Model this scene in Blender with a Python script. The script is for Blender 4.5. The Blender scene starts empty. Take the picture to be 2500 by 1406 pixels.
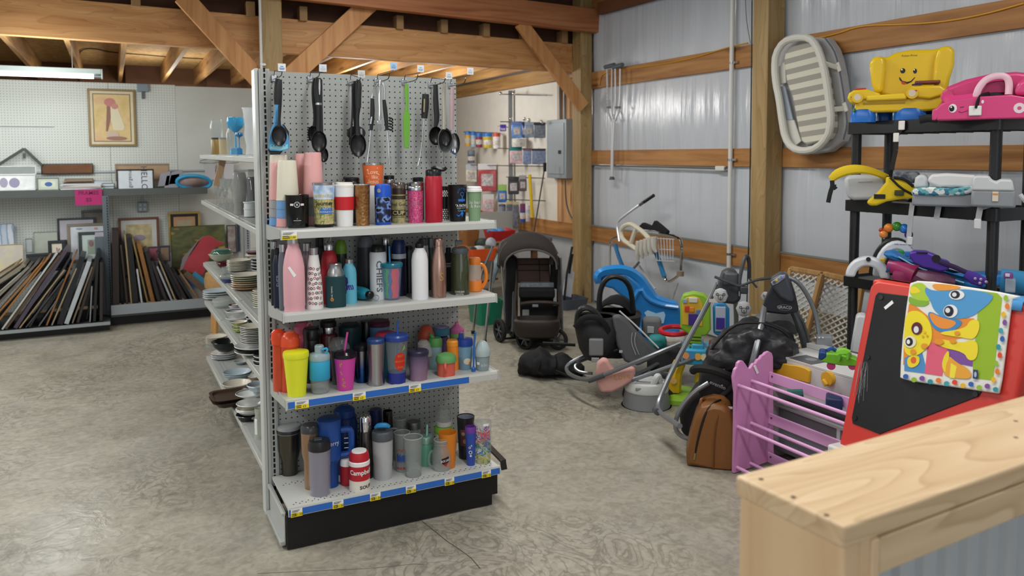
import bpy, math, random
from mathutils import Vector, Matrix
random.seed(7)
SC = bpy.context.scene
COL = SC.collection
# ---------------------------------------------------------------- camera
CAMH = 1.6107
YAW, PITCH, ROLL = math.radians(26.815), math.radians(3.928), math.radians(-0.2816)
FPX, PPY = 1934.1,510.5            # focal length and principal row, pixels of a 2500x1406 frame
_f = Vector((math.sin(YAW)*math.cos(PITCH), math.cos(YAW)*math.cos(PITCH),-math.sin(PITCH)))
_r = Vector((math.cos(YAW),-math.sin(YAW),0)); _u = _r.cross(_f)
_r2 = math.cos(ROLL)*_r + math.sin(ROLL)*_u
_u2 = -math.sin(ROLL)*_r + math.cos(ROLL)*_u
cam = bpy.data.cameras.new('camera'); camo = bpy.data.objects.new('camera', cam); COL.objects.link(camo)
camo.matrix_world = Matrix(((_r2.x, _u2.x, -_f.x, 0),(_r2.y, _u2.y, -_f.y, 0),(_r2.z, _u2.z, -_f.z, CAMH),(0,0,0,1)))
cam.sensor_width = 36; cam.lens = FPX/2500*36; cam.shift_y = -(703-PPY)/2500
cam.clip_start = .05; cam.clip_end = 60
cam.dof.use_dof = True; cam.dof.focus_distance = 3.7; cam.dof.aperture_fstop = 3.0
SC.camera = camo
# ---------------------------------------------------------------- world, lights, exposure
W = bpy.data.worlds.new('daylight'); SC.world = W; W.use_nodes = True
W.node_tree.nodes['Background'].inputs[0].default_value = (.93,.97,1,1)
W.node_tree.nodes['Background'].inputs[1].default_value = .38
def area(name, loc, sx, sy, power, col=(1,.97,.92), rot=(0,0,0)):
    l = bpy.data.lights.new(name, 'AREA'); l.shape = 'RECTANGLE'; l.size = sx; l.size_y = sy; l.energy = power; l.color = col
    o = bpy.data.objects.new(name, l); COL.objects.link(o); o.location = loc; o.rotation_euler = rot; return o
for i, (x, y, z, p) in enumerate(((-1.6,1.2,2.75,44),(1.2,1.6,3.3,46),(3.3,.6,3.3,30),(-1.6,4.6,2.75,60),(2.2,4.9,3.3,62),(-2.6,6.3,2.8,44))):
    area('ceiling_strip_lamp', (x, y, z),.3,2.4, p)
def bulb(name, loc, power, rad=.12, col=(1,.97,.93)):
    l = bpy.data.lights.new(name, 'POINT'); l.energy = power; l.shadow_soft_size = rad; l.color = col; o = bpy.data.objects.new(name, l); COL.objects.link(o); o.location = loc
area('front_fill', (.4,-2.8,1.7),3.2,2.2,24,(.93,.97,1),(math.radians(90),0,0))  # added fill standing for daylight from behind the camera
bulb('back_room_fill', (2.5,8.9,2.3),34,.2); bulb('back_room_fill', (-.5,7.35,2.15),32,.25,(.95,1,1)); bulb('back_room_fill', (-2.4,7.35,2.15),28,.25,(.95,1,1)); bulb('back_room_fill', (3.5,9.0,2.25),20,.2); bulb('back_room_fill', (.6,10.2,2.2),22,.25)  # added fill bulbs; only the first stands for a hidden tube light
vs = SC.view_settings
vs.view_transform = 'Standard'; vs.look = 'None'; vs.gamma = 1; vs.use_curve_mapping = False; vs.exposure = .25
# ---------------------------------------------------------------- picture measurements -> points of the place
CAM = Vector((0,0, CAMH))
def ray(px, py):
    a, b = (px-1250)/FPX, -(py-PPY)/FPX
    return _r2*a + _u2*b + _f
def onz(px, py, z): r = ray(px, py); return CAM + r*((z-CAMH)/r.z)
def onx(px, py, x): r = ray(px, py); return CAM + r*(x/r.x)
def ony(px, py, y): r = ray(px, py); return CAM + r*(y/r.y)
def atd(px, py, d): r = ray(px, py); return CAM + r*(d/math.hypot(r.x, r.y))
def proj(p):
    v = Vector(p)-CAM; w = v.dot(_f); return 1250+FPX*v.dot(_r2)/w, PPY-FPX*v.dot(_u2)/w
def depth(p): return (Vector(p)-CAM).dot(_f)
# ---------------------------------------------------------------- materials
def lin(h):
    if not isinstance(h, str): return tuple(h)+(1,)*(4-len(h))
    h = h.lstrip('#'); c = [int(h[i:i+2],16)/255 for i in (0,2,4)]
    return tuple(x/12.92 if x <= .04045 else ((x+.055)/1.055)**2.4 for x in c)+(1,)
MC = {}
def pm(col, rough=.5, metal=0, trans=0, ior=1.45, noise=0, nscale=8, bump=0, bscale=60, emit=0, coat=0, alpha=1, name=None, stretch=None):
    key = (col, rough, metal, trans, ior, noise, nscale, bump, bscale, emit, coat, alpha, stretch)
    if key in MC: return MC[key]
    m = bpy.data.materials.new(name or 'mat_%s' % str(col).strip('#')); m.use_nodes = True
    N = m.node_tree; b = N.nodes['Principled BSDF']; I = b.inputs
    I['Base Color'].default_value = lin(col); I['Roughness'].default_value = rough; I['Metallic'].default_value = metal
    I['Transmission Weight'].default_value = trans; I['IOR'].default_value = ior; I['Coat Weight'].default_value = coat
    if alpha < 1: I['Alpha'].default_value = alpha
    if emit: I['Emission Color'].default_value = lin(col); I['Emission Strength'].default_value = emit
    if noise or bump:
        tc = N.nodes.new('ShaderNodeTexCoord'); src = tc.outputs['Object']
        if stretch:
            mp = N.nodes.new('ShaderNodeMapping'); mp.inputs['Scale'].default_value = stretch; N.links.new(src, mp.inputs[0]); src = mp.outputs[0]
    if noise:
        t = N.nodes.new('ShaderNodeTexNoise'); t.inputs['Scale'].default_value = nscale; t.inputs['Detail'].default_value = 4
        N.links.new(src, t.inputs['Vector'])
        r = N.nodes.new('ShaderNodeValToRGB'); c = lin(col)
        r.color_ramp.elements[0].position = .3; r.color_ramp.elements[1].position = .7
        r.color_ramp.elements[0].color = tuple(x*(1-noise) for x in c[:3])+(1,)
        r.color_ramp.elements[1].color = tuple(min(1, x*(1+noise)) for x in c[:3])+(1,)
        N.links.new(t.outputs['Fac'], r.inputs[0]); N.links.new(r.outputs[0], I['Base Color'])
    if bump:
        t2 = N.nodes.new('ShaderNodeTexNoise'); t2.inputs['Scale'].default_value = bscale; N.links.new(src, t2.inputs['Vector'])
        bp = N.nodes.new('ShaderNodeBump'); bp.inputs['Strength'].default_value = bump; bp.inputs['Distance'].default_value = .01
        N.links.new(t2.outputs['Fac'], bp.inputs['Height']); N.links.new(bp.outputs[0], I['Normal'])
    MC[key] = m; return m
def ramp_mat(name, tex, stops, scale=5, rough=.5, metal=0, coord='Object', stretch=(1,1,1), bump=0, detail=4, dist=0, const=False, trans=0, rot=(0,0,0)):
    m = bpy.data.materials.new(name); m.use_nodes = True; N = m.node_tree; b = N.nodes['Principled BSDF']
    b.inputs['Roughness'].default_value = rough; b.inputs['Metallic'].default_value = metal; b.inputs['Transmission Weight'].default_value = trans
    tc = N.nodes.new('ShaderNodeTexCoord'); mp = N.nodes.new('ShaderNodeMapping')
    mp.inputs['Scale'].default_value = stretch; mp.inputs['Rotation'].default_value = rot; N.links.new(tc.outputs[coord], mp.inputs[0])
    if tex == 'noise':
        t = N.nodes.new('ShaderNodeTexNoise'); t.inputs['Scale'].default_value = scale; t.inputs['Detail'].default_value = detail; t.inputs['Distortion'].default_value = dist; out = t.outputs['Fac']
    elif tex == 'voronoi':
        t = N.nodes.new('ShaderNodeTexVoronoi'); t.inputs['Scale'].default_value = scale; out = t.outputs['Distance']
    elif tex == 'cells':
        t = N.nodes.new('ShaderNodeTexVoronoi'); t.inputs['Scale'].default_value = scale; out = t.outputs['Color']
    elif tex == 'wave':
        t = N.nodes.new('ShaderNodeTexWave'); t.inputs['Scale'].default_value = scale; t.inputs['Distortion'].default_value = dist; t.inputs['Detail'].default_value = detail; t.inputs['Detail Scale'].default_value = 1.2; out = t.outputs['Fac']
    elif tex == 'grad':
        t = N.nodes.new('ShaderNodeSeparateXYZ'); out = t.outputs['Z']
    N.links.new(mp.outputs[0], t.inputs[0])
    r = N.nodes.new('ShaderNodeValToRGB'); e = r.color_ramp.elements
    if const: r.color_ramp.interpolation = 'CONSTANT'
    while len(e) < len(stops): e.new(.5)
    for k, (p, c) in enumerate(stops): e[k].position = p; e[k].color = lin(c)
    N.links.new(out, r.inputs[0]); N.links.new(r.outputs[0], b.inputs['Base Color'])
    if bump:
        bp = N.nodes.new('ShaderNodeBump'); bp.inputs['Strength'].default_value = bump; bp.inputs['Distance'].default_value = .01
        N.links.new(out, bp.inputs['Height']); N.links.new(bp.outputs[0], b.inputs['Normal'])
    return m
def wood(name, a, b_, c, axis='X', scale=1.0, rough=.6):
    st = {'X': (.35,5,5), 'Y': (5,.35,5), 'Z': (5,5,.35)}[axis]
    m = ramp_mat(name, 'noise', [(.25, a),(.5, b_),(.75, c)],3.2*scale, rough, stretch=st, detail=6, dist=.8, bump=.08)
    N = m.node_tree; bs = N.nodes['Principled BSDF']                # scattered knots
    tc = N.nodes.new('ShaderNodeTexCoord'); mp = N.nodes.new('ShaderNodeMapping')
    s2 = {'X': (.8,5.5,5.5), 'Y': (5.5,.8,5.5), 'Z': (5.5,5.5,.8)}[axis]; mp.inputs['Scale'].default_value = s2
    N.links.new(tc.outputs['Object'], mp.inputs[0]); v = N.nodes.new('ShaderNodeTexVoronoi'); v.inputs['Scale'].default_value = 1.0
    N.links.new(mp.outputs[0], v.inputs[0]); r = N.nodes.new('ShaderNodeValToRGB')
    r.color_ramp.elements[0].position = .05; r.color_ramp.elements[0].color = (.75,.75,.75,1)
    r.color_ramp.elements[1].position = .13; r.color_ramp.elements[1].color = (0,0,0,1)
    N.links.new(v.outputs['Distance'], r.inputs[0])
    src = bs.inputs['Base Color'].links[0].from_socket
    mx = N.nodes.new('ShaderNodeMixRGB'); N.links.new(r.outputs[0], mx.inputs[0]); N.links.new(src, mx.inputs[1])
    k = lin(a); mx.inputs[2].default_value = (k[0]*.28, k[1]*.25, k[2]*.22,1); N.links.new(mx.outputs[0], bs.inputs['Base Color'])
    return m
def wood_grain(name, a, b_, c, axis='X', rings=9, rough=.5):
    "flat-sawn board: contour lines of a long soft noise give the arched grain"
    m = wood(name, a, b_, c, axis, .8, rough); N = m.node_tree; bs = N.nodes['Principled BSDF']; L = N.links.new
    tc = N.nodes.new('ShaderNodeTexCoord'); mp = N.nodes.new('ShaderNodeMapping'); mp.inputs['Scale'].default_value = {'X': (.55,4.2,4.2), 'Y': (4.2,.55,4.2), 'Z': (4.2,4.2,.55)}[axis]; L(tc.outputs['Object'], mp.inputs[0])
    t = N.nodes.new('ShaderNodeTexNoise'); t.inputs['Scale'].default_value = 1.5; t.inputs['Detail'].default_value = 1.5; t.inputs['Distortion'].default_value = .5; L(mp.outputs[0], t.inputs[0])
    k = N.nodes.new('ShaderNodeMath'); k.operation = 'MULTIPLY'; k.inputs[1].default_value = rings*2.2; L(t.outputs['Fac'], k.inputs[0]); f = N.nodes.new('ShaderNodeMath'); f.operation = 'FRACT'; L(k.outputs[0], f.inputs[0])
    r = N.nodes.new('ShaderNodeValToRGB'); e = r.color_ramp.elements; e[0].position = .0; e[0].color = (1,1,1,1); e[1].position = .8; e[1].color = (.88,.85,.80,1); e2 = e.new(.95); e2.color = (.74,.68,.6,1); e3 = e.new(1.0); e3.color = (1,1,1,1); L(f.outputs[0], r.inputs[0])
    src = bs.inputs['Base Color'].links[0].from_socket; mx = N.nodes.new('ShaderNodeMixRGB'); mx.blend_type = 'MULTIPLY'; mx.inputs[0].default_value = .85; L(src, mx.inputs[1]); L(r.outputs[0], mx.inputs[2]); L(mx.outputs[0], bs.inputs['Base Color'])
    return m
# ---------------------------------------------------------------- flat lettering, made once while the scene is still empty
TXC = {}
BOLD = ('CHIEFS', "Campbell's", '"A FATHER', 'CUP', 'GRACO', 'Journey', 'SOUP', "JACK LINK'S", 'FRAMES', '$5')
def text_poly(s):
    if s in TXC: return TXC[s]
    cu = bpy.data.curves.new('lettering', 'FONT'); cu.body = s; cu.size = 1; cu.align_x = 'CENTER'; cu.align_y = 'CENTER'; cu.resolution_u = 2
    if s in BOLD: cu.offset = .022
    o = bpy.data.objects.new('lettering', cu); COL.objects.link(o)
    dg = bpy.context.evaluated_depsgraph_get(); dg.update()
    me = bpy.data.meshes.new_from_object(o.evaluated_get(dg))
    r = ([(v.co.x, v.co.y) for v in me.vertices],[tuple(p.vertices) for p in me.polygons])
    bpy.data.objects.remove(o); bpy.data.curves.remove(cu); bpy.data.meshes.remove(me)
    TXC[s] = r; return r
for _s in ('LEARN TO', 'Journey', 'NOT A', 'DESTINATION', 'Love', 'like', 'Jesus', 'Feel Good', 'CUP', 'FRESH BREWED', '"A FATHER', 'GUIDES HIS FAMILY', 'Courage', 'Sip back', '& Relax', 'CHIEFS',
           'CAMELBAK', 'GROWTH', 'CHE TEMPO', "Campbell's", 'SOUP', 'JACK LINK\'S', '$1.50', '$3.00', '£3', '$3', 'HELLO', 'gorgeous', 'GRACO', 'evenflo', 'baby einstein', 'b.box', 'EST', '2016', 'BEST', 'GRANDMA', 'EVER', 'S',
           'PRINCESS', '16oz', '12oz', '8oz', 'Fisher-Price', '$6.00', 'DINNERWARE', 'FRAMES', '$5', 'PERFECT', 'Merry'): text_poly(_s)
# ---------------------------------------------------------------- mesh builder
def fine(pl, step):
    "cut flat 2-D faces into small triangles so that they can follow a curved wall"
    from mathutils.geometry import tessellate_polygon
    vs, fs = pl; out_v = []; out_f = []
    for f in fs:
        P = [Vector((vs[i][0], vs[i][1],0)) for i in f]
        st = [(P[a], P[b], P[c]) for a, b, c in tessellate_polygon([P])]
        while st:
            a, b, c = st.pop(); m = max(((b-a).length, 0),((c-b).length, 1),((a-c).length, 2))
            if m[0] > step and len(out_f) < 3000:
                if m[1] == 0: q = (a+b)/2; st += [(a, q, c),(q, b, c)]
                elif m[1] == 1: q = (b+c)/2; st += [(a, b, q),(a, q, c)]
                else: q = (a+c)/2; st += [(a, b, q),(q, b, c)]
            else: n = len(out_v); out_v += [(a.x, a.y),(b.x, b.y),(c.x, c.y)]; out_f.append((n, n+1, n+2))
    return out_v, out_f
class MB:
    def __init__(s): s.v = []; s.f = []; s.M = Matrix()
    def add(s, vs, fs):
        n = len(s.v); s.v += [tuple(s.M @ Vector(v)) for v in vs]; s.f += [tuple(i+n for i in f) for f in fs]; return s
    def box(s, a, b):
        x0, y0, z0 = a; x1, y1, z1 = b
        return s.add([(x0, y0, z0),(x1, y0, z0),(x1, y1, z0),(x0, y1, z0),(x0, y0, z1),(x1, y0, z1),(x1, y1, z1),(x0, y1, z1)],
                     [(3,2,1,0),(4,5,6,7),(0,1,5,4),(1,2,6,5),(2,3,7,6),(3,0,4,7)])
    def bar(s, p, q, w, h, up=(0,0,1)):
        "a straight rectangular stick from p to q, w across and h along up"
        p = Vector(p); q = Vector(q); d = q-p; L = d.length; d.normalize(); u = Vector(up); sd = d.cross(u)
        if sd.length < 1e-4: sd = d.cross(Vector((1,0,0)))
        sd.normalize(); u = sd.cross(d)
        vs = [e+sd*a*w/2+u*b*h/2 for e in (p, q) for a, b in ((-1,-1),(1,-1),(1,1),(-1,1))]
        return s.add(vs, [(3,2,1,0),(4,5,6,7),(0,1,5,4),(1,2,6,5),(2,3,7,6),(3,0,4,7)])
    def lathe(s, prof, seg=28, c=(0,0,0), sx=1, sy=1, cap=True):
        n = len(prof); vs = []
        for r, z in prof:
            for k in range(seg):
                a = 2*math.pi*k/seg; vs.append((c[0]+r*sx*math.cos(a), c[1]+r*sy*math.sin(a), c[2]+z))
        fs = [(i*seg+k, i*seg+(k+1) % seg, (i+1)*seg+(k+1) % seg, (i+1)*seg+k) for i in range(n-1) for k in range(seg)]
        if cap: fs += [tuple(range(seg-1,-1,-1)), tuple((n-1)*seg+k for k in range(seg))]
        return s.add(vs, fs)
    def tube(s, pts, r, seg=8, closed=False, sm=0, flat=1):
        P = [Vector(p) for p in pts]; R = list(r) if isinstance(r, (list, tuple)) else [r]*len(P)
        for _ in range(sm):
            nP, nR = [],[]; m = len(P); rng = range(m if closed else m-1)
            if not closed: nP.append(P[0]); nR.append(R[0])
            for i in rng:
                a, b = P[i], P[(i+1) % m]; ra, rb = R[i], R[(i+1) % m]
                nP += [a*.75+b*.25, a*.25+b*.75]; nR += [ra*.75+rb*.25, ra*.25+rb*.75]
            if not closed: nP.append(P[-1]); nR.append(R[-1])
            P, R = nP, nR
        n = len(P); vs = []; ref = None
        for i in range(n):
            if closed: t = P[(i+1) % n]-P[i-1]
            else: t = P[min(i+1, n-1)]-P[max(i-1,0)]
            if t.length < 1e-9: t = Vector((0,0,1))
            t.normalize()
            if ref is None:
                ref = Vector((0,0,1)) if abs(t.z) < .9 else Vector((1,0,0))
            a = ref - t*ref.dot(t)
            if a.length < 1e-5: a = t.orthogonal()
            a.normalize(); b = t.cross(a); ref = a
            for k in range(seg):
                th = 2*math.pi*k/seg; vs.append(P[i]+a*math.cos(th)*R[i]+b*math.sin(th)*R[i]*flat)
        fs = [(i*seg+k, i*seg+(k+1) % seg, ((i+1) % n)*seg+(k+1) % seg, ((i+1) % n)*seg+k) for i in range(n if closed else n-1) for k in range(seg)]
        if not closed: fs += [tuple(range(seg-1,-1,-1)), tuple((n-1)*seg+k for k in range(seg))]
        return s.add(vs, fs)
    def prism(s, poly, d0, d1, ax='y'):
        "a 2-D outline extruded between d0 and d1 along an axis; outline coordinates are the two other axes in order"
        f = {'x': lambda a, b, d: (d, a, b), 'y': lambda a, b, d: (a, d, b), 'z': lambda a, b, d: (a, b, d)}[ax]
        n = len(poly); vs = [f(a, b, d0) for a, b in poly]+[f(a, b, d1) for a, b in poly]
        return s.add(vs, [tuple(range(n-1,-1,-1)), tuple(range(n, 2*n))]+[(i, (i+1) % n, n+(i+1) % n, n+i) for i in range(n)])
    def ball(s, c, r, seg=14, rings=9):
        rx, ry, rz = r if isinstance(r, (tuple, list)) else (r, r, r)
        pr = [(math.sin(math.pi*i/rings),-math.cos(math.pi*i/rings)*rz) for i in range(rings+1)]; pr[0] = (.02,-rz); pr[-1] = (.02, rz)
        return s.lathe(pr, seg, c, rx, ry)
    def loft(s, rings, closed=True, cap=True):
        n = len(rings[0]); vs = [p for r in rings for p in r]
        m = n if closed else n-1
        fs = [(i*n+k, i*n+(k+1) % n, (i+1)*n+(k+1) % n, (i+1)*n+k) for i in range(len(rings)-1) for k in range(m)]
        if cap and closed: fs += [tuple(range(n-1,-1,-1)), tuple((len(rings)-1)*n+k for k in range(n))]
        return s.add(vs, fs)
    def flat(s, polys, fn):
        "2-D faces (verts, faces) carried onto a surface by fn(u, v)"
        vs, fs = polys; return s.add([fn(u, v) for u, v in vs], fs)
    def build(s, name, mat, parent=None, smooth=True, bevel=0, ang=35, solid=0, sub=0, label=None, kind=None, seg=2):
        me = bpy.data.meshes.new(name); me.from_pydata([tuple(v) for v in s.v],[], s.f); me.materials.append(mat)
        import bmesh
        bm = bmesh.new(); bm.from_mesh(me); bmesh.ops.recalc_face_normals(bm, faces=bm.faces); bm.to_mesh(me); bm.free()
        if smooth:
            me.polygons.foreach_set('use_smooth', [True]*len(me.polygons)); me.set_sharp_from_angle(angle=math.radians(ang))
        o = bpy.data.objects.new(name, me); COL.objects.link(o)
        if parent: o.parent = parent
        if solid: md = o.modifiers.new('solid', 'SOLIDIFY'); md.thickness = solid; md.offset = 0
        if bevel: md = o.modifiers.new('bevel', 'BEVEL'); md.width = bevel; md.segments = seg; md.limit_method = 'ANGLE'; md.angle_limit = math.radians(40)
        if sub: md = o.modifiers.new('sub', 'SUBSURF'); md.levels = sub; md.render_levels = sub
        if label: o['label'] = label
        if kind: o['kind'] = kind
        return o
def tag(o, label, cat, group=None):
    o['label'] = label; o['category'] = cat
    if group: o['group'] = group
    return o
def thing(name, label, cat, loc=(0,0,0), rz=0, group=None):
    o = bpy.data.objects.new(name, None); COL.objects.link(o); o.empty_display_size = .05
    o.location = loc; o.rotation_euler = (0,0, rz); return tag(o, label, cat, group)
def struct(o): o['kind'] = 'structure'; return o
def dup(root, label=None, group=None):
    r = root.copy(); COL.objects.link(r)
    if label: r['label'] = label
    if group: r['group'] = group
    for ch in list(root.children):
        c = ch.copy(); COL.objects.link(c); c.parent = r
        for g in ch.children:
            d = g.copy(); COL.objects.link(d); d.parent = c
    return r
def rrect(w, h, r, n=5, cx=0, cy=0):
    out = []
    for sx, sy, a0 in ((1,1,0),(-1,1,90),(-1,-1,180),(1,-1,270)):
        for k in range(n+1):
            a = math.radians(a0+90*k/n); out.append((cx+sx*(w/2-r)+r*math.cos(a), cy+sy*(h/2-r)+r*math.sin(a)))
    return out
def disc(r, n=16, cx=0, cy=0, rx=None): return ([(cx+(rx or r)*math.cos(2*math.pi*k/n), cy+r*math.sin(2*math.pi*k/n)) for k in range(n)],[tuple(range(n))])
def annulus(r0, r1, n=16, cx=0, cy=0):
    v = [(cx+r*math.cos(2*math.pi*k/n), cy+r*math.sin(2*math.pi*k/n)) for r in (r0, r1) for k in range(n)]
    return (v, [(k, (k+1) % n, n+(k+1) % n, n+k) for k in range(n)])
def rectp(w, h, cx=0, cy=0, nx=1):
    v = []; 
    for i in range(nx+1):
        x = cx-w/2+w*i/nx; v += [(x, cy-h/2),(x, cy+h/2)]
    return (v, [(2*i, 2*i+2,2*i+3,2*i+1) for i in range(nx)])
def txt(s, size, cx=0, cy=0, rot=0, sx=1):
    v, f = text_poly(s); c, n = math.cos(rot), math.sin(rot)
    return ([(cx+size*(c*x*sx-n*y), cy+size*(n*x*sx+c*y)) for x, y in v], f)
# ---------------------------------------------------------------- shared materials
def concrete():
    m = bpy.data.materials.new('concrete'); m.use_nodes = True; N = m.node_tree; b = N.nodes['Principled BSDF']; L = N.links.new
    tc = N.nodes.new('ShaderNodeTexCoord')
    def noise(sc, det, dist=0, st=(1,1,1)):
        mp = N.nodes.new('ShaderNodeMapping'); mp.inputs['Scale'].default_value = st; L(tc.outputs['Object'], mp.inputs[0])
        t = N.nodes.new('ShaderNodeTexNoise'); t.inputs['Scale'].default_value = sc; t.inputs['Detail'].default_value = det; t.inputs['Distortion'].default_value = dist
        L(mp.outputs[0], t.inputs[0]); return t.outputs['Fac']
    def ramp(src, stops):
        r = N.nodes.new('ShaderNodeValToRGB'); e = r.color_ramp.elements
        while len(e) < len(stops): e.new(.5)
        for k, (p, c) in enumerate(stops): e[k].position = p; e[k].color = lin(c)
        L(src, r.inputs[0]); return r.outputs[0]
    def mix(a, c, f, bt='MIX'):
        x = N.nodes.new('ShaderNodeMixRGB'); x.blend_type = bt; L(a, x.inputs[1]); L(c, x.inputs[2])
        if isinstance(f, float): x.inputs[0].default_value = f
        else: L(f, x.inputs[0])
        return x.outputs[0]
    big = ramp(noise(.8,6,.5),[(.3, '#848073'),(.5, '#9c988b'),(.72, '#aaa79b')])
    mid = ramp(noise(3.2,12,1.1),[(.34, '#6a685f'),(.46, '#8f8c81'),(.58, '#9d9a8e'),(.74, '#bab6a8')])
    blue = ramp(noise(1.7,8,.8),[(.52, '#95917f'),(.7, '#85888c')])
    fine = ramp(noise(26,10,.9),[(.32, '#65635a'),(.5, '#98958a'),(.68, '#b9b5a7')])
    c = mix(mix(mix(big, mid, .5), blue, .25), fine, .3)
    streak = ramp(noise(5.5,12,3.4,(1,.7,1)),[(.42,(0,0,0)),(.5,(.7,.7,.7)),(.54,(0,0,0))])
    msk = ramp(noise(1.1,5,.6),[(.46,(0,0,0)),(.6,(.8,.8,.8))])
    dk = N.nodes.new('ShaderNodeRGB'); dk.outputs[0].default_value = lin('#57544b')
    mm = N.nodes.new('ShaderNodeMath'); mm.operation = 'MULTIPLY'; L(streak, mm.inputs[0]); L(msk, mm.inputs[1])
    c = mix(c, dk.outputs[0], mm.outputs[0]); L(c, b.inputs['Base Color'])
    L(ramp(noise(2.2,5),[(.3,(.26,.26,.26)),(.7,(.5,.5,.5))]), b.inputs['Roughness'])
    bp = N.nodes.new('ShaderNodeBump'); bp.inputs['Strength'].default_value = .55; bp.inputs['Distance'].default_value = .007
    L(noise(7,13,2.2), bp.inputs['Height']); L(bp.outputs[0], b.inputs['Normal'])
    return m
def pegboard(name, base, hole, pitch=.0254, rad=.115, rough=.45):
    m = bpy.data.materials.new(name); m.use_nodes = True; N = m.node_tree; b = N.nodes['Principled BSDF']; L = N.links.new
    tc = N.nodes.new('ShaderNodeTexCoord'); sp = N.nodes.new('ShaderNodeSeparateXYZ'); L(tc.outputs['Object'], sp.inputs[0])
    def mth(op, a, v=None):
        n = N.nodes.new('ShaderNodeMath'); n.operation = op
        for i, q in enumerate((a, v)):
            if q is None: continue
            if isinstance(q, (int, float)): n.inputs[i].default_value = q
            else: L(q, n.inputs[i])
        return n.outputs[0]
    def cell(s): return mth('SUBTRACT', mth('FRACT', mth('ADD', mth('DIVIDE', s, pitch),100.5)),.5)
    u = cell(sp.outputs[0]); v = cell(sp.outputs[2])
    d = mth('SQRT', mth('ADD', mth('MULTIPLY', u, u), mth('MULTIPLY', v, v)))
    f = mth('LESS_THAN', d, rad)
    x = N.nodes.new('ShaderNodeMixRGB'); L(f, x.inputs[0]); x.inputs[1].default_value = lin(base); x.inputs[2].default_value = lin(hole)
    L(x.outputs[0], b.inputs['Base Color']); b.inputs['Roughness'].default_value = rough; return m
M_BEAM = wood_grain('fir_beam', '#ad7644', '#c6925c', '#d4a670', 'X', 6,.6)
M_BEAMR = wood('red_fir_beam', '#8a4c2c', '#ad6f45', '#be8457', 'X', 1)
M_JOIST = wood('joist_wood', '#8d6238', '#b08650', '#c9a26c', 'Y', 1)
M_GIRT = wood('girt_wood', '#86552a', '#a5733e', '#ba8850', 'Y', 1)
M_POST = wood_grain('treated_post', '#8c7748', '#a58b5d', '#b69d6e', 'Z', 7,.6)
M_BRACE = wood('brace_wood', '#a0683a', '#c18a54', '#d0a06a', 'Z', .8)
M_PINE = wood_grain('pale_pine', '#c8ae8a', '#d3bb98', '#dcc7a8', 'X', 8,.42)
M_OSB = ramp_mat('osb_sheathing', 'cells', [(0, '#a8834e'),(.5, '#bd9a63'),(1, '#cdb07c')],26,.8)
M_PLAST = None
def plastic_sheet():
    m = bpy.data.materials.new('white_vapour_sheet'); m.use_nodes = True; N = m.node_tree; b = N.nodes['Principled BSDF']; L = N.links.new
    b.inputs['Base Color'].default_value = lin('#c3cad3'); b.inputs['Roughness'].default_value = .2; b.inputs['Specular IOR Level'].default_value = .7
    tc = N.nodes.new('ShaderNodeTexCoord'); mp = N.nodes.new('ShaderNodeMapping'); mp.inputs['Scale'].default_value = (1,3.4,.22); L(tc.outputs['Object'], mp.inputs[0])
    t = N.nodes.new('ShaderNodeTexNoise'); t.inputs['Scale'].default_value = 2.2; t.inputs['Detail'].default_value = 5; L(mp.outputs[0], t.inputs[0])
    bp = N.nodes.new('ShaderNodeBump'); bp.inputs['Strength'].default_value = .75; bp.inputs['Distance'].default_value = .03; L(t.outputs['Fac'], bp.inputs['Height']); L(bp.outputs[0], b.inputs['Normal'])
    return m
M_PLAST = plastic_sheet()
M_GREY = pm('#a9aeac', .35,.0, noise=.04, nscale=3)
M_LIP = pm('#b5b9b6', .3)
M_BLACK = pm('#101113', .45)
M_BLACKP = pm('#15171a', .35, bump=.1, bscale=200)
M_STEEL = pm('#c3c5c7', .22,1)
M_CHROME = pm('#d8dadc', .08,1)
M_WHITE = pm('#e9ebec', .35)
M_SLOT = pm('#050506', .8)
# ---------------------------------------------------------------- the building
floor = struct(MB().box((-7,-3,-.1),(4.8,12,0)).build('floor', concrete(), smooth=False))
def crack(pts, w=.003):
    b = MB()
    for (x0, y0),(x1, y1) in zip(pts, pts[1:]):
        p, q = onz(x0, y0,0), onz(x1, y1,0); d = (q-p).normalized().cross(Vector((0,0,1)))*w
        b.add([p-d, p+d, q+d, q-d],[(0,1,2,3)])
    b.v = [(x, y, .0008) for x, y, z in b.v]; return b
crack([(1030,1272),(1065,1300),(1092,1322),(1120,1340),(1150,1362),(1172,1388)],.002).build('crack', pm('#4f4b42', .9), floor, smooth=False)
crack([(628,1400),(760,1394),(900,1388),(1010,1377),(1035,1378)],.0014).build('crack', pm('#6d685c', .9), floor, smooth=False)
wr = struct(MB().box((4.69,-3,0),(4.8,7.4,4.2)).build('wall_right', M_PLAST, smooth=False))
def sheet(y0, y1, z0, z1, seed):
    rnd = random.Random(seed); ny, nz = int((y1-y0)/.035),8; ph = [(rnd.uniform(3,26), rnd.uniform(0,6.3), rnd.uniform(.2,1)) for _ in range(7)]
    v = []
    for i in range(ny+1):
        y = y0+(y1-y0)*i/ny
        for k in range(nz+1):
            t = k/nz; w = sum(a*math.sin(f*y+p+t*.5*a) for f, p, a in ph)/4
            v.append((4.667-.012*math.sin(math.pi*t)*(.7+w)-.002, y, z0+(z1-z0)*t))
    return MB().add(v, [(i*(nz+1)+k, (i+1)*(nz+1)+k, (i+1)*(nz+1)+k+1, i*(nz+1)+k+1) for i in range(ny) for k in range(nz)])
G = [(.675,.836),(1.504,1.653),(2.313,2.487),(3.12,3.28)]
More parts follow.
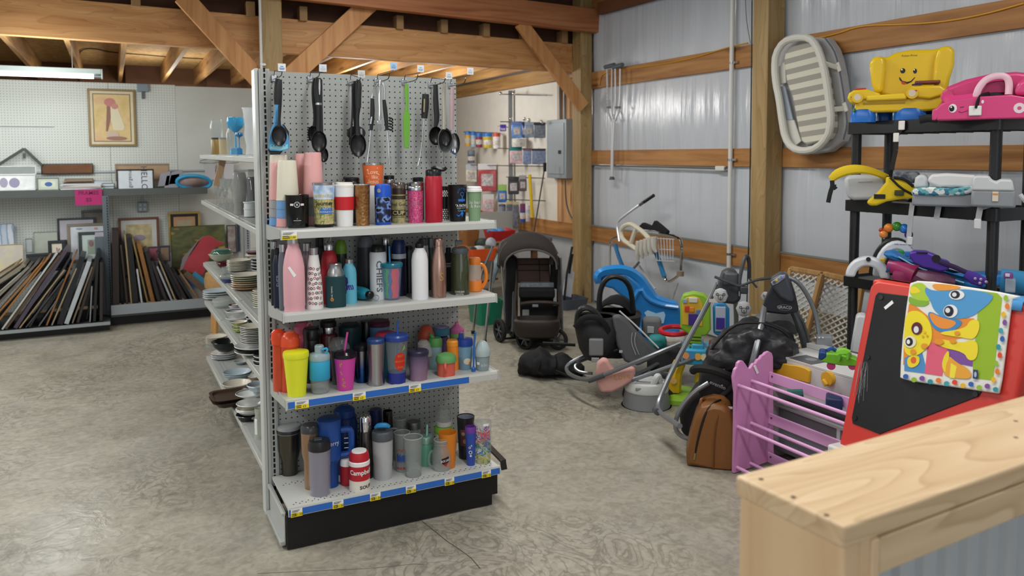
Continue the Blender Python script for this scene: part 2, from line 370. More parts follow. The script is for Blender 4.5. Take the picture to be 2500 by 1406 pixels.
for a, b in ((-2.9,4.53),(4.53,7.25)):
    zs = [0.02]+[z for g in G for z in g]+[4.1]
    for i in range(0, len(zs),2): sheet(a, b, zs[i]-(.02 if i else 0), zs[i+1]+.02, i+int(a*10)).build('plastic_sheet', M_PLAST, wr, ang=80)
for z0, z1 in G:
    for a, b in ((-2.9,4.53),(4.69,7.26)):
        MB().box((4.632, a, z0),(4.674, b, z1)).build('girt', M_GIRT, wr, bevel=.002)
MB().box((4.63,-2.9,.0),(4.66,4.5,.44)).build('skirt_board', wood('skirt_plank', '#6b5e48', '#82755c', '#94886e', 'Y'), wr)
for a, b in ((4.0,4.53),(4.69,7.26)):        # grey edge of sheet stapled over the lowest girt
    MB().box((4.628, a-(.6 if a < 4.5 else 0),.836),(4.64, b, .85)).build('sheet_edge', pm('#7f8784', .5), wr)
def post(x0, x1, y0, y1, z1):
    r = None; w = (y1-y0)/3
    o = MB().box((x0, y0,0),(x1, y1, z1)).build('post', M_POST, wr, bevel=.004); return o
post(4.464,4.632,4.53,4.69,4.1); post(4.49,4.632,7.25,7.42,3.9)
# back room: cream wall panel on the right wall, studs, rim boards
wr2 = struct(MB().box((4.72,7.4,0),(4.8,11.7,3)).build('wall_rear_right', pm('#b7bcc0', .5), smooth=False))
cp = MB().prism(rrect(3.55,1.68,.07,5,9.72,1.615),4.66,4.69, 'x').build('cream_panel', pm('#e6e5dc', .4, noise=.03), wr2)
MB().box((4.655,7.45,.82),(4.72,7.95,2.5)).build('plank', wood('stud_plank', '#a5784b', '#bf9161', '#d0a878', 'Z'), wr2)
MB().box((4.64,7.45,.66),(4.72,11.4,.83)).build('girt', M_GIRT, wr2)
MB().box((4.63,7.9,.83),(4.66,7.99,2.45)).build('stud', wood('stud_wood', '#b08457', '#caa078', '#d6b48e', 'Z'), wr2)
MB().box((4.6,7.45,2.46),(4.72,11.6,2.62)).build('ledger', M_JOIST, wr2)
wb = struct(MB().box((-7,11.6,0),(4.8,11.7,3.2)).build('wall_back', pm('#6a4a30', .8, noise=.1), smooth=False))
cl = struct(MB().box((-7,-3,4.0),(4.8,7.4,4.1)).build('ceiling', pm('#6b4a30', .8, noise=.1), smooth=False))
MB().box((-7,7.5,2.79),(4.7,11.6,2.81)).build('decking', M_OSB, cl)
for x in (-3.05,-2.6,-2.13,-1.66,-1.2,-.74,-.29,.144,.643,1.06,1.52,1.98,2.44,2.9,3.36,3.82,4.28):
    MB().box((x-.021,7.53,2.575),(x+.021,11.6,2.79)).build('joist', M_JOIST, cl, bevel=.002)
for i in range(13):
    x = -2.5+i*.49
    if i % 2 == 0: MB().box((x-.23,11.45,2.5),(x+.21,11.49,2.79)).build('rim_board', pm('#5a3a26', .8, noise=.1), cl)
MB().box((-7,7.505,2.66),(4.75,7.53,4.0)).build('gable_boarding', pm('#4a2f1f', .85, noise=.15), cl)
# great beams on the post row (lower one behind, upper one in front)
def beam(x0, x1, y0, y1, za0, za1, zb0, zb1, name, m):
    return MB().add([(x0, y0, za0),(x1, y0, zb0),(x1, y1, zb0),(x0, y1, za0),(x0, y0, za1),(x1, y0, zb1),(x1, y1, zb1),(x0, y1, za1)],
                    [(3,2,1,0),(4,5,6,7),(0,1,5,4),(1,2,6,5),(2,3,7,6),(3,0,4,7)]).build(name, m, cl, bevel=.004)
beam(-4,4.49,7.42,7.5,2.62,2.95,2.495,2.80, 'beam', M_BEAM)
beam(.95,4.70,7.15,7.25,3.0,3.24,2.893,3.137, 'beam', M_BEAMR)
beam(-4,4.6,7.2,7.5,3.5,3.75,3.4,3.65, 'top_beam', pm('#5d3a26', .8, noise=.1))
for i in range(10):
    x = .2+i*.46; MB().box((x, 7.38,2.86-.0147*x),(x+.07,7.5,2.99-.0147*x)).build('block', pm('#9b7a52', .7), cl, bevel=.002)
pl = MB().box((1.222,7.25,0),(1.395,7.42,3.9)).build('post', M_POST, cl, bevel=.004)
def brace(p, q, w, y0, t=.05):
    a, b = ony(*p, y0), ony(*q, y0); return MB().bar(a, b, t, w, up=Vector((b-a).cross(Vector((0,1,0))))).build('brace', M_BRACE, cl, bevel=.003)
brace((445,-10),(640,205),.155,7.30); brace((905,5),(690,205),.17,7.30); brace((1270,55),(1425,262),.135,7.2)
rl = onx(1466,12,4.6)
MB().bar(onx(1464,22,4.6), onx(1700,-46,4.6),.06,.12).build('ledger', pm('#6b4128', .7, noise=.1), cl)
# ---------------------------------------------------------------- conduit, cords, crutch fixings on the right wall
t = thing('conduit_pipe', 'tall white vertical conduit pipe strapped to the girts beside the near wall post', 'pipe', (4.61,4.99,0))
px_ = onx(1784.5,300,4.61).y-4.99
MB().lathe([(.019,.55),(.019,3.9)],16,(0, px_, 0)).build('pipe', pm('#d5d7d4', .35), t)
for z in (.77,1.56,2.36):
    MB().lathe([(.0225, z-.009),(.0225, z+.009)],14,(0, px_, 0)).box((.0, px_-.062, z-.009),(.02, px_-.0, z+.009)).build('pipe_strap', M_STEEL, t)
a = onx(1447,402,4.61); b = onx(1772,411,4.61)
t = thing('conduit_run', 'thin grey horizontal conduit run under the middle girt ending in a white fitting', 'pipe', (a.x, a.y, 0))
MB().tube([Vector(p)-Vector((a.x, a.y, 0)) for p in (a, b)],.011,8).build('pipe', pm('#84888a', .35,.6), t)
e = onx(1758,411,4.61)-Vector((a.x, a.y, 0)); MB().box(e+Vector((-.015,-.06,-.02)), e+Vector((.015,.05,.02))).build('fitting', pm('#d7d8d6', .4), t, bevel=.006)
q = ony(637,100,7.235); t = thing('conduit_pipe', 'thin white vertical conduit running up the left face of the centre post', 'pipe', (q.x, 7.235,0)); MB().lathe([(.011,.4),(.011,3.8)],10).build('pipe', pm('#d3d6d6', .35), t)
for z in (1.2,2.4,3.3): MB().box((-.014,-.012, z),(.035,.02, z+.018)).build('pipe_strap', M_STEEL, t)
def cord(name, label, pts, x, r, m):
    P = [onx(px, py, x) for px, py in pts]; o = P[0].copy()
    q = MB().tube([p-o for p in P], r, 6, sm=2).build(name, m); q.location = o; tag(q, label, 'cable'); return q
cord('yellow_cable', 'yellow electrical cable stapled along the top of the upper girt left of the near post', [(1463,208),(1468,178),(1530,168),(1600,160),(1690,143),(1750,124),(1790,113),(1826,105)],4.625,.006, pm('#c98f1c', .45))
cord('yellow_cable', 'yellow electrical cable sagging along the upper girt behind the striped napper', [(1912,96),(1975,97),(2040,84),(2100,62),(2200,60),(2300,54),(2400,36),(2500,8)],4.625,.006, pm('#d79a1a', .45))
cord('thin_wire', 'thin dark wire hanging loose down the wall sheet left of the near post', [(1820,-5),(1821,30),(1824,60),(1832,105)],4.62,.0025, pm('#3b3b3d', .6))
cord('black_cord', 'black power cord hanging down the left side of the near wall post', [(1836,0),(1835,150),(1832,380),(1829,560),(1826,650),(1823,760)],4.6,.005, M_BLACK)
# ---------------------------------------------------------------- helpers for things that stand on a shelf
def WB(root):
    b = MB(); b.M = (Matrix.Translation(root.location) @ Matrix.Rotation(root.rotation_euler.z, 4, 'Z')).inverted(); return b
def hollow(prof, t):
    "outer outline up, then the inner wall down to a floor of thickness t"
    inn = [(max(r-t, .001), z) for r, z in reversed(prof)]
    inn[-1] = (inn[-1][0], prof[0][1]+t); return prof+inn+[(.0008, prof[0][1]+t)]
class Item:
    def __init__(s, name, label, cat, Zm, cx, zs, bot=None, y=None, r0=20, group=None, d=None):
        s.ox, s.oy, s.s = Zm; s.cx = cx; s.px = s.ox+cx/s.s
        if bot is None or y is not None or d is not None:
            row = 700
            for _ in range(4):
                P = ony(s.px, row, y) if y is not None else atd(s.px, row, d); row = proj((P.x, P.y, zs))[1]
            s.d = math.hypot(P.x, P.y)
        else:
            P = onz(s.px, s.oy+bot/s.s, zs); s.d = math.hypot(P.x, P.y)+r0/s.s*depth(P)/FPX
        r = P; h = math.hypot(r.x, r.y); s.dir = Vector((r.x/h, r.y/h, 0))
        c = s.dir*s.d; s.zs = zs; s.c = Vector((c.x, c.y, zs)); s.k = depth(s.c)/FPX/s.s
        s.root = thing(name, label, cat, s.c, math.atan2(-s.dir.x, s.dir.y), group); s.prof = None; s.first = True
    def z(s, y): return atd(s.px, s.oy+y/s.s, s.d).z-s.zs
    def L(s, name, mat, prof, op=0, seg=28, label=None, sx=1, sy=1, parent=None, c=(0,0,0), ang=35):
        "a turned part; outline points are (radius, row) in the measuring crop, bottom first"
        p = [(r*s.k, s.z(y)) for r, y in prof]
        if s.first: p[0] = (p[0][0],0.0); s.first = False
        if s.prof is None: s.prof = p
        b = MB()
        if op: b.lathe(hollow(p, op), seg, c, sx, sy)
        else: b.lathe(p, seg, c, sx, sy)
        return b.build(name, mat, parent or s.root, label=label, ang=ang)
    def T(s, name, mat, pts, r, sm=2, flat=1, closed=False, parent=None, label=None, seg=8):
        "a bent tube; points are (offset right, row, metres behind the axis)"
        R = Matrix.Rotation(-s.root.rotation_euler.z, 3, 'Z'); q = []; rm = min(r) if isinstance(r, (list, tuple)) else r
        for a, y, e in pts:
            P = atd(s.px+a/s.s, s.oy+y/s.s, s.d+e); P.z = max(P.z, min(rm, .02)*.9) if s.zs == 0 else P.z; q.append(R @ (P-s.c))
        return MB().tube(q, r, seg, closed, sm, flat).build(name, mat, parent or s.root, label=label)
    def B(s, name, mat, x0, y0, x1, y1, d0, d1, bevel=.002, parent=None, label=None):
        return MB().box((x0*s.k, d0, s.z(y0)),(x1*s.k, d1, s.z(y1))).build(name, mat, parent or s.root, bevel=bevel, label=label)
    def rad(s, z):
        p = s.prof
        for (r0, z0),(r1, z1) in zip(p, p[1:]):
            if z0 <= z <= z1 and z1 > z0: return r0+(r1-r0)*(z-z0)/(z1-z0)
        return p[0][0] if z < p[0][1] else p[-1][0]
    def W(s, name, mat, polys, off=.0006, label=None, parent=None):
        "flat print wrapped round the body; (u, v) are offset right of the axis and row"
        b = MB()
        for pl in polys:
            if max(u for u, v in pl[0])-min(u for u, v in pl[0]) > 14: pl = fine(pl, 16)
            def fn(u, v):
                z = s.z(v); r = s.rad(z)+off; a = u*s.k/max(r, .004); return (r*math.sin(a),-r*math.cos(a), z)
            b.flat(pl, fn)
        return b.build(name, mat, parent or s.root, smooth=False, label=label, kind='stuff' if len(polys) > 1 else None)
    def text(s, t, size, u, v, mat, rot=0, sx=1, name='lettering', off=.0008):
        vs, f = txt(t, size, 0,0, rot, sx); return s.W(name, mat, [([(u+x, v-y) for x, y in vs], f)], off)
def flip(pl, u, v): return ([(u+x, v-y) for x, y in pl[0]], pl[1])
# ---------------------------------------------------------------- the grey end-of-aisle shelving
E0 = thing('gondola_shelf', 'grey perforated end-of-aisle shelving unit with three shelves and a black kick plate', 'shelving', (1.07,3.58,0))
ZS = {1: 1.312,2: .976,3: .6235,4: .184}
XL, XR, YB = .598,1.545,3.577
WB(E0).box((.63, YB, .15),(1.507, YB+.012,1.978)).build('back_panel', pegboard('grey_pegboard', '#a3a8a6', '#1a1c1d', .0254,.13), E0, smooth=False)
for x0 in (.5835,1.504):
    up = WB(E0).box((x0,3.565,.0),(x0+.0445,3.62,1.987)).build('upright', M_GREY, E0, bevel=.003)
    b = WB(E0)
    for e in (x0+.006, x0+.033, x0+.038): b.box((e, 3.5625,.01),(e+.0025,3.566,1.98))
    b.build('ridge', M_LIP, up); b = WB(E0)
    for i in range(74): b.box((x0+.0185,3.5635,.128+i*.0254-.0088),(x0+.0262,3.57,.128+i*.0254+.0088))
    sl = b.build('slots', M_SLOT, up, smooth=False); sl['kind'] = 'stuff'
WB(E0).box((.5665,3.58,.0),(.583,3.66,1.989)).build('end_trim', pm('#c3c8c6', .3), E0, bevel=.004)
def lip_prof(z, y): return [(y+.02, z+.003),(y+.006, z+.001),(y+.002, z-.008),(y, z-.034),(y+.008, z-.036),(y+.014, z-.012),(y+.03, z-.012)]
SH = {}
YF = {1: 3.222,2: 3.218,3: 3.203,4: 3.19}
for k in (1,2,3):
    z, yf = ZS[k], YF[k]
    s_ = WB(E0).box((XL, yf+.018, z-.012),(XR, 3.56, z)).build('shelf', pm('#a7acab', .32), E0); SH[k] = s_
    WB(E0).prism(lip_prof(z, yf), XL-.001, XR+.001, 'x').build('shelf_lip', M_LIP, s_, smooth=False)
    for x in (XL-.003, XR-.001):
        WB(E0).prism([(3.564, z+.002),(3.564, z-.062),(3.5, z-.062),(yf+.03, z-.034),(yf+.008, z-.03),(yf+.012, z+.002)], x, x+.004, 'x').build('bracket', M_GREY, s_, smooth=False)
        WB(E0).prism([(yf-.001, z+.004),(yf-.004, z-.037),(yf+.012, z-.037),(yf+.016, z+.004)], x, x+.004, 'x').build('lip_cap', M_LIP, s_, smooth=False)
def strip(parent, x0, x1, z, yf, mat, z0=-.031, z1=-.005, name='label_strip'):
    yo = lambda dz: yf+.0045 if dz > -.01 else yf+.0015
    b = WB(E0).add([(x0, yf-.0008, z+z0),(x1, yf-.0008, z+z0),(x1, yf+.0005, z+z1),(x0, yf+.0005, z+z1)],[(0,1,2,3)])
    return b.build(name, mat, parent, smooth=False, solid=.0006)
M_BLUE = pm('#1f63bd', .25, coat=.6); M_YEL = pm('#e8d31c', .4); M_TAGW = pm('#e6e8e6', .45); M_INK = pm('#23201c', .6)
def tagp(parent, px, py, zk, yf, w=.05, price='$1.50', dirt=True):
    x = ony(px, py, yf).x; z = ZS[zk]
    strip(parent, x-w/2, x+w/2, z, yf-.0012, M_TAGW, -.036,-.004, 'price_tag'); strip(parent, x-w/2, x+w/2, z, yf-.0017, M_YEL, -.036,-.018, 'price_band')
    b = WB(E0); vs, f = txt(price, .0135, x+w*.18, z-.0275)
    b.add([(u, yf-.0042, v) for u, v in vs], f)
    for i in range(3): b.add([(x-w*.4, yf-.0042, z-.009-.0035*i),(x+w*(.3-.1*i), yf-.0042, z-.009-.0035*i),(x+w*(.3-.1*i), yf-.0042, z-.0075-.0035*i),(x-w*.4, yf-.0042, z-.0075-.0035*i)],[(0,1,2,3)])
    for i in range(2): b.add([(x-w*.42, yf-.0042, z-.0245-.007*i),(x-w*.05, yf-.0042, z-.0245-.007*i),(x-w*.05, yf-.0042, z-.0215-.007*i),(x-w*.42, yf-.0042, z-.0215-.007*i)],[(0,1,2,3)])
    b.build('tag_print', M_INK, parent, smooth=False)
tagp(SH[1],705.5,571,1, YF[1],.062, '$3.00')
strip(SH[3],.604, ony(1145,925, YF[3]).x, ZS[3], YF[3], M_BLUE)
for px, py in ((737,988),(877,967),(1013,949)): tagp(SH[3], px, py, 3, YF[3],.055, '£3')
z = ZS[4]; BD = WB(E0).box((XL-.004, YF[4]+.018, z-.012),(XR, 3.56, z)).build('base_deck', pm('#b7bbb9', .35), E0)
WB(E0).prism(lip_prof(z, YF[4]), XL-.005, XR+.001, 'x').build('deck_lip', M_LIP, BD, smooth=False)
strip(BD, XL-.003, XR-.002, z, YF[4], M_BLUE)
for px, py in ((724,1248),(825,1225),(916,1207),(1003,1188),(1097,1168),(1187,1150)): tagp(BD, px, py, 4, YF[4],.046, '$1.50')
b = WB(E0)
for i in range(36):
    for j, y in enumerate((3.225,3.24,3.44,3.455)):
        x = .62+i*.0254+(.0127 if j % 2 else 0); b.add([(x+.0032*math.cos(a*math.pi/3), y+.0032*math.sin(a*math.pi/3), z+.0006) for a in range(6)],[tuple(range(6))])
b.build('perforations', M_SLOT, BD, smooth=False, kind='stuff')
WB(E0).box((.5885,3.212,.004),(1.514,3.222,.146)).build('kick_plate', pm('#08090b', .5, bump=.05, bscale=30), E0, bevel=.002)
WB(E0).box((1.5165,3.235,.038),(1.553,3.25,.15)).box((1.548,3.235,.038),(1.553,3.5,.15)).build('kick_end', pm('#0d0e10', .4), E0, bevel=.002)
WB(E0).prism([(3.57,.02),(3.235,.02),(3.235,.15),(3.57,.15)],.583,.588, 'x').box((.566,3.24,.012),(.588,3.57,.03)).box((.574,3.24,.138),(.592,3.57,.15)).build('base_bracket', M_GREY, E0, bevel=.002)
WB(E0).lathe([(.018,-.001),(.018,.001)],20).build('bracket_hole', M_SLOT, E0)
ho = E0.children[-1]; ho.location = Vector((.5822,3.268,.088))-E0.location; ho.rotation_euler = (0, math.pi/2,0); ho.scale = (1.2,.8,1)
# black plastic corner guard leaning out at the right of the base deck
p = [onz(1199,1106,.172), onz(1226,1127,.172), onz(1232,1150,.12)]
t = thing('corner_guard', 'black plastic corner strip poking out past the right end of the base deck', 'strip', (p[0].x, p[0].y+.12,.14))
q0 = Vector((p[0].x+.02, p[0].y+.15,.19)); q1 = Vector((1.585,3.24,.188))
WB(t).bar(q0, q1,.03,.006).bar(q0+Vector((.013,0,-.018)), q1+Vector((.013,0,-.018)),.006,.036).build('flange', pm('#141617', .3), t, bevel=.002)
WB(t).bar(q1+Vector((0,.004,.0)), q1+Vector((0,-.012,-.04)),.03,.006, up=(0,1,0)).build('bent_tip', pm('#17191a', .35), t, bevel=.002)
# ---------------------------------------------------------------- top shelf: tumblers and mugs
Z1 = (600,130,3.125); Z2 = (600,540,3.0569); Z3 = (600,940,3.0569)
CUPC = {'cream': pm('#d9d6c3', .35), 'pink': pm('#dda5a4', .35), 'blue': pm('#6c9bce', .35), 'grey': pm('#9a9ea0', .35)}
def cup_stack(cx, bot, cols, steps, rt, rb, top, y=None, where='', r0=80):
    "upturned plastic tumblers nested in one another, each its own cup"
    base = None; zz = ZS[1]
    for i in range(len(cols)-1,-1,-1):
        pass
    ref = Item('plastic_tumbler', '', 'cup', Z1, cx, ZS[1], bot=bot, y=y, r0=rb); d = ref.d; k = ref.k
    zt = ref.z(top); bpy.data.objects.remove(ref.root)
    H = zt-steps*(len(cols)-1)
    names = ['bottom', 'second up', 'third up', 'topmost']
    if len(cols) == 3: names = ['bottom', 'middle', 'topmost']
    for i, c in enumerate(cols):
        it = Item('plastic_tumbler', '%s upturned tumbler, %s of the stack %s' % (c, names[i], where), 'cup', Z1, cx, ZS[1]+.0008+i*steps, d=d, group='nested plastic tumblers')
        sh = -.0006*i; t = .0012; h = H
        pr = [(rb*k+sh*0,0),(rt*k*.985+.0, h-.006),(rt*k*.93, h),(.001, h),(.001, h-t),(rt*k*.93-t, h-t),(rb*k-t, 0.0)]
        MB().lathe(pr, 32, cap=False).build('body', CUPC[c], it.root)
        b = MB(); b.lathe([(rb*k-.0005,.0003),(rb*k+.0016,.0006),(rb*k+.0016,.004),(rb*k-.0002,.0045)],32, cap=False).build('rim', CUPC[c], it.root)
cup_stack(321,1340,['pink', 'blue', 'blue', 'cream'],.037,70,84,818, y=3.42, where='at the shelf front, far left')
cup_stack(255,1320,['blue', 'grey', 'grey', 'pink'],.037,58,72,833, y=3.485, where='just behind the front cream-topped stack')
cup_stack(258,1280,['blue', 'pink', 'pink', 'cream'],.036,66,76,776, y=3.53, where='against the panel, far left')
cup_stack(517,1330,['pink', 'grey', 'grey', 'pink'],.040,64,78,757, y=3.43, where='behind the black tumbler')
cup_stack(448,1325,['blue', 'grey', 'pink'],.040,62,74,766, y=3.51, where='half hidden left of the tallest')
def tum(name, label, cx, bot, body, m, Zm=Z1, zs=1, y=None, group=None, op=0, cat='tumbler', seg=28):
    it = Item(name, label, cat, Zm, cx, ZS[zs], bot=bot, y=y, r0=body[0][0], group=group); it.L('body', m, body, op, seg)
    if op and m is M_GLASS and name != 'straw_jar':
        r1, y1 = body[-1]; r0 = body[0][0]*it.k
        MB().tube([((r1*it.k-.0015)*math.cos(a),(r1*it.k-.0015)*math.sin(a), it.z(y1)) for a in [i*.2618 for i in range(24)]],.0019,6, True).build('lip', M_EDGE, it.root)
        MB().lathe([(r0*.93,.0012),(r0*.97,.01),(r0*.6,.011)],24).build('base', M_EDGE, it.root)
    return it
M_GLBLK = pm('#0a0b0e', .12, coat=.5); M_INKW = pm('#d8dadb', .5); M_LIDBLK = pm('#15161a', .3); M_EDGE = pm('#d3dcdb', .05, alpha=.5, coat=1); M_LIDCLR = pm('#c9cfd2', .1, alpha=.5)
M_CLEAR = pm('#b9c2c4', .04, alpha=.2, coat=.9); M_GLASS = pm('#aab4b3', .03, alpha=.24, coat=1)
it = tum('drinking_tumbler', 'glossy black faceted tumbler with a small crossed-spoons emblem', 395,1335,[(86,1335),(90,1085),(92,1078)], M_GLBLK, op=.003, seg=14)
it.W('emblem', M_INKW, [flip(annulus(18,22,20),0,1150), flip(rectp(26,16),-40,1150), flip(rectp(26,16),40,1150),([(-9,1142),(-6,1140),(9,1158),(6,1160)],[(0,1,2,3)]),([(9,1142),(6,1140),(-9,1158),(-6,1160)],[(0,1,2,3)]), flip(disc(3,8),0,1256), flip(rectp(56,3),0,1270)],.0012)
scn = ramp_mat('valley_print', 'noise', [(.3, '#5c6b33'),(.45, '#8f9355'),(.55, '#c9bd8a'),(.7, '#7c6a3a')],40,.35, dist=2)
it = tum('travel_tumbler', 'scenic tumbler with blue sky, green valley and a steel rim, reading Journey', 600,1330,[(70,1330),(72,1300)], M_LIDBLK)
it.prof = None; it.L('print_wrap', scn, [(72,1300),(78,1110)]); sv = it.prof
it.prof = None; it.L('sky_wrap', ramp_mat('sky_print', 'noise', [(.35, '#7fa8da'),(.6, '#d5e2ee')],30,.3),[(78,1110),(83,1004)])
it.L('rim', M_STEEL, [(84,1004),(86,985),(80,984)]); it.prof = sv+it.prof
it.text('LEARN TO', 30,-6,1086, pm('#d9c23c', .5), sx=1.05); it.text('Journey', 46,6,1142, M_INK, sx=.95)
it.W('banner', pm('#2f6fc1', .4),[rectp(90,26,22,1188,8), rectp(112,28,20,1206,8)]); it.text('NOT A', 20,22,1184, M_INKW, off=.0012); it.text('DESTINATION', 20,20,1207, M_INKW, off=.0012)
it = tum('travel_mug', 'white ceramic travel mug with a wide red silicone band and white lid', 755,1322,[(62,1322),(64,1300),(74,1022)], M_WHITE)
it.L('sleeve', pm('#c3202a', .5),[(68,1193),(73,1190),(76,1096),(72,1092)]); it.L('lid', pm('#e4e4df', .35),[(75,1022),(76,1005),(66,998),(64,985),(58,990)])
it.B('drinking_tab', pm('#dcdcd6', .4),-14,992,22,984,-.004,.012)
ham = ramp_mat('hammered_copper', 'voronoi', [(0, '#94683a'),(1, '#b98c5c')],80,.3,.8, bump=.25)
it = tum('hammered_tumbler', 'hammered copper-coloured tumbler right of the white and red mug', 893,1318,[(51,1318),(58,1010),(61,1004)], ham); it.L('rim', M_STEEL, [(61,1004),(60,996),(55,996)])
camo = ramp_mat('blue_camouflage', 'noise', [(0, '#10182e'),(.46, '#27417e'),(.52, '#6f8fc4'),(.6, '#0e1424')],30,.4, detail=1, const=True)
it = tum('water_bottle', 'squat blue camouflage flask with a bright blue push-button lid', 1049,1312,[(60,1312),(62,1285)], pm('#1b4fae', .35), cat='bottle')
it.prof = None; it.L('camouflage_wrap', camo, [(61,1285),(62,1095)]); it.L('lid', pm('#1a54c4', .3),[(63,1095),(63,1030),(58,1005),(40,996),(20,994)]); it.W('button', M_STEEL, [flip(disc(16,16),-30,1045)],.003)
it = tum('travel_tumbler', 'olive paper-look travel tumbler with a dark lid reading Feel Good CUP', 1168,1297,[(50,1297),(55,1075)], ramp_mat('olive_print', 'noise', [(.3, '#7d7a4e'),(.6, '#a8a274')],60,.5))
it.W('dark_band', pm('#3b3420', .5),[rectp(150,42,0,1214,12), rectp(150,28,0,1098,12)]); it.text('Feel Good', 36,8,1150, pm('#2c2819', .5)); it.text('CUP', 42,0,1215, pm('#c2bd8e', .5), sx=1.3, off=.0013); it.text('FRESH BREWED', 13,0,1247, pm('#2c2819', .5))
it.L('lid', pm('#3a2a22', .25),[(56,1075),(57,1035),(50,1030)]); it.L('cap', pm('#6c645c', .15,.6),[(54,1030),(56,1000),(48,985)])
glit = ramp_mat('pink_glitter', 'cells', [(0, '#8d1c4c'),(.5, '#cf3f7c'),(1, '#f09ac0')],420,.3,.3)
it = tum('travel_tumbler', 'pink glitter travel tumbler with a steel rim beside the red bottle', 1296,1296,[(55,1296),(61,1045)], glit)
it.text('PRINCESS', 24,0,1140, pm('#b98a9c', .3,.6)); it.W('line', pm('#b98a9c', .3,.6),[rectp(120,3,0,1160,8)])
it.L('collar', M_STEEL, [(64,1045),(66,1020),(62,1012),(66,990),(60,983)])
it = tum('water_bottle', 'tall plain red steel bottle with a black flip spout lid', 1436,1295,[(64,1295),(66,1285),(67,960),(60,935)], pm('#b01f33', .32), cat='bottle')
it.L('lid', M_LIDBLK, [(60,935),(60,898),(54,888),(30,884)]); it.T('spout', M_LIDBLK, [(-20,884,0),(10,868,0),(40,884,0),(72,890,0),(96,872,0)],[.008,.008,.009,.009,.007])
it = tum('polka_dot_tumbler', 'black tumbler with white polka dots squeezed behind the red bottle', 1515,1280,[(40,1280),(44,1015)], pm('#101013', .4), y=3.40)
it.W('polka_dots', M_INKW, [flip(disc(6.5,8),-32+i*17+(8 if j % 2 else 0),1050+j*12) for j in range(4) for i in range(4)]+[flip(disc(6.5,8),-32+i*17+(8 if j % 2 else 0),1190+j*15) for j in range(6) for i in range(4)])
it = tum('travel_tumbler', 'matt black tumbler with a blue anchor print and the words A FATHER', 1617,1285,[(60,1285),(71,1010),(72,1004)], pm('#0c0d10', .45), op=.003)
M_BP = pm('#1f6fd0', .5)
it.W('anchor_print', M_BP, [flip(annulus(12,16,16),38,1072),([(34,1085),(42,1085),(42,1130),(34,1130)],[(0,1,2,3)]), flip(rectp(60,18,0,0,4),36,1118),([(-6+3*i, 1222+10*math.sin(i*.33)+(8 if j else 0)) for j in (0,1) for i in range(19)],[(i, i+1,20+i, 19+i) for i in range(18)]),([(24,1215),(36,1200),(48,1215),(36,1248)],[(0,1,2,3)])]+[([(36+26*math.cos(a),1060-26*math.sin(a)),(36+38*math.cos(a),1060-38*math.sin(a)),(36+38*math.cos(a+.08),1060-38*math.sin(a+.08)),(36+26*math.cos(a+.08),1060-26*math.sin(a+.08))],[(0,1,2,3)]) for a in [i*.35 for i in range(10)]])
it.text('"A FATHER', 27,38,1160, M_INKW, sx=.8); it.text('GUIDES HIS FAMILY', 10,38,1178, M_INKW); it.text('Courage', 22,40,1196, pm('#59b7f2', .5))
it = tum('paper_cup', 'sage green reusable cup with a white lid reading Sip back', 1745,1283,[(43,1283),(54,1055)], pm('#7c9d78', .5), cat='cup')
it.L('lid', M_WHITE, [(60,1055),(60,1040),(56,1036),(54,1020),(46,1016)]); it.text('Sip back', 34,6,1135, M_INKW); it.text('& Relax', 32,20,1165, M_INKW)
# back row of the top shelf
it = tum('mug', 'white mug under the orange tumbler in the back row of the top shelf', 972,1160,[(66,1160),(70,1007)], M_WHITE, y=3.43, cat='mug')
ztop = ZS[1]+it.z(1007); d0 = it.d
it = Item('travel_tumbler', 'orange tumbler reading Love like Jesus raised above the back row', 'tumbler', Z1,972, ztop+.0005, d=d0, r0=70)
it.L('body', pm('#e2703c', .4),[(70,1006),(81,852)],0); it.L('rim', M_STEEL, [(82,852),(83,838),(79,838)],.002)
M_CRM = pm('#efe2c4', .5)
it.text('Love', 46,-2,905, M_CRM, sx=.9); it.text('like', 40,14,943, M_CRM, sx=.9); it.text('Jesus', 44,4,978, M_CRM, sx=.9)
it.W('hearts', M_CRM, [flip(disc(4,6), u, v) for u, v in ((-40,885),(-44,890),(-50,940),(40,920),(48,926),(34,875),(-40,985),(44,960))])
def dark_flask(label, cx, top, r, y, zs, Zm, m=None, lid=None, lr=None, lh=30, cat='bottle', bot=1200):
    it = Item('insulated_flask', label, cat, Zm, cx, ZS[zs], y=y, r0=r); it.L('body', m or M_LIDBLK, [(r, bot),(r*1.02, top+lh+18),(r*.9, top+lh)])
    it.L('lid', lid or M_LIDBLK, [(lr or r*.9, top+lh),(lr or r*.92, top+6),(r*.7, top)]); return it
f = dark_flask('black flask with a flip straw lid behind the white and red mug', 815,945,62,3.47,1, Z1)
f.T('flip_handle', M_LIDBLK, [(-60,960,0),(-70,945,0),(-20,958,0),(50,962,0)],.005)
f = dark_flask('black flask with a steel collar behind the blue camouflage flask', 1098,930,44,3.47,1, Z1); f.L('collar', M_STEEL, [(46,990),(46,965),(42,962)])
dark_flask('black lidded flask behind the pink glitter tumbler', 1318,945,46,3.48,1, Z1)
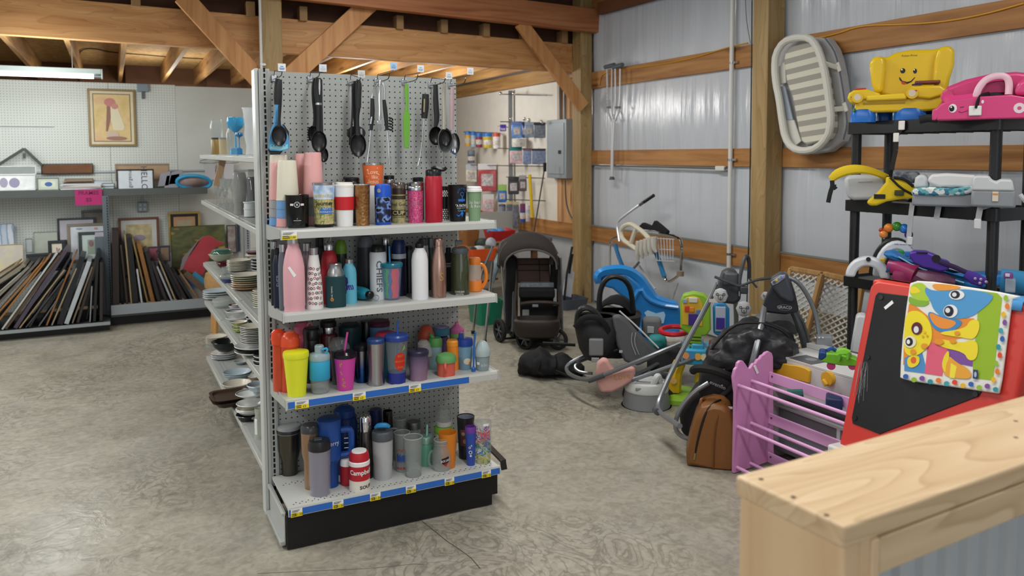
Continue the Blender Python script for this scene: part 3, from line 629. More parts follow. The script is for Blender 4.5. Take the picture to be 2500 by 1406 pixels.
# ---------------------------------------------------------------- second shelf: bottles
def bottle(name, label, cx, bot, prof, m, capp=None, capm=None, y=None, zs=2, Zm=Z2, cat='bottle', group=None):
    it = Item(name, label, cat, Zm, cx, ZS[zs], bot=bot, y=y, r0=prof[0][0], group=group); it.L('body', m, prof)
    if capp: it.L('cap', capm or M_STEEL, capp)
    return it
it = bottle('steel_bottle', 'tall pastel pink cola-shaped steel bottle with a silver cap and white sticker', 366,680,[(70,680),(77,668),(74,640),(78,625),(79,420),(77,340),(68,280),(54,220),(42,190),(40,163)], pm('#dca6b0', .4),[(42,163),(43,128),(38,124)])
it.W('sticker', M_WHITE, [([(-45,336),(-28,326),(18,392),(0,408)],[(0,1,2,3)])],.001)
it = bottle('steel_bottle', 'white conical steel bottle printed with pink and brown ring doughnuts', 516,660,[(60,660),(64,652),(63,600),(58,480),(46,340),(38,280),(34,250)], pm('#dfe0df', .35),[(32,250),(33,198),(28,194)])
dp = [[],[]]; rr = random.Random(4)
for j in range(8):
    for i in range(5): dp[(i+j) % 2].append(flip(annulus(5,11,12),-48+24*i+(12 if j % 2 else 0)+rr.uniform(-4,4),350+36*j+rr.uniform(-6,6)))
it.W('ring_print', pm('#b76f80', .5), dp[0]); it.W('ring_print', pm('#5c4a44', .5), dp[1])
it = bottle('sleeved_bottle', 'squat steel bottle in a dark teal neoprene sleeve, steel neck bare', 674,648,[(70,648),(74,640),(73,410),(68,404)], pm('#123a40', .75, bump=.1, bscale=200),[(62,404),(58,375),(48,352),(46,325),(48,318),(44,312)], pm('#a9abac', .3,1))
it.W('logo', pm('#c98a44', .5),[flip(annulus(8,13,16),-28,572), flip(annulus(2,5,10),-28,572)]); it.text('CHE TEMPO', 17,-28,520, M_INKW, math.pi/2)
it = bottle('steel_bottle', 'sky blue steel bottle with a purple octopus print and silver cap', 776,618,[(50,618),(54,610),(54,390),(48,350),(30,322),(30,312)], pm('#5fb4cf', .4),[(31,312),(31,284),(27,280)])
M_PUR = pm('#3c2f86', .5)
it.W('octopus_print', M_PUR, [([(-50,430),(-30,405),(-12,415),(-8,450),(-22,480),(-50,470)],[(0,1,2,3,4,5)])]+[([(-40+12*i+4*math.sin(j*.8+i)+o, 468+j*13*(1 if i < 2 else .55)) for o in (0,9) for j in range(6)],[(j, j+1,7+j, 6+j) for j in range(5)]) for i in range(6)])
# the teal bottle lying down, its cap to the camera
P = onz(600+905/3.0569,540+598/3.0569, ZS[2]); L = Vector((.045,-.125,0)).normalized()
t = thing('lying_bottle', 'small teal steel bottle lying on its side with its black cap towards the front', 'bottle', (P.x-.012, P.y+.06, ZS[2]+.0285))
b = MB(); b.M = L.to_track_quat('Z', 'Y').to_matrix().to_4x4(); b.lathe([(.024,-.1),(.028,-.095),(.0285,.02),(.024,.045),(.013,.057)],28).build('body', pm('#1f8296', .3), t)
b = MB(); b.M = L.to_track_quat('Z', 'Y').to_matrix().to_4x4(); c_ = b.lathe([(.016,.057),(.017,.078),(.012,.082)],20).build('cap', M_LIDBLK, t)
MB().tube([Vector((.012*math.cos(a),0,.012*math.sin(a)))+L*.088+Vector((.016,-.004,-.012)) for a in [i*.6 for i in range(10)]],.0014,6, True).build('key_ring', M_STEEL, t)
swirl = ramp_mat('rainbow_swirl', 'wave', [(0, '#1d7fae'),(.3, '#2aa36b'),(.5, '#c02f58'),(.75, '#d9433b'),(1, '#3a54b0')],4,.2, dist=6, stretch=(14,14,1.5))
it = Item('straw_tumbler', 'clear tumbler with blue, green and red swirls, a teal lid and blue straw', 'tumbler', Z2,1090, ZS[2], bot=592, r0=60); it.L('body', M_CLEAR, [(60,592),(62,560),(80,338)])
it.L('liner', pm('#2a4f86', .3),[(54,575),(56,560),(74,335)]);
sv = it.prof; it.prof = [(54*it.k, it.z(575)),(74*it.k, it.z(335))]
for nm, c_, a, b in (('teal_band', '#2a8fb0', -78,-46),('green_band', '#3aa852', -50,-24),('blue_band', '#2c5aa8', -28,0),('red_band', '#d23a45', 2,36),('pink_band', '#c43a78', 30,62)): it.W(nm, pm(c_, .35),[([(e+5*math.sin(j*1.3+a),345+j*20) for e in (a, b) for j in range(12)],[(j, j+1,13+j, 12+j) for j in range(11)])],.0008)
it.prof = sv
it.L('lid', pm('#1c7287', .25),[(84,338),(86,318),(80,308),(40,306)]); it.T('straw', pm('#3a86c4', .35),[(-14,330,0),(-20,185,0)],.004,0)
it = bottle('aluminium_bottle', 'tall plain white aluminium bottle with a black loop cap', 1302,588,[(58,588),(62,580),(62,290),(54,240),(36,206),(34,198)], pm('#dfe2e6', .3),[(30,198),(32,180),(30,165),(12,158)], M_LIDBLK)
it.T('carry_loop', M_LIDBLK, [(-22,175,0),(-10,140,0),(14,132,0),(24,160,0),(24,178,0)],.0035)
it = bottle('steel_bottle', 'rose gold cola-shaped steel bottle with a gold letter print', 1442,574,[(50,574),(55,566),(54,545),(57,530),(58,340),(50,270),(38,215),(34,186)], pm('#b79486', .22,.85),[(36,186),(37,140),(30,126)], pm('#b09085', .25,.9))
it.text('S', 84,22,410, pm('#c9a661', .3,.6))
it = Item('sports_bottle', 'smoky olive clear sports bottle with a grey and orange bite-valve lid', 'bottle', Z2,1602, ZS[2], bot=553, r0=66); it.L('body', pm('#39422a', .08, alpha=.88, coat=.5),[(66,553),(69,540),(70,300),(60,250),(58,238)])
it.L('lid', pm('#4b5156', .4),[(60,238),(64,220),(58,200),(40,190)]); it.T('carry_loop', pm('#b26a35', .45),[(-50,215,-.005),(-30,190,-.01),(20,176,-.01),(56,196,-.005),(66,214,0)],.005); it.B('bite_valve', pm('#5f666b', .4),-38,186,20,142,-.012,.012,.004)
it.text('CAMELBAK', 20,-6,516, M_INKW, sx=.75); it.text('GROWTH', 18,-6,535, M_INKW, sx=.75)
it = Item('lidded_mug', 'orange plastic mug with clear window and side handle at the right end of shelf two', 'mug', Z2,1708, ZS[2], bot=528, r0=50); MO = pm('#e5822c', .35)
it.L('base', MO, [(50,528),(54,515),(54,450),(50,440)]); it.L('window', pm('#e9d9c8', .08, alpha=.4, coat=.5),[(50,440),(56,380),(48,320)]); it.L('lid', MO, [(44,320),(46,285),(40,272)])
it.T('handle', MO, [(20,330,-.0),(62,320,-.005),(86,370,-.008),(88,440,-.008),(62,490,-.005),(40,500,0)],.0085)
# back row of the second shelf
M_NAVY = pm('#141c36', .35)
it = bottle('steel_bottle', 'black bottle at the far left against the upright, second shelf', 222,600,[(30,600),(31,300),(24,230),(20,205)], pm('#15171c', .35),[(22,205),(23,152),(18,148)], M_STEEL, y=3.44)
it = bottle('steel_bottle', 'navy bottle with upright white lettering behind the pink bottle', 246,615,[(34,615),(36,320),(26,270),(20,250)], M_NAVY, [(20,250),(21,205),(16,200)], M_LIDBLK, y=3.375); it.text('EVER', 40,4,440, pm('#a8b6d8', .5), math.pi/2)
it = bottle('steel_bottle', 'slate grey slim bottle with a silver cap squeezed left of the pink bottle', 284,655,[(32,655),(34,330),(26,250),(20,228)], pm('#5d6570', .35),[(23,228),(24,172),(19,168)], M_STEEL, y=3.315)
it = bottle('steel_bottle', 'mauve metallic bottle between the pink and doughnut bottles', 464,600,[(40,600),(41,330),(32,250),(24,220)], pm('#8d7b80', .3,.6),[(28,220),(29,165),(22,158)], M_STEEL, y=3.44)
it = bottle('steel_bottle', 'black bottle with a raised wire handle behind the doughnut bottle', 560,600,[(48,600),(48,260),(36,200),(30,180)], M_LIDBLK, [(28,180),(30,128),(24,122)], M_LIDBLK, y=3.49); it.T('wire_handle', M_STEEL, [(30,190,0),(44,130,0),(80,100,0),(70,150,0)],.0016)
it = bottle('steel_bottle', 'bright red steel bottle with a silver cap behind the dark teal sleeve', 628,630,[(58,630),(60,620),(60,285),(50,240),(34,222),(32,214)], pm('#b22633', .35),[(36,214),(37,168),(32,160)], M_STEEL, y=3.37)
it = bottle('sports_bottle', 'dark green bottle with a lime flip lid in the back row', 716,580,[(46,580),(46,300),(42,240)], pm('#23332a', .3),[(42,240),(44,190),(36,160),(20,140)], pm('#6d9a2c', .4), y=3.47)
it = bottle('shaker_bottle', 'large charcoal shaker bottle with a grey flip lid behind the lying teal bottle', 905,560,[(66,560),(68,240),(64,190)], pm('#3a3d42', .4),[(60,190),(56,140),(40,112)], pm('#6b7076', .4), y=3.50); it.T('lid_loop', pm('#6b7076', .4),[(-28,130,0),(-20,90,0),(50,82,0),(58,130,0)],.003)
it = bottle('shaker_bottle', 'white sports bottle reading CHIEFS with a black screw lid', 992,555,[(60,555),(64,545),(63,240),(58,226)], pm('#ccd2d8', .35),[(58,226),(52,190),(40,172)], M_LIDBLK, y=3.375)
it.text('CHIEFS', 60,6,402, pm('#5d656e', .45),-math.pi/2, sx=1.25)
it = bottle('steel_bottle', 'black steel bottle with a silver cap behind the white CHIEFS bottle', 1048,560,[(40,560),(42,240),(36,175)], M_LIDBLK, [(30,175),(32,125),(26,114)], M_STEEL, y=3.5)
it = bottle('sports_bottle', 'navy sports bottle with a white neck band right of the straw tumbler', 1146,555,[(54,555),(56,545),(56,275)], M_NAVY, [(54,240),(52,170),(40,140)], pm('#1a2a5c', .35), y=3.42); it.L('neck_band', pm('#c4cad2', .35),[(55,275),(55,240),(50,236)])
it = bottle('steel_bottle', 'gunmetal bottle showing left of the plain white bottle', 1222,530,[(34,530),(34,230),(26,205)], pm('#43474d', .3,.7),[(24,205),(24,185),(18,182)], M_LIDBLK, y=3.46)
it = bottle('aluminium_bottle', 'pale steel bottle directly behind the plain white bottle', 1330,560,[(36,560),(38,240),(34,180)], pm('#b6b9bc', .3,.6),[(30,180),(32,132),(26,126)], pm('#5a6066', .3,.5), y=3.47)
it = bottle('steel_bottle', 'dark green bottle with a steel cap behind the rose gold bottle', 1382,560,[(40,560),(42,250),(32,195)], pm('#1d3a2c', .3),[(24,195),(25,128),(20,122)], pm('#7d8286', .3,.7), y=3.5)
it = bottle('sleeved_bottle', 'black fabric sleeved bottle left of the olive sports bottle', 1516,540,[(34,540),(36,290),(26,235)], pm('#17181a', .7),[(20,235),(20,200),(16,196)], M_LIDBLK, y=3.42); it.W('stripe', M_INKW, [rectp(34,4,0,310+12*i, 4) for i in range(3)])
# ---------------------------------------------------------------- third shelf: plastic tumblers and sippy cups
def t3(name, label, cx, bot, body, m, y=None, op=0, cat='tumbler', zs=3, Zm=Z2, seg=28):
    return tum(name, label, cx, bot, body, m, Zm, zs, y, None, op, cat, seg)
M_ORT = pm('#d14a26', .1, alpha=.82, coat=.5)
it = t3('water_bottle', 'translucent orange-red sports bottle with flip lid, front left of the third shelf', 338,1280,[(66,1280),(72,1265),(70,1150),(64,1060),(72,980),(70,925)], M_ORT, cat='bottle')
it.L('lid', pm('#e0522f', .25),[(73,925),(74,880),(66,850),(40,826)]); it.T('flip_loop', pm('#e86a50', .3),[(-50,880,-.02),(-40,835,-.02),(20,830,-.01),(66,870,0)],.006); it.W('sticker', M_YEL, [flip(disc(10,12),-38,1020)])
it = t3('water_bottle', 'translucent orange-red sports bottle with flip lid standing behind against the upright', 254,1245,[(46,1245),(48,1230),(46,980),(44,915)], M_ORT, y=3.375, cat='bottle'); it.L('lid', pm('#dd4a26', .25),[(50,915),(56,870),(50,825),(28,806)])
it = t3('plastic_tumbler', 'bright yellow plastic tumbler with a flat yellow lid', 382,1313,[(63,1313),(66,1300),(90,1012)], pm('#dbe02a', .4)); it.L('lid', pm('#d9dc25', .4),[(93,1012),(96,990),(92,970),(30,966)])
it = t3('glass_tumbler', 'clear glass tumbler with a wide turquoise sleeve and grey hinged lid', 556,1292,[(58,1292),(68,1262),(72,1175),(74,1030)], M_GLASS, op=.004)
it.L('sleeve', pm('#2e9fc6', .55),[(73,1175),(76,1170),(76,1035),(73,1030)]); it.L('lid', pm('#8fa5ac', .3),[(77,1030),(78,1000),(70,985),(34,980),(34,930),(28,922)]); it.T('hinge_loop', pm('#3a9cc9', .4),[(10,960,-.02),(50,945,-.02),(52,970,-.02),(30,1010,-.02)],.005)
M_MAG = pm('#c3409c', .3)
it = t3('straw_tumbler', 'magenta tumbler with gold fish print, black lid and pink straw', 745,1268,[(54,1268),(58,1255),(80,1010)], M_MAG)
it.L('lid', pm('#17131c', .2),[(83,1012),(82,985),(66,968),(20,962)]); it.T('straw', pm('#c44a9c', .35),[(-8,970,0),(14,828,0)],.0045,0)
M_GOLD = pm('#d3a548', .35,.5)
it.W('gold_print', M_GOLD, [flip(rectp(8,14), u, v) for u, v in ((-38,1050),(-26,1046),(-36,1064),(-34,1108),(-26,1122))]+[flip(annulus(5,9,10), u, v) for u, v in ((-18,1162),(-10,1186),(-20,1205),(-8,1215))])
it = t3('domed_tumbler', 'clear tumbler with a clear dome lid behind the magenta tumbler', 700,1225,[(52,1225),(78,950)], pm('#5b6266', .1, alpha=.5, coat=.5), y=3.36); it.L('dome_lid', M_CLEAR, [(82,950),(80,930),(50,875),(20,865)])
it = t3('steel_tumbler', 'steel tumbler fading to blue at its foot, black lid', 866,1212,[(44,1212),(46,1200),(50,1040),(54,960)], ramp_mat('blue_fade', 'grad', [(0, '#274a80'),(.06, '#345f9c'),(.11, '#8c9199'),(.2, '#a5a6a8')], rough=.2, metal=1), y=3.34); it.L('lid', pm('#14181f', .3),[(56,960),(56,930),(44,915),(20,905)])
it = t3('steel_tumbler', 'brushed steel waisted tumbler with a navy lid', 976,1233,[(58,1233),(63,1220),(58,1090),(62,990),(66,905)], pm('#b3b4b5', .3,1)); it.L('lid', pm('#243f74', .35),[(67,905),(68,884),(60,872),(20,868)])
it = t3('straw_tumbler', 'tall clear tumbler with a red apple print, navy base, lid and straw', 1130,1220,[(60,1220),(64,1200),(66,1120)], pm('#232f86', .3)); it.prof = None
it.L('wall', M_CLEAR, [(66,1120),(84,885)]); it.L('lid', pm('#26408a', .3),[(88,885),(90,855),(80,842),(40,838)]); it.T('straw', pm('#2b52a8', .35),[(0,1000,0),(2,745,0)],.0045,0)
M_RED = pm('#c5281f', .45)
it.W('apple_print', M_RED, [([(26+46*math.cos(a)*(1-.1*math.cos(2*a)),1030-66*math.sin(a)) for a in [i*.314 for i in range(20)]],[tuple(range(20))])]); it.W('leaf_print', pm('#7fa84a', .5),[([(40,955),(64,905),(70,940)],[(0,1,2)])],.001)
it.text('BEST', 22,30,990, M_GOLD, off=.0014); it.text('GRANDMA', 18,28,1030, M_GOLD, off=.0014); it.text('EVER', 22,30,1075, M_GOLD, off=.0014)
it = t3('straw_tumbler', 'studded tumbler fading from navy to mauve with a dark straw', 1290,1198,[(60,1198),(64,1185),(74,990)], ramp_mat('mauve_fade', 'grad', [(0, '#8d6f86'),(.06, '#7a6580'),(.12, '#40395a'),(.16, '#2b2940')], rough=.35)); it.L('lid', pm('#2a2940', .35),[(78,990),(79,968),(70,960)]); it.T('straw', pm('#26242f', .4),[(-10,965,0),(-14,860,0)],.004,0)
MR_ = pm('#d0604f', .45)
it = t3('snack_cup', 'coral red snack cup with handles and a green petal lid', 1496,1163,[(60,1163),(66,1150),(68,1045)], MR_, cat='cup'); it.L('lid', pm('#5f9a5c', .45),[(76,1045),(78,1025),(66,995),(24,980)]); it.T('handle', MR_, [(-6,1060,-.045),(-8,1080,-.062),(-6,1110,-.062),(-4,1130,-.045)],.006)
it = t3('sippy_cup', 'pale blue sippy cup with a navy spouted lid and small yellow print', 1636,1112,[(46,1112),(48,1100),(54,1020),(56,925)], pm('#7ba6c0', .35, trans=.2), cat='cup')
it.L('lid', pm('#1f3f92', .35),[(60,925),(62,900),(58,875),(30,868)]); it.T('spout', pm('#1f3f92', .35),[(-28,880,0),(-30,850,0),(-30,834,0)],[.013,.011,.009])
it.W('duck_print', pm('#d9d2b4', .5),[([(20+30*math.cos(a*.52),1034-24*math.sin(a*.52)) for a in range(12)],[tuple(range(12))])]); it.W('duck_bill', pm('#c8862a', .5),[([(34,1040),(52,1030),(50,1056),(24,1066)],[(0,1,2,3)])],.001)
it = t3('sippy_cup', 'pale grey sippy cup with a rounded spout lid at the shelf end', 1766,1119,[(46,1119),(48,1105),(56,1000)], pm('#93a8ab', .35, trans=.2), cat='cup'); it.L('lid', pm('#9fb2b5', .35),[(60,1000),(62,960),(52,940),(40,910),(22,893)]); it.text('b.box', 30,24,1062, M_INKW); it.W('sticker', M_WHITE, [flip(rectp(26,20),-34,1050)])
it = t3('bottle_brush', 'blue bottle brush standing between the navy-lidded and grey sippy cups', 1700,1125,[(16,1125),(18,1095),(10,1088)], pm('#2c5fa6', .35), y=3.26, cat='brush'); it.T('handle', pm('#2f66b0', .35),[(0,1090,0),(0,980,0),(6,900,0),(14,826,0)],[.004,.006,.005,.005])
it = t3('domed_tumbler', 'clear ribbed dome lid cup behind the mauve studded tumbler', 1330,1150,[(50,1150),(58,1000)], M_CLEAR, y=3.40); it.L('dome_lid', pm('#dfe4e6', .08, alpha=.35, coat=.5),[(66,1000),(68,975),(54,910),(24,884)], seg=14)
it = t3('sippy_cup', 'green-lidded clear sippy cup with a bent spout', 1416,1100,[(46,1100),(50,930)], pm('#9fc7cf', .2, alpha=.6), y=3.39, cat='cup'); it.L('lid', pm('#4f8f4a', .4),[(52,930),(54,890),(42,868)]); it.T('spout', pm('#4f8f4a', .4),[(-20,875,0),(-34,850,0),(-30,838,0)],.009)
it = t3('sippy_cup', 'orange sippy cup behind the pale blue sippy cup', 1548,1085,[(44,1085),(46,925)], pm('#e8892c', .4), y=3.34, cat='cup'); it.L('lid', pm('#ec962f', .4),[(48,925),(48,895),(40,884)])
it = t3('sippy_cup', 'pink-spouted sippy cup with a green collar in the back row', 1578,1085,[(48,1085),(52,880)], pm('#d9dccb', .4), y=3.48, cat='cup'); it.L('collar', pm('#7fb36a', .4),[(54,880),(56,840),(50,830)]); it.L('lid', pm('#d36fa6', .4),[(54,830),(54,805),(34,785),(16,770),(14,752)])
it = t3('sippy_cup', 'purple cup with a teal and lilac lid, back row right', 1460,1080,[(46,1080),(48,860)], pm('#5d4476', .4), y=3.49, cat='cup'); it.L('lid', pm('#3f7f94', .4),[(64,845),(68,800),(60,790)]); it.L('lid_top', pm('#9b84bd', .4),[(50,790),(48,784)])
it = t3('sippy_cup', 'orange-red pear-shaped cup in the back row of the third shelf', 1350,1080,[(44,1080),(60,870),(62,840),(40,790),(24,776)], pm('#c4553a', .4), y=3.49, cat='cup')
it = t3('water_bottle', 'pink bottle with a hooped flip lid in the left back corner', 430,1200,[(50,1200),(52,850),(46,830)], pm('#b34a68', .35), y=3.49, cat='bottle'); it.L('lid', pm('#c0607e', .35),[(58,830),(60,780),(40,752)]); it.T('flip_loop', pm('#d58aa0', .3),[(20,800,-.02),(36,760,-.02),(64,762,-.01),(66,810,0)],.004)
it = t3('water_bottle', 'black wide-mouth bottle behind the orange bottles', 498,1200,[(56,1200),(58,900),(52,880)], pm('#17171b', .3), y=3.44, cat='bottle'); it.L('lid', M_LIDBLK, [(58,880),(60,810),(50,792)])
it = t3('water_bottle', 'dark maroon bottle with a steel neck and black lid, back row', 624,1200,[(62,1200),(64,850),(52,830)], pm('#4e1820', .2), y=3.45, cat='bottle'); it.L('neck', M_STEEL, [(44,830),(46,790),(44,785)]); it.L('lid', M_LIDBLK, [(58,785),(60,750),(48,735)])
it = t3('insulated_mug', 'large dark teal mug in the back row above the magenta tumbler', 786,1200,[(66,1200),(70,1000),(86,800)], pm('#15343a', .4), y=3.46, cat='mug', op=.004); it.L('lid', pm('#122c32', .4),[(86,800),(86,780),(60,762)])
it = t3('insulated_flask', 'black tall flask between the teal mug and the blue tumbler, back row', 905,1200,[(44,1200),(46,780),(36,745)], M_LIDBLK, y=3.5, cat='bottle')
it = t3('insulated_mug', 'pale blue tumbler with a maroon screw lid in the back row', 1002,1200,[(64,1200),(74,780)], pm('#5b84ae', .4), y=3.47); it.L('lid', pm('#4d2038', .35),[(78,780),(80,752),(70,738)])
it = t3('lidded_bowl', 'teal cup with a flat red lid behind the apple tumbler', 1050,1190,[(60,1190),(72,872)], pm('#1f5f72', .4), y=3.36, cat='cup'); it.L('lid', pm('#c23a52', .35),[(80,872),(82,845),(60,826),(20,822)])
# ---------------------------------------------------------------- base deck: insulated tumblers, glasses, jars
def t4(name, label, cx, bot, body, m, y=None, op=0, cat='tumbler', seg=28): return tum(name, label, cx, bot, body, m, Z3,4, y, None, op, cat, seg)
it = t4('steel_tumbler', 'large gunmetal steel tumbler with clear lid at the left of the base deck', 330,680,[(54,680),(58,660),(60,560),(82,480),(84,350)], pm('#57544d', .28,.9)); it.L('lid', M_LIDCLR, [(86,350),(88,325),(84,298),(60,290)]); it.L('lid_ring', pm('#2b2d30', .3),[(89,345),(90,326),(86,318)],0)
it = t4('steel_tumbler', 'rose gold steel tumbler with a dark lid behind the grey one', 490,708,[(48,708),(52,560),(66,500),(68,345)], pm('#a98a72', .3,.8), y=3.36); it.L('lid', pm('#3c3f42', .25),[(70,345),(70,312),(58,292)])
it = t4('travel_tumbler', 'clear double-walled grey travel tumbler with a black lid at the front edge', 557,838,[(72,838),(76,825),(78,640),(81,475)], pm('#b7b5c4', .08, alpha=.35, coat=.5)); it.L('liner', pm('#7d7b8c', .3, alpha=.75),[(64,815),(68,640),(72,480)]); it.L('lid', pm('#1d1f22', .3),[(82,475),(83,440),(74,405),(40,398)]); it.B('slider', pm('#3c4146', .3),-34,410,20,394,-.02,.012)
it = t4('handled_tumbler', 'huge royal blue tumbler with a side handle and straw lid', 632,750,[(60,750),(62,570),(84,540),(86,262)], pm('#1d4a96', .4), y=3.345); it.L('lid', pm('#1a4288', .35),[(88,262),(88,250),(70,240)])
it.T('handle', pm('#1d4a96', .4),[(78,335,0),(140,325,0),(156,350,0),(156,480,0),(140,510,0),(78,520,0)],.014,1, flat=1.2); it.text('Merry', 46,20,412, M_INKW)
for i, s_ in enumerate(('16oz', '12oz', '8oz')): it.B('mark', M_INKW, 106,396+36*i, 136,392+36*i, -.0195,-.0185,0)
it = t4('water_jug', 'big dark blue water jug with a ribbed neck in the back row', 745,600,[(88,600),(92,590),(94,280),(86,250),(90,230)], pm('#16356e', .35), y=3.47, cat='jug'); it.L('lid', pm('#1b3f80', .35),[(76,230),(76,180),(60,165),(30,150)]); it.T('carry_loop', pm('#17366f', .35),[(-60,220,0),(-90,200,0),(-40,150,0),(20,150,0)],.006)
it = t4('vacuum_flask', 'slim steel vacuum flask with a chrome cup cap', 900,650,[(50,650),(52,630),(52,350),(46,338)], pm('#4a4744', .25,.8), y=3.36, cat='flask'); it.L('cap', M_CHROME, [(44,338),(46,320),(44,240),(36,225)])
it = t4('soup_mug', 'red and white soup mug with white rim lid reading Campbell\'s SOUP', 851,800,[(70,800),(76,785),(76,690)], pm('#e2ddd2', .4), cat='mug'); it.prof = None
it.L('red_band', pm('#b3202e', .4),[(77,690),(77,585)]); it.L('rim', M_WHITE, [(78,585),(78,560),(72,552)]); it.L('lid', pm('#b3202e', .4),[(74,552),(73,520),(64,492)]); it.L('lid_top', M_WHITE, [(56,492),(54,484),(48,484)])
it.prof = [(77*it.k, 0),(77*it.k, .3)]; it.text("Campbell's", 48,26,628, M_WHITE, off=.001); it.text('SOUP', 34,52,738, M_INK, sx=1.2, off=.001); it.W('dots', pm('#6a6258', .5),[flip(disc(4,8),-60+12*i, 780) for i in range(11)],.001)
it = t4('soup_mug', 'red soup mug with a white rim half hidden behind the front one', 762,720,[(52,720),(56,700),(56,590)], pm('#a81f2e', .4), y=3.33, cat='mug'); it.L('rim', M_WHITE, [(56,590),(54,560),(46,542)])
it = t4('shaker_bottle', 'frosted clear shaker bottle with grey lid, blue tab and blue whisk ball', 1026,714,[(60,714),(64,700),(72,560),(76,400)], pm('#cfd3d6', .3, alpha=.62), cat='bottle')
it.L('lid', pm('#4c5257', .4),[(79,400),(80,350),(74,340),(70,335)]); it.T('flip_tab', pm('#2f94d4', .4),[(-60,318,-.01),(-40,300,-.02),(20,298,-.02),(44,310,-.01)],[.006,.011,.012,.008]); it.T('whisk', pm('#3a8fd0', .4),[(22*math.sin(i*.9),600+i*5,.012*math.cos(i*.9)) for i in range(17)],.003); it.T('lid_arm', pm('#4c5257', .4),[(20,335,0),(84,320,0),(108,330,0)],.005)
it = t4('plastic_mug', 'navy blue cup turned on its head on the black mug, back row', 976,420,[(58,420),(44,178)], pm('#1d2d5e', .4), y=3.5, cat='cup')
it = t4('mug', 'glossy black mug in the back row beside the navy cup', 1066,430,[(34,430),(36,215),(35,190)], pm('#101012', .15), y=3.44, op=.003, cat='mug')
it = t4('drinking_glass', 'plain clear glass at the back between the shaker and the lidded jar', 1152,600,[(44,600),(54,245)], M_GLASS, y=3.49, op=.003, cat='glass')
it = t4('drinking_glass', 'clear glass printed with blue and red team lettering', 1170,633,[(50,633),(58,480),(62,352)], M_GLASS, y=3.36, op=.003, cat='glass')
it.W('blue_print', pm('#2f4f9c', .5),[([(-44+16*i, 500+((i*7) % 5)*4),(-30+16*i, 490+((i*5) % 4)*5),(-26+16*i, 548),(-40+16*i, 560)],[(0,1,2,3)]) for i in range(6)]); it.W('red_print', pm('#b8383a', .5),[flip(rectp(14,8),-40+18*i, 470-(i % 2)*8) for i in range(5)]+[flip(rectp(16,14),-36+24*i, 602) for i in range(4)])
it = t4('pint_glass', 'plain clear pint glass at the front with a thick base', 1252,694,[(58,694),(62,670),(72,385)], M_GLASS, op=.0035, cat='glass'); it.L('thick_base', M_GLASS, [(54,688),(58,650)],0)
it = t4('glass_jar', 'clear jar with a dull steel screw lid behind the pint glass', 1258,560,[(50,560),(54,420),(50,320)], M_GLASS, y=3.45, op=.003, cat='jar'); it.L('lid', pm('#6a6f6d', .35,.8),[(54,320),(54,285),(50,270)])
it = t4('straw_jar', 'green tinted mason jar with a mint straw', 1346,612,[(50,612),(54,600),(56,450),(48,425)], pm('#6fb79d', .05, alpha=.55, coat=.5), y=3.375, op=.003, cat='jar'); it.L('lid', pm('#8bb3a5', .25,.5),[(52,425),(53,385),(48,376)]); it.T('straw', pm('#8fd0c4', .4),[(-2,590,0),(8,295,0)],.004,0)
it = t4('mason_jar_mug', 'clear mason jar mug with handle and a black-and-red JACK LINK\'S badge', 1462,648,[(64,648),(72,635),(74,500),(58,465),(56,405)], M_GLASS, op=.0035, cat='mug')
for y_ in (452,430,410): it.T('thread', M_GLASS, [(58*math.cos(a), y_, 58*it.k*math.sin(a)) for a in [i*.524 for i in range(12)]],.0022,0, closed=True)
it.T('handle', M_GLASS, [(-66,490,0),(-86,500,0),(-98,540,0),(-94,590,0),(-66,612,0)],.006)
it.W('badge', pm('#1b1215', .4),[([(0,525),(58,512),(66,545),(34,580),(4,560)],[(0,1,2,3,4)])]); it.W('badge_tip', pm('#a3222c', .4),[([(18,562),(54,556),(34,582)],[(0,1,2)])],.001); it.text("JACK LINK'S", 22,34,541, M_INKW, .1, sx=.65, off=.0016)
it = t4('plastic_tumbler', 'translucent orange plastic tumbler behind the mason jar mug', 1510,580,[(52,580),(70,350)], pm('#dd8526', .2, alpha=.85), y=3.30, op=.002)
it = t4('plastic_cup', 'white cup with a lime green rim under the upside glass, back right', 1476,560,[(54,560),(62,350)], pm('#d9dcd2', .4), y=3.40, cat='cup'); it.L('rim', pm('#7db43a', .4),[(66,350),(68,320),(60,302)]); zt = it.z(300); d_ = it.d
it = Item('drinking_glass', 'clear glass stacked on the white cup with the lime rim', 'glass', Z3,1480, ZS[4]+zt, d=d_, r0=48); it.L('body', M_GLASS, [(54,300),(56,260),(60,165)],.003); it.L('label', pm('#c9c9c4', .5),[(57,298),(59,265)],0)
it = t4('picture_tumbler', 'black tumbler with a dark picture print and pale inside', 1644,488,[(54,488),(56,470),(65,240),(66,230)], pm('#25242a', .4), y=3.37, op=.003)
it.W('picture', pm('#6d3a3e', .5),[rectp(56,120,-16,375,5)]); it.W('picture_light', pm('#9e8f84', .5),[flip(disc(14,10),-20,345), flip(disc(18,10),-6,400)],.001); it.L('liner', pm('#8a97a3', .4),[(60,260),(62,236)],.001)
it = t4('plastic_tumbler', 'blue tumbler with a purple rim and white flower print', 1680,543,[(30,543),(40,350)], pm('#2c4ba3', .35), y=3.275, op=.0015); it.L('rim', pm('#6b3a98', .4),[(41,350),(42,318),(38,306)],.001); it.W('flower_print', M_INKW, [flip(annulus(5,9,10),-8,455), flip(annulus(3,6,10),6,440), flip(annulus(9,14,12),-2,490), flip(disc(8,10),0,516)])
it = t4('plastic_tumbler', 'clear insulated tumbler covered in a bright tropical print, base deck right end', 1770,593,[(56,593),(60,575),(70,270)], M_CLEAR, op=.003)
rr = random.Random(9)
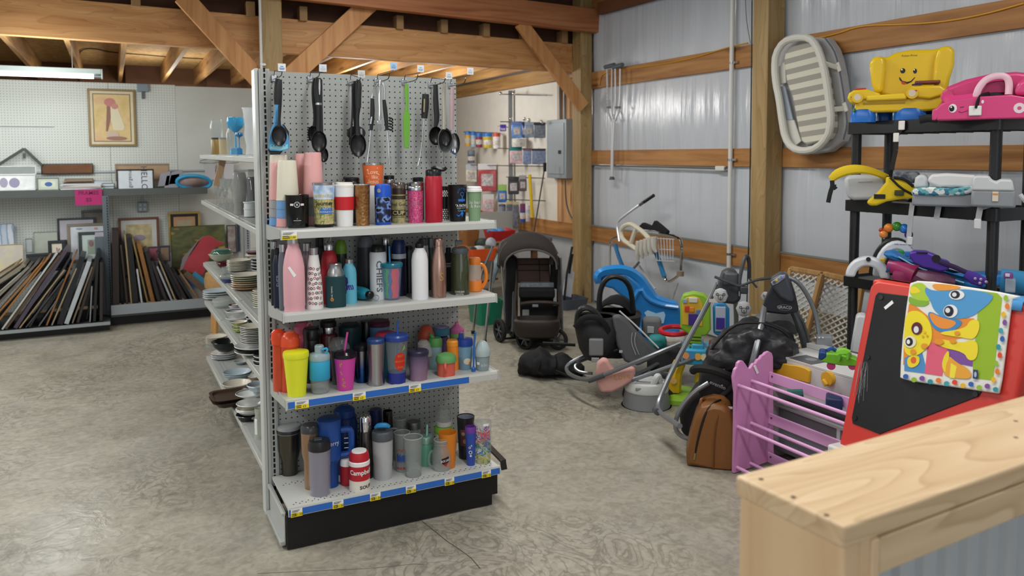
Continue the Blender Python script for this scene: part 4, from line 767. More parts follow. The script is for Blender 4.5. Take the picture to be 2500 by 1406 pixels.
for nm, cs, (ya, yb) in (('coral_print', '#d2603a', (330,420)),('green_print', '#3f8a4a', (400,560)),('blue_print', '#2b68b0', (360,540)),('yellow_print', '#b9b13a', (500,570)),('purple_print', '#8d4a9c', (290,380))):
    pl = []
    for i in range(54):
        u, v, a, l = rr.uniform(-66,66), rr.uniform(ya, yb), rr.uniform(0,3.1), rr.uniform(10,24); c, n = math.cos(a), math.sin(a)
        pl.append(([(u-l*c, v-l*n),(u-3*n, v+3*c),(u+l*c, v+l*n),(u+3*n, v-3*c)],[(0,1,2,3)]))
    it.W(nm, pm(cs, .45), pl, .0006+.0002*ya/300)
it.W('sticker', M_WHITE, [flip(rectp(44,18),26,276)],.001)
# ---------------------------------------------------------------- hooks and kitchen tools on the pegboard
YP = 3.577
def hook(label, bx, by, ex, ey, tx, ty, tl, ink):
    "double peg: lower prong carries goods, upper prong carries a price plate; crop rows of Z1"
    P = lambda x, y, yw: ony(600+x/3.125,130+y/3.125, yw)
    b0 = P(bx, by, YP-.004); L = .20
    x = b0.x; z = b0.z
    t = thing('peg_hook', label, 'hook', (x, YP-.002, z),0, 'pegboard hooks')
    zt = P(tx, ty, YP-L-.02).z; xt = P(tx, ty, YP-L-.02).x
    MB().box((-.011,-.006,-.014),(.011,0,.014)).build('clip', M_STEEL, t, bevel=.002)
    MB().tube([(0,-.004,-.004),(0,-L*.82,-.006),(0,-L*.92,.006),(0,-L*.95,.018)],.0022,8, sm=1).build('lower_prong', pm('#6f7375', .25,.9), t)
    MB().tube([(0,-.004,.008),(0,-.02,.03),(xt-x, -L-.012, zt-z-.018)],.0018,8).build('upper_prong', pm('#6f7375', .25,.9), t)
    w, h = .031,.0155
    pl = MB().box((xt-x-w/2-.0,-L-.02, zt-z-h),(xt-x+w/2,-L-.018, zt-z+h)).build('price_plate', pm(tl, .3), t)
    b = MB()
    for i, (dz, l) in enumerate(((.004,.4),(-.003,.7),(-.008,.6))): b.box((xt-x-w*l/2,-L-.0206, zt-z+dz-.0013),(xt-x+w*l/2,-L-.0202, zt-z+dz+.0013))
    b.build('plate_print', pm(ink, .5), pl, smooth=False, kind='stuff')
    return t, x, z
HK = [hook('first hook from the left with a blue printed price plate, holding the blue turner', 215,190,265,165,275,108, '#dfe5ea', '#3f6fb0'),
      hook('second hook from the left with a pale price plate, holding the pasta server', 490,195,575,165,588,113, '#cfdbe4', '#a9bac8'),
      hook('third hook from the left with a low grey plate, holding two black spoons', 795,218,860,205,882,158, '#c9cbc8', '#9a9c9a'),
      hook('fourth hook from the left with a sky blue plate, holding the tongs', 1000,215,1110,155,1128,98, '#a5c4e6', '#5d8fc8'),
      hook('fifth hook from the left, holding only the green spatula', 1208,220,1315,175,1333,117, '#d9e0e6', '#7fa0c4'),
      hook('sixth hook from the left, with the black-handled fork and black ladle', 1410,240,1480,215,1550,170, '#d9dcdd', '#9aa4ad'),
      hook('rightmost hook with a pale plate, holding the pink-handled steel spoon', 1560,245,1695,190,1712,137, '#dcdfe4', '#aeb4bd')]
M_NYL = pm('#141518', .35); M_GRIP = pm('#1b1d20', .5)
class Tool:
    "a hanging tool; crop rows of Z1 read on a plane a little in front of the board"
    def __init__(s, name, label, cat, yw, x, y): s.yw = yw; s.o = ony(600+x/3.125,130+y/3.125, yw); s.root = thing(name, label, cat, s.o); s.k = depth(s.o)/FPX/3.125/.97
    def p(s, x, y, dy=0): return ony(600+x/3.125,130+y/3.125, s.yw)-s.o+Vector((0, dy, 0))
    def T(s, name, mat, pts, r, flat=1, sm=1, seg=10): return MB().tube([s.p(a, b, c) for a, b, c in pts],[q*s.k for q in r] if isinstance(r, (list, tuple)) else r*s.k, seg, False, sm, flat).build(name, mat, s.root)
    def slab(s, name, mat, pts, d=.004, bevel=.0015, dy=0): return MB().prism([(q.x, q.z) for q in (s.p(a, b) for a, b in pts)], dy-d/2, dy+d/2, 'y').build(name, mat, s.root, bevel=bevel)
    def bowl(s, name, mat, cx, cy, rx, ry, d=.012, rim=True, dy=0):
        "a spoon bowl open to the front, hollow inside"
        c = s.p(cx, cy, dy); rings = []
        for f, q in ((1,0),(.97,.35),(.8,.75),(.5,1),(.05,1.05)): rings.append([c+Vector((rx*s.k*f*math.cos(a), d*q, ry*s.k*f*math.sin(a))) for a in [i*2*math.pi/24 for i in range(24)]])
        inner = [[v+Vector((0,-.0015,0)) for v in r] for r in rings[1:]]
        b = MB(); b.loft([rings[-1], rings[-2], rings[-3], rings[-4], rings[0]]+[[c+(v-c)*.94 for v in rings[0]]]+inner[:], True, True); return b.build(name, mat, s.root, ang=60)
YT = 3.46
t = Tool('slotted_turner', 'black-handled slotted turner with a sky blue rimmed head, first hook', 'turner', YT+.01,245,190)
t.T('handle', M_GRIP, [(242,195,0),(244,240,0),(243,330,0),(240,392,0)],[16,26,30,22],.5); BL = pm('#4f9fd6', .35)
t.T('neck', BL, [(238,390,0),(236,460,0),(228,530,0)],[16,14,20],.5)
hd = [(228,525),(200,560),(178,640),(170,715),(185,742),(260,747),(318,738),(334,712),(325,630),(290,560),(262,525)]
t.slab('head', BL, hd); t.slab('lower_edge', pm('#8fcfe0', .35),[(186,690),(182,730),(260,742),(322,728),(322,690),(260,712)],.0045)
for i in range(5): t.slab('hole', pm('#274d6a', .6),[(x_+dx, 706+dy) for x_ in (200+24*i,) for dx, dy in ((-5,0),(0,5),(5,0),(0,-5))],.006,0)
t = Tool('serving_spoon', 'short black spoon with a square bowl in front of the blue turner', 'spoon', YT-.015,262,390); t.T('neck', M_NYL, [(258,398,0),(256,470,0),(254,560,0)],[11,9,14],.5); t.bowl('bowl', M_NYL, 255,628,56,78,.014)
t = Tool('solid_turner', 'black turner hanging behind the blue turner', 'turner', YT+.04,250,200); t.T('handle', M_GRIP, [(262,200,0),(258,330,0),(250,560,0)],[14,20,12],.5); t.slab('blade', M_NYL, [(225,560),(170,740),(190,772),(262,770),(330,690),(330,600),(290,540)])
t = Tool('pasta_server', 'black pasta server with comb teeth behind the big black spoon', 'server', YT+.02,540,200); t.T('handle', M_GRIP, [(530,195,0),(522,240,0),(520,340,0),(530,480,0),(525,560,0)],[14,20,18,12,16],.6)
t.bowl('head', M_NYL, 515,615,40,62,.014)
for i in range(6): t.T('tooth', M_NYL, [(486,570+i*18,0),(466,566+i*19,-.01)],[7,4])
t = Tool('serving_spoon', 'big black solid spoon with a grey grip inlay, second hook', 'spoon', YT-.02,556,190); t.T('handle', M_GRIP, [(556,188,0),(552,230,0),(548,320,0),(552,380,0)],[20,28,28,22],.5); t.T('inlay', pm('#b9bcc0', .4),[(558,200,-.012),(557,250,-.013),(558,318,-.012)],[4,8,4],.5)
t.T('band', M_STEEL, [(556,378,0),(556,394,0)],24,.55); t.T('neck', M_NYL, [(557,394,0),(558,480,0),(556,595,0)],[22,18,18],.5); t.bowl('bowl', M_NYL, 560,675,58,84,.02)
t = Tool('ladle', 'black spoon bowl hanging lowest behind the pasta server', 'ladle', YT+.06,575,200); t.T('handle', M_GRIP, [(575,200,0),(578,450,0),(585,700,0)],9,.6); t.bowl('bowl', M_NYL, 596,775,34,56,.015)
t = Tool('slotted_spoon', 'black slotted spoon behind the solid spoon on the third hook', 'spoon', YT+.03,830,210); t.T('handle', M_GRIP, [(830,212,0),(826,360,0),(836,560,0)],[10,12,12],.6)
t.slab('head', M_NYL, [(842+72*math.cos(a),610-56*math.sin(a)) for a in [i*.314 for i in range(20)]])
for x_ in (800,880): t.slab('slot', pm('#8d9190', .6),[(x_-7,575),(x_+7,575),(x_+9,640),(x_-9,640)],.006,0)
t = Tool('serving_spoon', 'black pointed solid spoon on the third hook', 'spoon', YT-.01,857,205); t.T('handle', M_GRIP, [(858,205,0),(862,240,0),(858,330,0),(858,418,0)],[16,24,24,22],.5); t.T('neck', M_NYL, [(858,418,0),(852,480,0),(852,560,0),(858,625,0)],[18,14,14,22],.5); t.bowl('bowl', M_NYL, 858,700,62,90,.02)
t = Tool('serving_fork', 'black serving fork showing below the pointed spoon', 'fork', YT+.015,815,400); t.T('handle', M_GRIP, [(815,230,0),(816,450,0),(800,640,0)],8,.6)
for i in range(4): t.T('tine', M_NYL, [(792+6*i, 640,0),(790+8*i, 700+24*i, 0)],5)
t = Tool('tongs', 'long steel tongs with black grips, fourth hook', 'tongs', YT, 1000,230); t.T('arm', M_STEEL, [(1005,235,0),(978,270,0),(964,345,0)],6,.6)
t.T('grip', M_GRIP, [(966,345,0),(968,460,0),(956,588,0)],[14,18,12],.6); t.T('grip_sticker', M_STEEL, [(958,485,-.008),(950,540,-.008)],7,.5); t.T('tip', M_STEEL, [(954,588,0),(944,700,0),(928,832,0)],[6,5,8],.5)
t = Tool('serving_tongs', 'bright steel serving tongs with ribbed claw ends, fourth hook', 'tongs', YT-.03,1025,210); t.T('arm', M_CHROME, [(1030,205,0),(1020,330,0),(1024,440,0),(1022,510,0)],[7,13,9,16],.5); t.slab('claw', M_CHROME, [(1005,500),(1040,500),(1042,570),(1020,604),(1006,600),(1002,560)])
for i in range(4): t.slab('rib', pm('#7f8386', .3,1),[(1006+8*i, 540),(1010+8*i, 540),(1009+8*i, 592),(1005+8*i, 592)],.006,0)
t = Tool('salad_tongs', 'steel tongs with a black grip and curled black claw', 'tongs', YT-.01,1050,225); t.T('arm', M_STEEL, [(1040,228,0),(1062,260,0),(1058,350,0)],7,.6); t.T('grip', M_GRIP, [(1055,355,0),(1066,450,0),(1078,588,0)],[13,18,12],.6); t.T('tip', M_STEEL, [(1080,590,0),(1092,740,0),(1096,850,0)],[5,5,8],.5); t.slab('end_loop', M_STEEL, [(1090,760),(1108,800),(1108,850),(1088,850)])
for i in range(5): t.T('curl', M_NYL, [(1090,490+i*22,0),(1116,500+i*22,-.01),(1112,512+i*22,-.015)],6)
GR = pm('#69a83a', .4)
t = Tool('spatula', 'lime green flat plastic spatula, alone on its hook', 'spatula', YT, 1226,235); t.T('handle', GR, [(1226,236,0),(1227,300,0),(1230,400,0),(1226,440,0)],[13,16,10,14],.35); t.slab('blade', GR, [(1222,430),(1204,460),(1200,540),(1208,722),(1244,726),(1252,560),(1252,460),(1236,430)])
t = Tool('carving_fork', 'carving fork with a thick ribbed black handle and steel shaft', 'fork', YT, 1370,300); t.T('handle', M_GRIP, [(1372,312,0),(1370,400,0),(1362,496,0)],[26,30,24],.7); t.T('hanger', M_STEEL, [(1378,250,0),(1376,315,0)],4); t.T('label_strip', pm('#8f8a6a', .5),[(1352,350,-.02),(1348,450,-.02)],6,.4)
t.T('shaft', M_STEEL, [(1360,496,0),(1345,680,0),(1328,800,0)],5)
for d_ in (-8,8): t.T('tine', M_STEEL, [(1328,800,0),(1322+d_, 858,0)],4)
t = Tool('ladle', 'deep black ladle with a wide black handle on the sixth hook', 'ladle', YT+.02,1455,240); t.T('handle', M_GRIP, [(1448,240,0),(1450,380,0),(1460,500,0),(1448,560,0)],[18,22,22,14],.5); t.bowl('bowl', M_NYL, 1452,630,54,70,.03)
t = Tool('ladle', 'grey-rimmed black ladle with a pale worn handle', 'ladle', YT-.03,1512,230); t.T('handle', pm('#a9a69a', .35,.3),[(1516,230,0),(1510,340,0),(1514,470,0),(1512,580,0)],[14,17,15,14],.45); t.bowl('bowl', pm('#6b6e70', .3),1524,665,60,96,.03); t.bowl('lining', M_NYL, 1524,650,46,66,.02, dy=-.003)
t = Tool('serving_spoon', 'large bare steel spoon with a faded pink handle, rightmost hook', 'spoon', YT-.01,1572,250); t.T('handle', pm('#b79da0', .4,.2),[(1574,258,0),(1572,400,0),(1570,580,0)],[14,19,14],.4); t.bowl('bowl', pm('#8f9295', .25,1),1594,690,44,82,.02); t.slab('blue_edge', pm('#2c5a9c', .4),[(1565,735),(1600,768),(1610,775),(1606,782),(1568,748)],.006,0)
t = Tool('whisk', 'steel whisk tip hanging below the grey-rimmed ladle', 'whisk', YT+.03,1510,700); t.T('shaft', M_STEEL, [(1520,300,0),(1512,560,0),(1500,700,0)],5)
for d_ in (-16,0,16): t.T('wire', M_STEEL, [(1504,690,0),(1506+d_, 780, d_*.0006),(1515,858,0)],3)
# ---------------------------------------------------------------- the long run of shelves behind the end unit, seen along its left face
ZLR = {'top': (1.612,1.625), 'A': (1.273,1.285), 'B': (.824,.813), 'C': (.571,.524), 'D': (.130,.096)}
def zl(k, y): a, b = ZLR[k]; return a+(b-a)*(y-3.8)/2.55
R0 = thing('gondola_shelf', 'long grey perforated shelving run with dishes running back behind the end unit', 'shelving', (1.07,5.0,0))
WB(R0).box((1.055,3.67,.1),(1.085,6.4,1.98)).build('back_panel', pegboard('grey_pegboard_side', '#9fa4a2', '#202223', .0254,.13), R0, smooth=False)
for y in (4.53,5.44,6.36): WB(R0).box((1.04, y-.02,0),(1.1, y+.02,1.98)).build('upright', M_GREY, R0, bevel=.003)
M_DECK = pm('#a5aaa8', .35)
for k in ZLR:
    for a, b in ((3.68,4.53),(4.533,5.443),(5.446,6.37)):
        if k == 'top' and a > 6: continue
        xo = .6
        za, zb = zl(k, a), zl(k, b)
        def bx(b_, x0, x1, d0, d1):
            return b_.add([(x0, a, za+d0),(x1, a, za+d0),(x1, b, zb+d0),(x0, b, zb+d0),(x0, a, za+d1),(x1, a, za+d1),(x1, b, zb+d1),(x0, b, zb+d1)],[(3,2,1,0),(4,5,6,7),(0,1,5,4),(1,2,6,5),(2,3,7,6),(3,0,4,7)])
        sh = bx(WB(R0), xo+.02,1.055,-.012,0).build('shelf', M_DECK, R0)
        bx(WB(R0), xo-.002, xo+.022,-.034,-.004).build('shelf_lip', M_LIP, sh, bevel=.004)
        bb = WB(R0); bb.prism([(xo+.01,0),(xo+.02,-.035),(1.05,-.07),(1.05,0)], b-.004, b, 'y'); bb.v = [(x, y, z+zb) for x, y, z in bb.v]; bb.build('bracket', M_GREY, sh, smooth=False)
        if k in 'BCD':
            b_ = WB(R0)
            for i in range(int((b-a)/.0254)-1):
                y = a+.02+i*.0254
                for x in (.66,.685): b_.add([(x+.003*math.cos(q*1.047), y+.003*math.sin(q*1.047), zl(k, y)+.0008) for q in range(6)],[tuple(range(6))])
            b_.build('perforations', M_SLOT, sh, smooth=False, kind='stuff')
for y0, y1 in ((3.68,6.36),): WB(R0).box((.64, y0,.0),(.655, y1,.09)).build('kick_plate', pm('#33363a', .5), R0)
for x0 in (.585,): pass
ZA = (480,560,7.03); ZB = (480,700,7.03); ZC = (480,900,5.023); ZD = (480,230,4.261)
DM = {'cream': pm('#cdc9bb', .25), 'white': pm('#d9dbda', .22), 'black': pm('#15161a', .2), 'green': pm('#9aa84e', .25), 'tan': pm('#b89b78', .25), 'navy': pm('#2a3558', .2), 'grey': pm('#9aa1a4', .25), 'paleblue': pm('#a9bac4', .25), 'maroon': pm('#5e1a24', .12), 'sage': pm('#b3b8a0', .25)}
def plate_prof(r, kind, h):
    if kind == 'bowl': o = [(.42*r, 0),(.5*r, .003),(.8*r, h*.45),(.97*r, h*.95),(r, h)]
    elif kind == 'dish': o = [(.7*r, 0),(.8*r, .004),(.9*r, h*.8),(r, h)]
    else: o = [(.55*r, 0),(.6*r, .002),(.94*r, h*.8),(r, h)]
    return o+[(q*.975, z+.0022) for q, z in reversed(o)]
def stack_label(label, i, n):
    if n == 1: return label
    o = 'lowest' if i == 0 else 'topmost' if i == n-1 else ['', 'second', 'third', 'fourth', 'fifth', 'sixth', 'seventh', 'eighth', 'ninth', 'tenth'][i]+' up'
    a, b = label.split('|'); return '%s, %s, %s' % (a, o, b)
def stack(name, label, Zm, k, cx, bot, r, top, n, cols, kind='plate', h=.016, group=None, top_label=None, d=None, zs=None, y=None, cat=None, rim=None, squash=1):
    "a pile of n dishes; each dish is its own thing and copies share one mesh"
    px = Zm[0]+cx/Zm[2]; yw = y
    if zs is None:
        zs = zl(k, 5.0)
        for _ in range(4):
            P = onz(px, Zm[1]+bot/Zm[2], zs) if y is None else ony(px, 400, y)
            zs = zl(k, P.y)
    ref = Item('x', '', 'x', Zm, cx, zs+.0012, bot=bot, r0=r*.6, d=d, y=y); H = max(ref.z(top+ (0 if d or y else 0)), h)
    rr_ = r*ref.k; c = ref.c.copy(); dd = ref.d; bpy.data.objects.remove(ref.root)
    # the pile's visible top row is the far rim of the top dish: take off its rise in the picture
    tilt = (CAMH-zs)/dd; H = max(h+.004, H-tilt*rr_*.65 if tilt > .05 else H)
    step = (H-h)/max(n-1,1) if n > 1 else 0
    protos = {}; out = []
    for i in range(n):
        col = cols[i % len(cols)]
        key = (col, round(rr_, 3))
        lab = stack_label(label, i, n)
        if key in protos and not (rim and i == n-1): o = protos[key].copy(); COL.objects.link(o)
        else: o = MB().lathe(plate_prof(rr_, kind, h),32, sx=1, sy=squash).build(name, DM.get(col) or col); protos[key] = o
        o.location = c+Vector((random.uniform(-.002,.002), random.uniform(-.002,.002), step*i)); tag(o, lab, cat or ('bowl' if kind == 'bowl' else 'plate'), group if n > 1 else None)
        out.append(o)
    return out, c, rr_, H
def rings(o, rr_, h, m, fr):
    for a, b in fr:
        MB().lathe([(rr_*a, h*.75+.0028),(rr_*b, h*.9+.003)],32, cap=False).build('painted_band', m, o)
# second dish shelf (B)
o, c, r, H = stack('serving_bowl', 'cream oval serving bowl carrying a green glass dish at the far end of the shelf', ZA, 'B', 420,556,205,395,1,['sage'], 'bowl', .055)
it = Item('glass_bowl', 'green tinted glass dish upturned on the cream oval serving bowl', 'bowl', ZA, 430, c.z+.056, d=math.hypot(c.x, c.y), r0=100); it.L('body', pm('#3f6f5c', .08, alpha=.75, coat=.5),[(178,415),(170,380),(140,340),(60,325)])
stack('dessert_bowl', 'small maroon glass bowl|stacked beside the stack of cream plates', ZA, 'B', 440,660,96,560,2,['maroon'], 'bowl', .03, 'maroon glass bowls')
it = Item('glass_cup', 'small clear glass cup in front of the maroon bowls', 'cup', ZA, 490, zl('B', 5.4), bot=765, r0=50); it.L('body', M_GLASS, [(48,765),(60,640)],.002); it.T('handle', M_GLASS, [(-56,680,0),(-96,700,0),(-90,740,0),(-52,745,0)],.003)
stack('dinner_plate', 'plain cream plate|neat stack mid second dish shelf', ZA, 'B', 735,728,205,505,7,['cream'], group='cream plate stack')
stack('salad_plate', 'black-and-white stack plate|against the upright, second dish shelf', ZA, 'B', 1095,740,150,470,9,['white', 'black'], group='black and white plate stack')
o, c, r, H = stack('soup_plate', 'cream soup plate|at the back under the maroon glass bowl', ZA, 'B', 1000,480,160,415,3,['cream'], group='soup plates at the back')
it = Item('casserole_dish', 'maroon glass casserole with a clear lid on the soup plates at the back', 'dish', ZA, 1000, c.z+H+.003, d=math.hypot(c.x, c.y), r0=100); it.L('body', DM['maroon'],[(120,430),(150,375)],0); it.L('lid', M_CLEAR, [(150,375),(148,345),(100,320),(30,310)])
it = Item('baking_dish', 'clear glass baking dish with cobalt blue base at the shelf lip', 'dish', ZA, 565, zl('B', 4.7), bot=912, r0=110); it.L('base', pm('#26336e', .12, coat=.5),[(120,912),(150,850),(155,835)]); it.L('rim', M_GLASS, [(155,835),(165,790),(150,775)],.002)
stack('dinner_plate', "large cream or tan plate|wide stack near the second shelf's lip", ZA, 'B', 865,1050,262,740,7,['tan', 'tan', 'cream', 'tan', 'sage', 'sage', 'cream'], group='tan edged plate stack')
stack('side_plate', 'small cream or sage plate|nearest stack of the second dish shelf', ZA, 'B', 1135,1395,165,1015,9,['cream', 'sage'], group='green trimmed plate stack', h=.02)
# third dish shelf (C)
o, c, r, H = stack('serving_platter', "blue and white platter|pile at the third shelf's far end", ZB, 'C', 370,225,245,30,4,['white', 'paleblue'], group='blue and white platters')
it = Item('casserole_dish', 'clear glass casserole with lid in front of the blue and white platters', 'dish', ZB, 470, zl('C', 5.7), bot=360, r0=130); it.L('body', pm('#b9c4bd', .06, alpha=.42, coat=.6),[(150,360),(185,300),(190,240)]); it.L('lid', pm('#c4ccc6', .06, alpha=.4, coat=.6),[(196,240),(190,215),(120,180),(40,165)]); it.T('handle', M_GLASS, [(-180,250,0),(-215,255,0),(-210,290,0),(-175,290,0)],.004)
stack('dessert_bowl', 'maroon or white bowl|behind the navy striped plates', ZB, 'C', 640,390,85,300,2,['white', 'maroon'], 'bowl', .025, 'maroon and white bowls')
o, c, r, H = stack('dinner_plate', 'white plate|of the navy striped pair, third dish shelf', ZB, 'C', 705,600,195,385,2,['white', 'white'], group='navy striped plates', h=.022, rim=True); rings(o[1], r, .022, DM['navy'],((.9,.98),(.74,.82)))
stack('side_plate', 'lime or cream side plate|small green stack, third dish shelf', ZB, 'C', 745,790,132,580,6,['green', 'cream'], group='lime green plates')
stack('cereal_bowl', 'black or white cereal bowl|behind the tall patterned plate stack', ZB, 'C', 935,640,75,510,3,['black', 'white'], 'bowl', .03, 'dark patterned bowls')
o, c, r, H = stack('charger_plate', 'wide charger plate|underneath the tall patterned stack', ZB, 'C', 1000,1195,335,945,3,['white', 'black', 'white'], group='charger plates', h=.02)
stack('dinner_plate', 'grey or cream plate|tall stack on the charger plates', ZB, 'C', 1005,1060,238,630,10,['grey', 'cream'], d=math.hypot(c.x, c.y), zs=c.z+.05, group='tall patterned plate stack')
stack('side_plate', 'white or black side plate|nearest stack of the third dish shelf', ZB, 'C', 1150,1405,165,1110,6,['white', 'black'], group='near black and white plates', h=.02)
# base deck (D)
it = Item('baking_dish', 'clear glass oval dish under the small cream plates, far end of the bottom deck', 'dish', ZB, 250, zl('D', 5.8), bot=1112, r0=110); it.L('body', M_GLASS, [(110,1112),(140,1050),(155,1000)],.004); c = it.c
stack('side_plate', 'small cream plate|far stack on the bottom deck', ZB, 'D', 350,1050,175,820,8,['cream'], group='far cream plate stack')
o, c, r, H = stack('dinner_plate', 'white or grey plate|under the black bowl, bottom deck', ZB, 'D', 490,1255,225,1080,5,['white', 'grey'], group='plates under the black bowl')
stack('serving_bowl', 'wide black serving bowl resting on the grey-edged plates', ZB, 'D', 505,1120,240,920,1,['black'], 'bowl', .075, d=math.hypot(c.x, c.y), zs=c.z+H+.004)
stack('saucer', 'single grey saucer on the bottom deck behind the pale blue bowls', ZB, 'D', 765,1340,118,1220,1,['grey'], h=.02)
stack('soup_bowl', 'wide pale blue soup bowl|of the pair on the bottom deck', ZC, 'D', 505,150,168,5,2,['paleblue'], 'bowl', .04, 'pale blue soup bowls')
stack('serving_bowl', 'shallow cream bowl in front of the pale blue pair', ZC, 'D', 500,295,172,160,1,['cream'], 'bowl', .05)
stack('saucer', 'white or tan saucer|small stack behind the floral plates', ZC, 'D', 725,210,85,70,5,['white', 'tan'], group='pink banded saucers')
P = onz(480+400/5.023,900+490/5.023, zl('D', 4.55)); t = thing('baking_dish', 'dark brown square baking dish overhanging the bottom deck edge', 'dish', (P.x+.03, P.y+.1, zl('D', 4.6)+.004),.05)
MB().loft([[(x*w, y*w, z) for x, y in rrect(2,2,.45)] for w, z in ((.088,0),(.092,.004),(.108,.028),(.122,.03),(.122,.034),(.106,.033),(.098,.014))]).build('body', pm('#3a2c25', .3), t)
MB().loft([[(x*w, y*w, z) for x, y in rrect(2,2,.45)] for w, z in ((.09,.036),(.108,.05),(.122,.052),(.122,.056),(.106,.054),(.097,.042))]).build('upper_dish', pm('#43332a', .3), t)
o, c, r, H = stack('frying_pan', 'black pan underneath the white bowls at the near end of the bottom deck', ZC, 'D', 650,645,160,545,1,['black'], 'dish', .03, cat='pan')
dd = math.hypot(c.x, c.y)
o, c2, r, H2 = stack('pasta_bowl', 'white pasta bowl|above the black pan on the bottom deck', ZC, 'D', 655,590,165,440,4,['white', 'cream'], 'dish', .02, 'white pasta bowls', d=dd, zs=c.z+.034)
o, c3, r, H3 = stack('dinner_plate', 'floral white plate|between the white and grey-blue bowls', ZC, 'D', 662,475,172,260,2,['white'], 'plate', .022, 'floral plates', d=dd, zs=c2.z+H2+.004)
rings(o[-1], r, .022, pm('#5f6e66', .4),((.88,.91),))
stack('cereal_bowl', 'grey-blue bowl|on top of the floral plates', ZC, 'D', 765,375,142,220,3,['paleblue', 'grey'], 'dish', .028, 'grey-blue bowls', d=dd+.03, zs=c3.z+H3+.003)
it = Item('glass_pitcher', 'clear glass jar with a pouring lip at the near end of the bottom deck', 'pitcher', ZC, 785, zl('D', 4.1), bot=866, r0=60); it.L('body', pm('#cfd6c8', .05, alpha=.35, coat=.6),[(62,866),(72,850),(74,620),(60,570),(64,480)],.003); it.T('spout', M_GLASS, [(-50,620,0),(-90,600,0),(-100,620,0)],.006); it.W('label', M_WHITE, [flip(rectp(40,190,0,0,4),-56,690)])
# glassware shelf (A) and the top shelf
def glassw(name, label, cx, bot, prof, k='A', m=None, cat='glass', y=None, op=.0025, group=None):
    z = zl(k, y or 5.2)
    it = Item(name, label, cat, ZD, cx, z+.0008, bot=bot, y=y, r0=prof[0][0], group=group); it.L('body', m or M_GLASS, prof, op, 20); return it
def goblet(label, cx, y, top, r, k='A', m=None, hb=None):
    it = Item('wine_glass', label, 'glass', ZD, cx, zl(k, y)+.0008, y=y, r0=r*.7)
    bt = 1150 if k == 'A' else 575; hb = hb or (top+(bt-top)*.5)
    it.L('foot', m or M_GLASS, [(r*.75, bt),(r*.7, bt-6),(r*.12, bt-22)]); it.L('stem', m or M_GLASS, [(r*.12, bt-22),(r*.1, hb+20),(r*.2, hb)]); it.L('bowl', m or M_GLASS, [(r*.2, hb),(r*.85, hb-(hb-top)*.35),(r, hb-(hb-top)*.6),(r*.88, top)],.0018); return it
for i, (cx, y, top, r, lb) in enumerate(((205,5.9,960,36, 'leftmost stemmed glass on the glassware shelf'),(245,5.7,985,34, 'second stemmed glass from the left on the glassware shelf'),(280,5.75,875,36, 'taller stemmed glass in front of the wooden slat'),(322,5.45,880,38, 'stemmed glass left of the big footed pitcher'),(300,5.2,1010,34, 'short stemmed glass at the glassware shelf lip'),(372,5.3,880,40, 'stemmed glass touching the left side of the big pitcher'),(530,4.9,900,40, 'stemmed glass behind the white canister'),(575,5.3,780,36, 'tall stemmed glass nearest the upright'))): goblet(lb, cx, y, top, r)
it = glassw('glass_pitcher', 'big smoky footed glass pitcher with an amber base on the glassware shelf', 455,1230,[(70,1230),(62,1190),(66,1100),(82,960),(70,850),(60,810)], m=pm('#a4a6a6', .05, alpha=.45, coat=.6), y=4.75, cat='pitcher'); it.L('amber_base', pm('#a88a58', .1, alpha=.6),[(56,1215),(56,1120)])
glassw('storage_jar', 'smoky grey glass jar behind the white canister', 585,1110,[(50,1110),(56,880),(46,860)], m=pm('#6e7276', .08, alpha=.7, coat=.5), y=4.7, cat='jar')
it = glassw('ceramic_canister', 'white ribbed ceramic canister at the front of the glassware shelf', 563,1275,[(66,1275),(66,1200),(70,1196),(70,1186),(66,1182),(64,1135),(72,1128),(72,1116)], m=pm('#c8d0d1', .3), op=.003, cat='canister')
t = thing('paint_paddle', 'flat tan wooden slat leaning up from the glassware shelf', 'slat', ony(480+205/4.261,230+955/4.261,5.85)); a = ony(480+205/4.261,230+955/4.261,5.85); b_ = ony(480+295/4.261,230+595/4.261,5.85)
WB(t).bar(a, b_, .045,.008, up=(0,1,0)).build('slat', wood('slat_wood', '#b08d6c', '#c4a384', '#d0b193', 'Z'), t, bevel=.002)
it = glassw('glass_bowl', 'round clear glass vase at the far end of the top shelf', 215,440,[(34,440),(62,400),(66,340),(52,280),(56,262)], 'top', y=5.9, cat='vase')
it = glassw('candle_jar', 'brown candle jar under the round vase on the top shelf', 195,580,[(40,580),(40,480),(34,470),(34,455)], 'top', m=pm('#8d7440', .3), y=5.75, cat='jar', op=0); it.L('lid', pm('#3b3530', .4),[(36,470),(36,452)])
it = glassw('candle_jar', 'pale candle jar with a grey lid in the middle of the top shelf', 290,580,[(50,580),(50,470)], 'top', m=pm('#b5a986', .3), y=5.6, cat='jar', op=0); it.L('lid', pm('#83898c', .3),[(52,470),(52,452)])
goblet('tall goblet with a bright blue bowl on the top shelf', 412,5.3,240,88, 'top', pm('#2f9fd2', .05, alpha=.6, coat=.6),400)
goblet('goblet with a deep blue stem beside the bright blue goblet', 448,5.1,400,40, 'top', pm('#1f78b4', .05, alpha=.75, coat=.6),450)
it = glassw('crystal_vase', 'tall cut crystal vase on the top shelf next to the upright', 560,590,[(48,590),(40,540),(60,420),(50,330),(66,180),(74,140)], 'top', y=4.7, cat='vase', m=pm('#dfe6ea', .03, alpha=.35, coat=.8))
glassw('glass_jar', 'squat clear jar between the candle jars and the blue goblet', 360,580,[(40,580),(46,420),(30,360)], 'top', y=5.5, cat='jar')
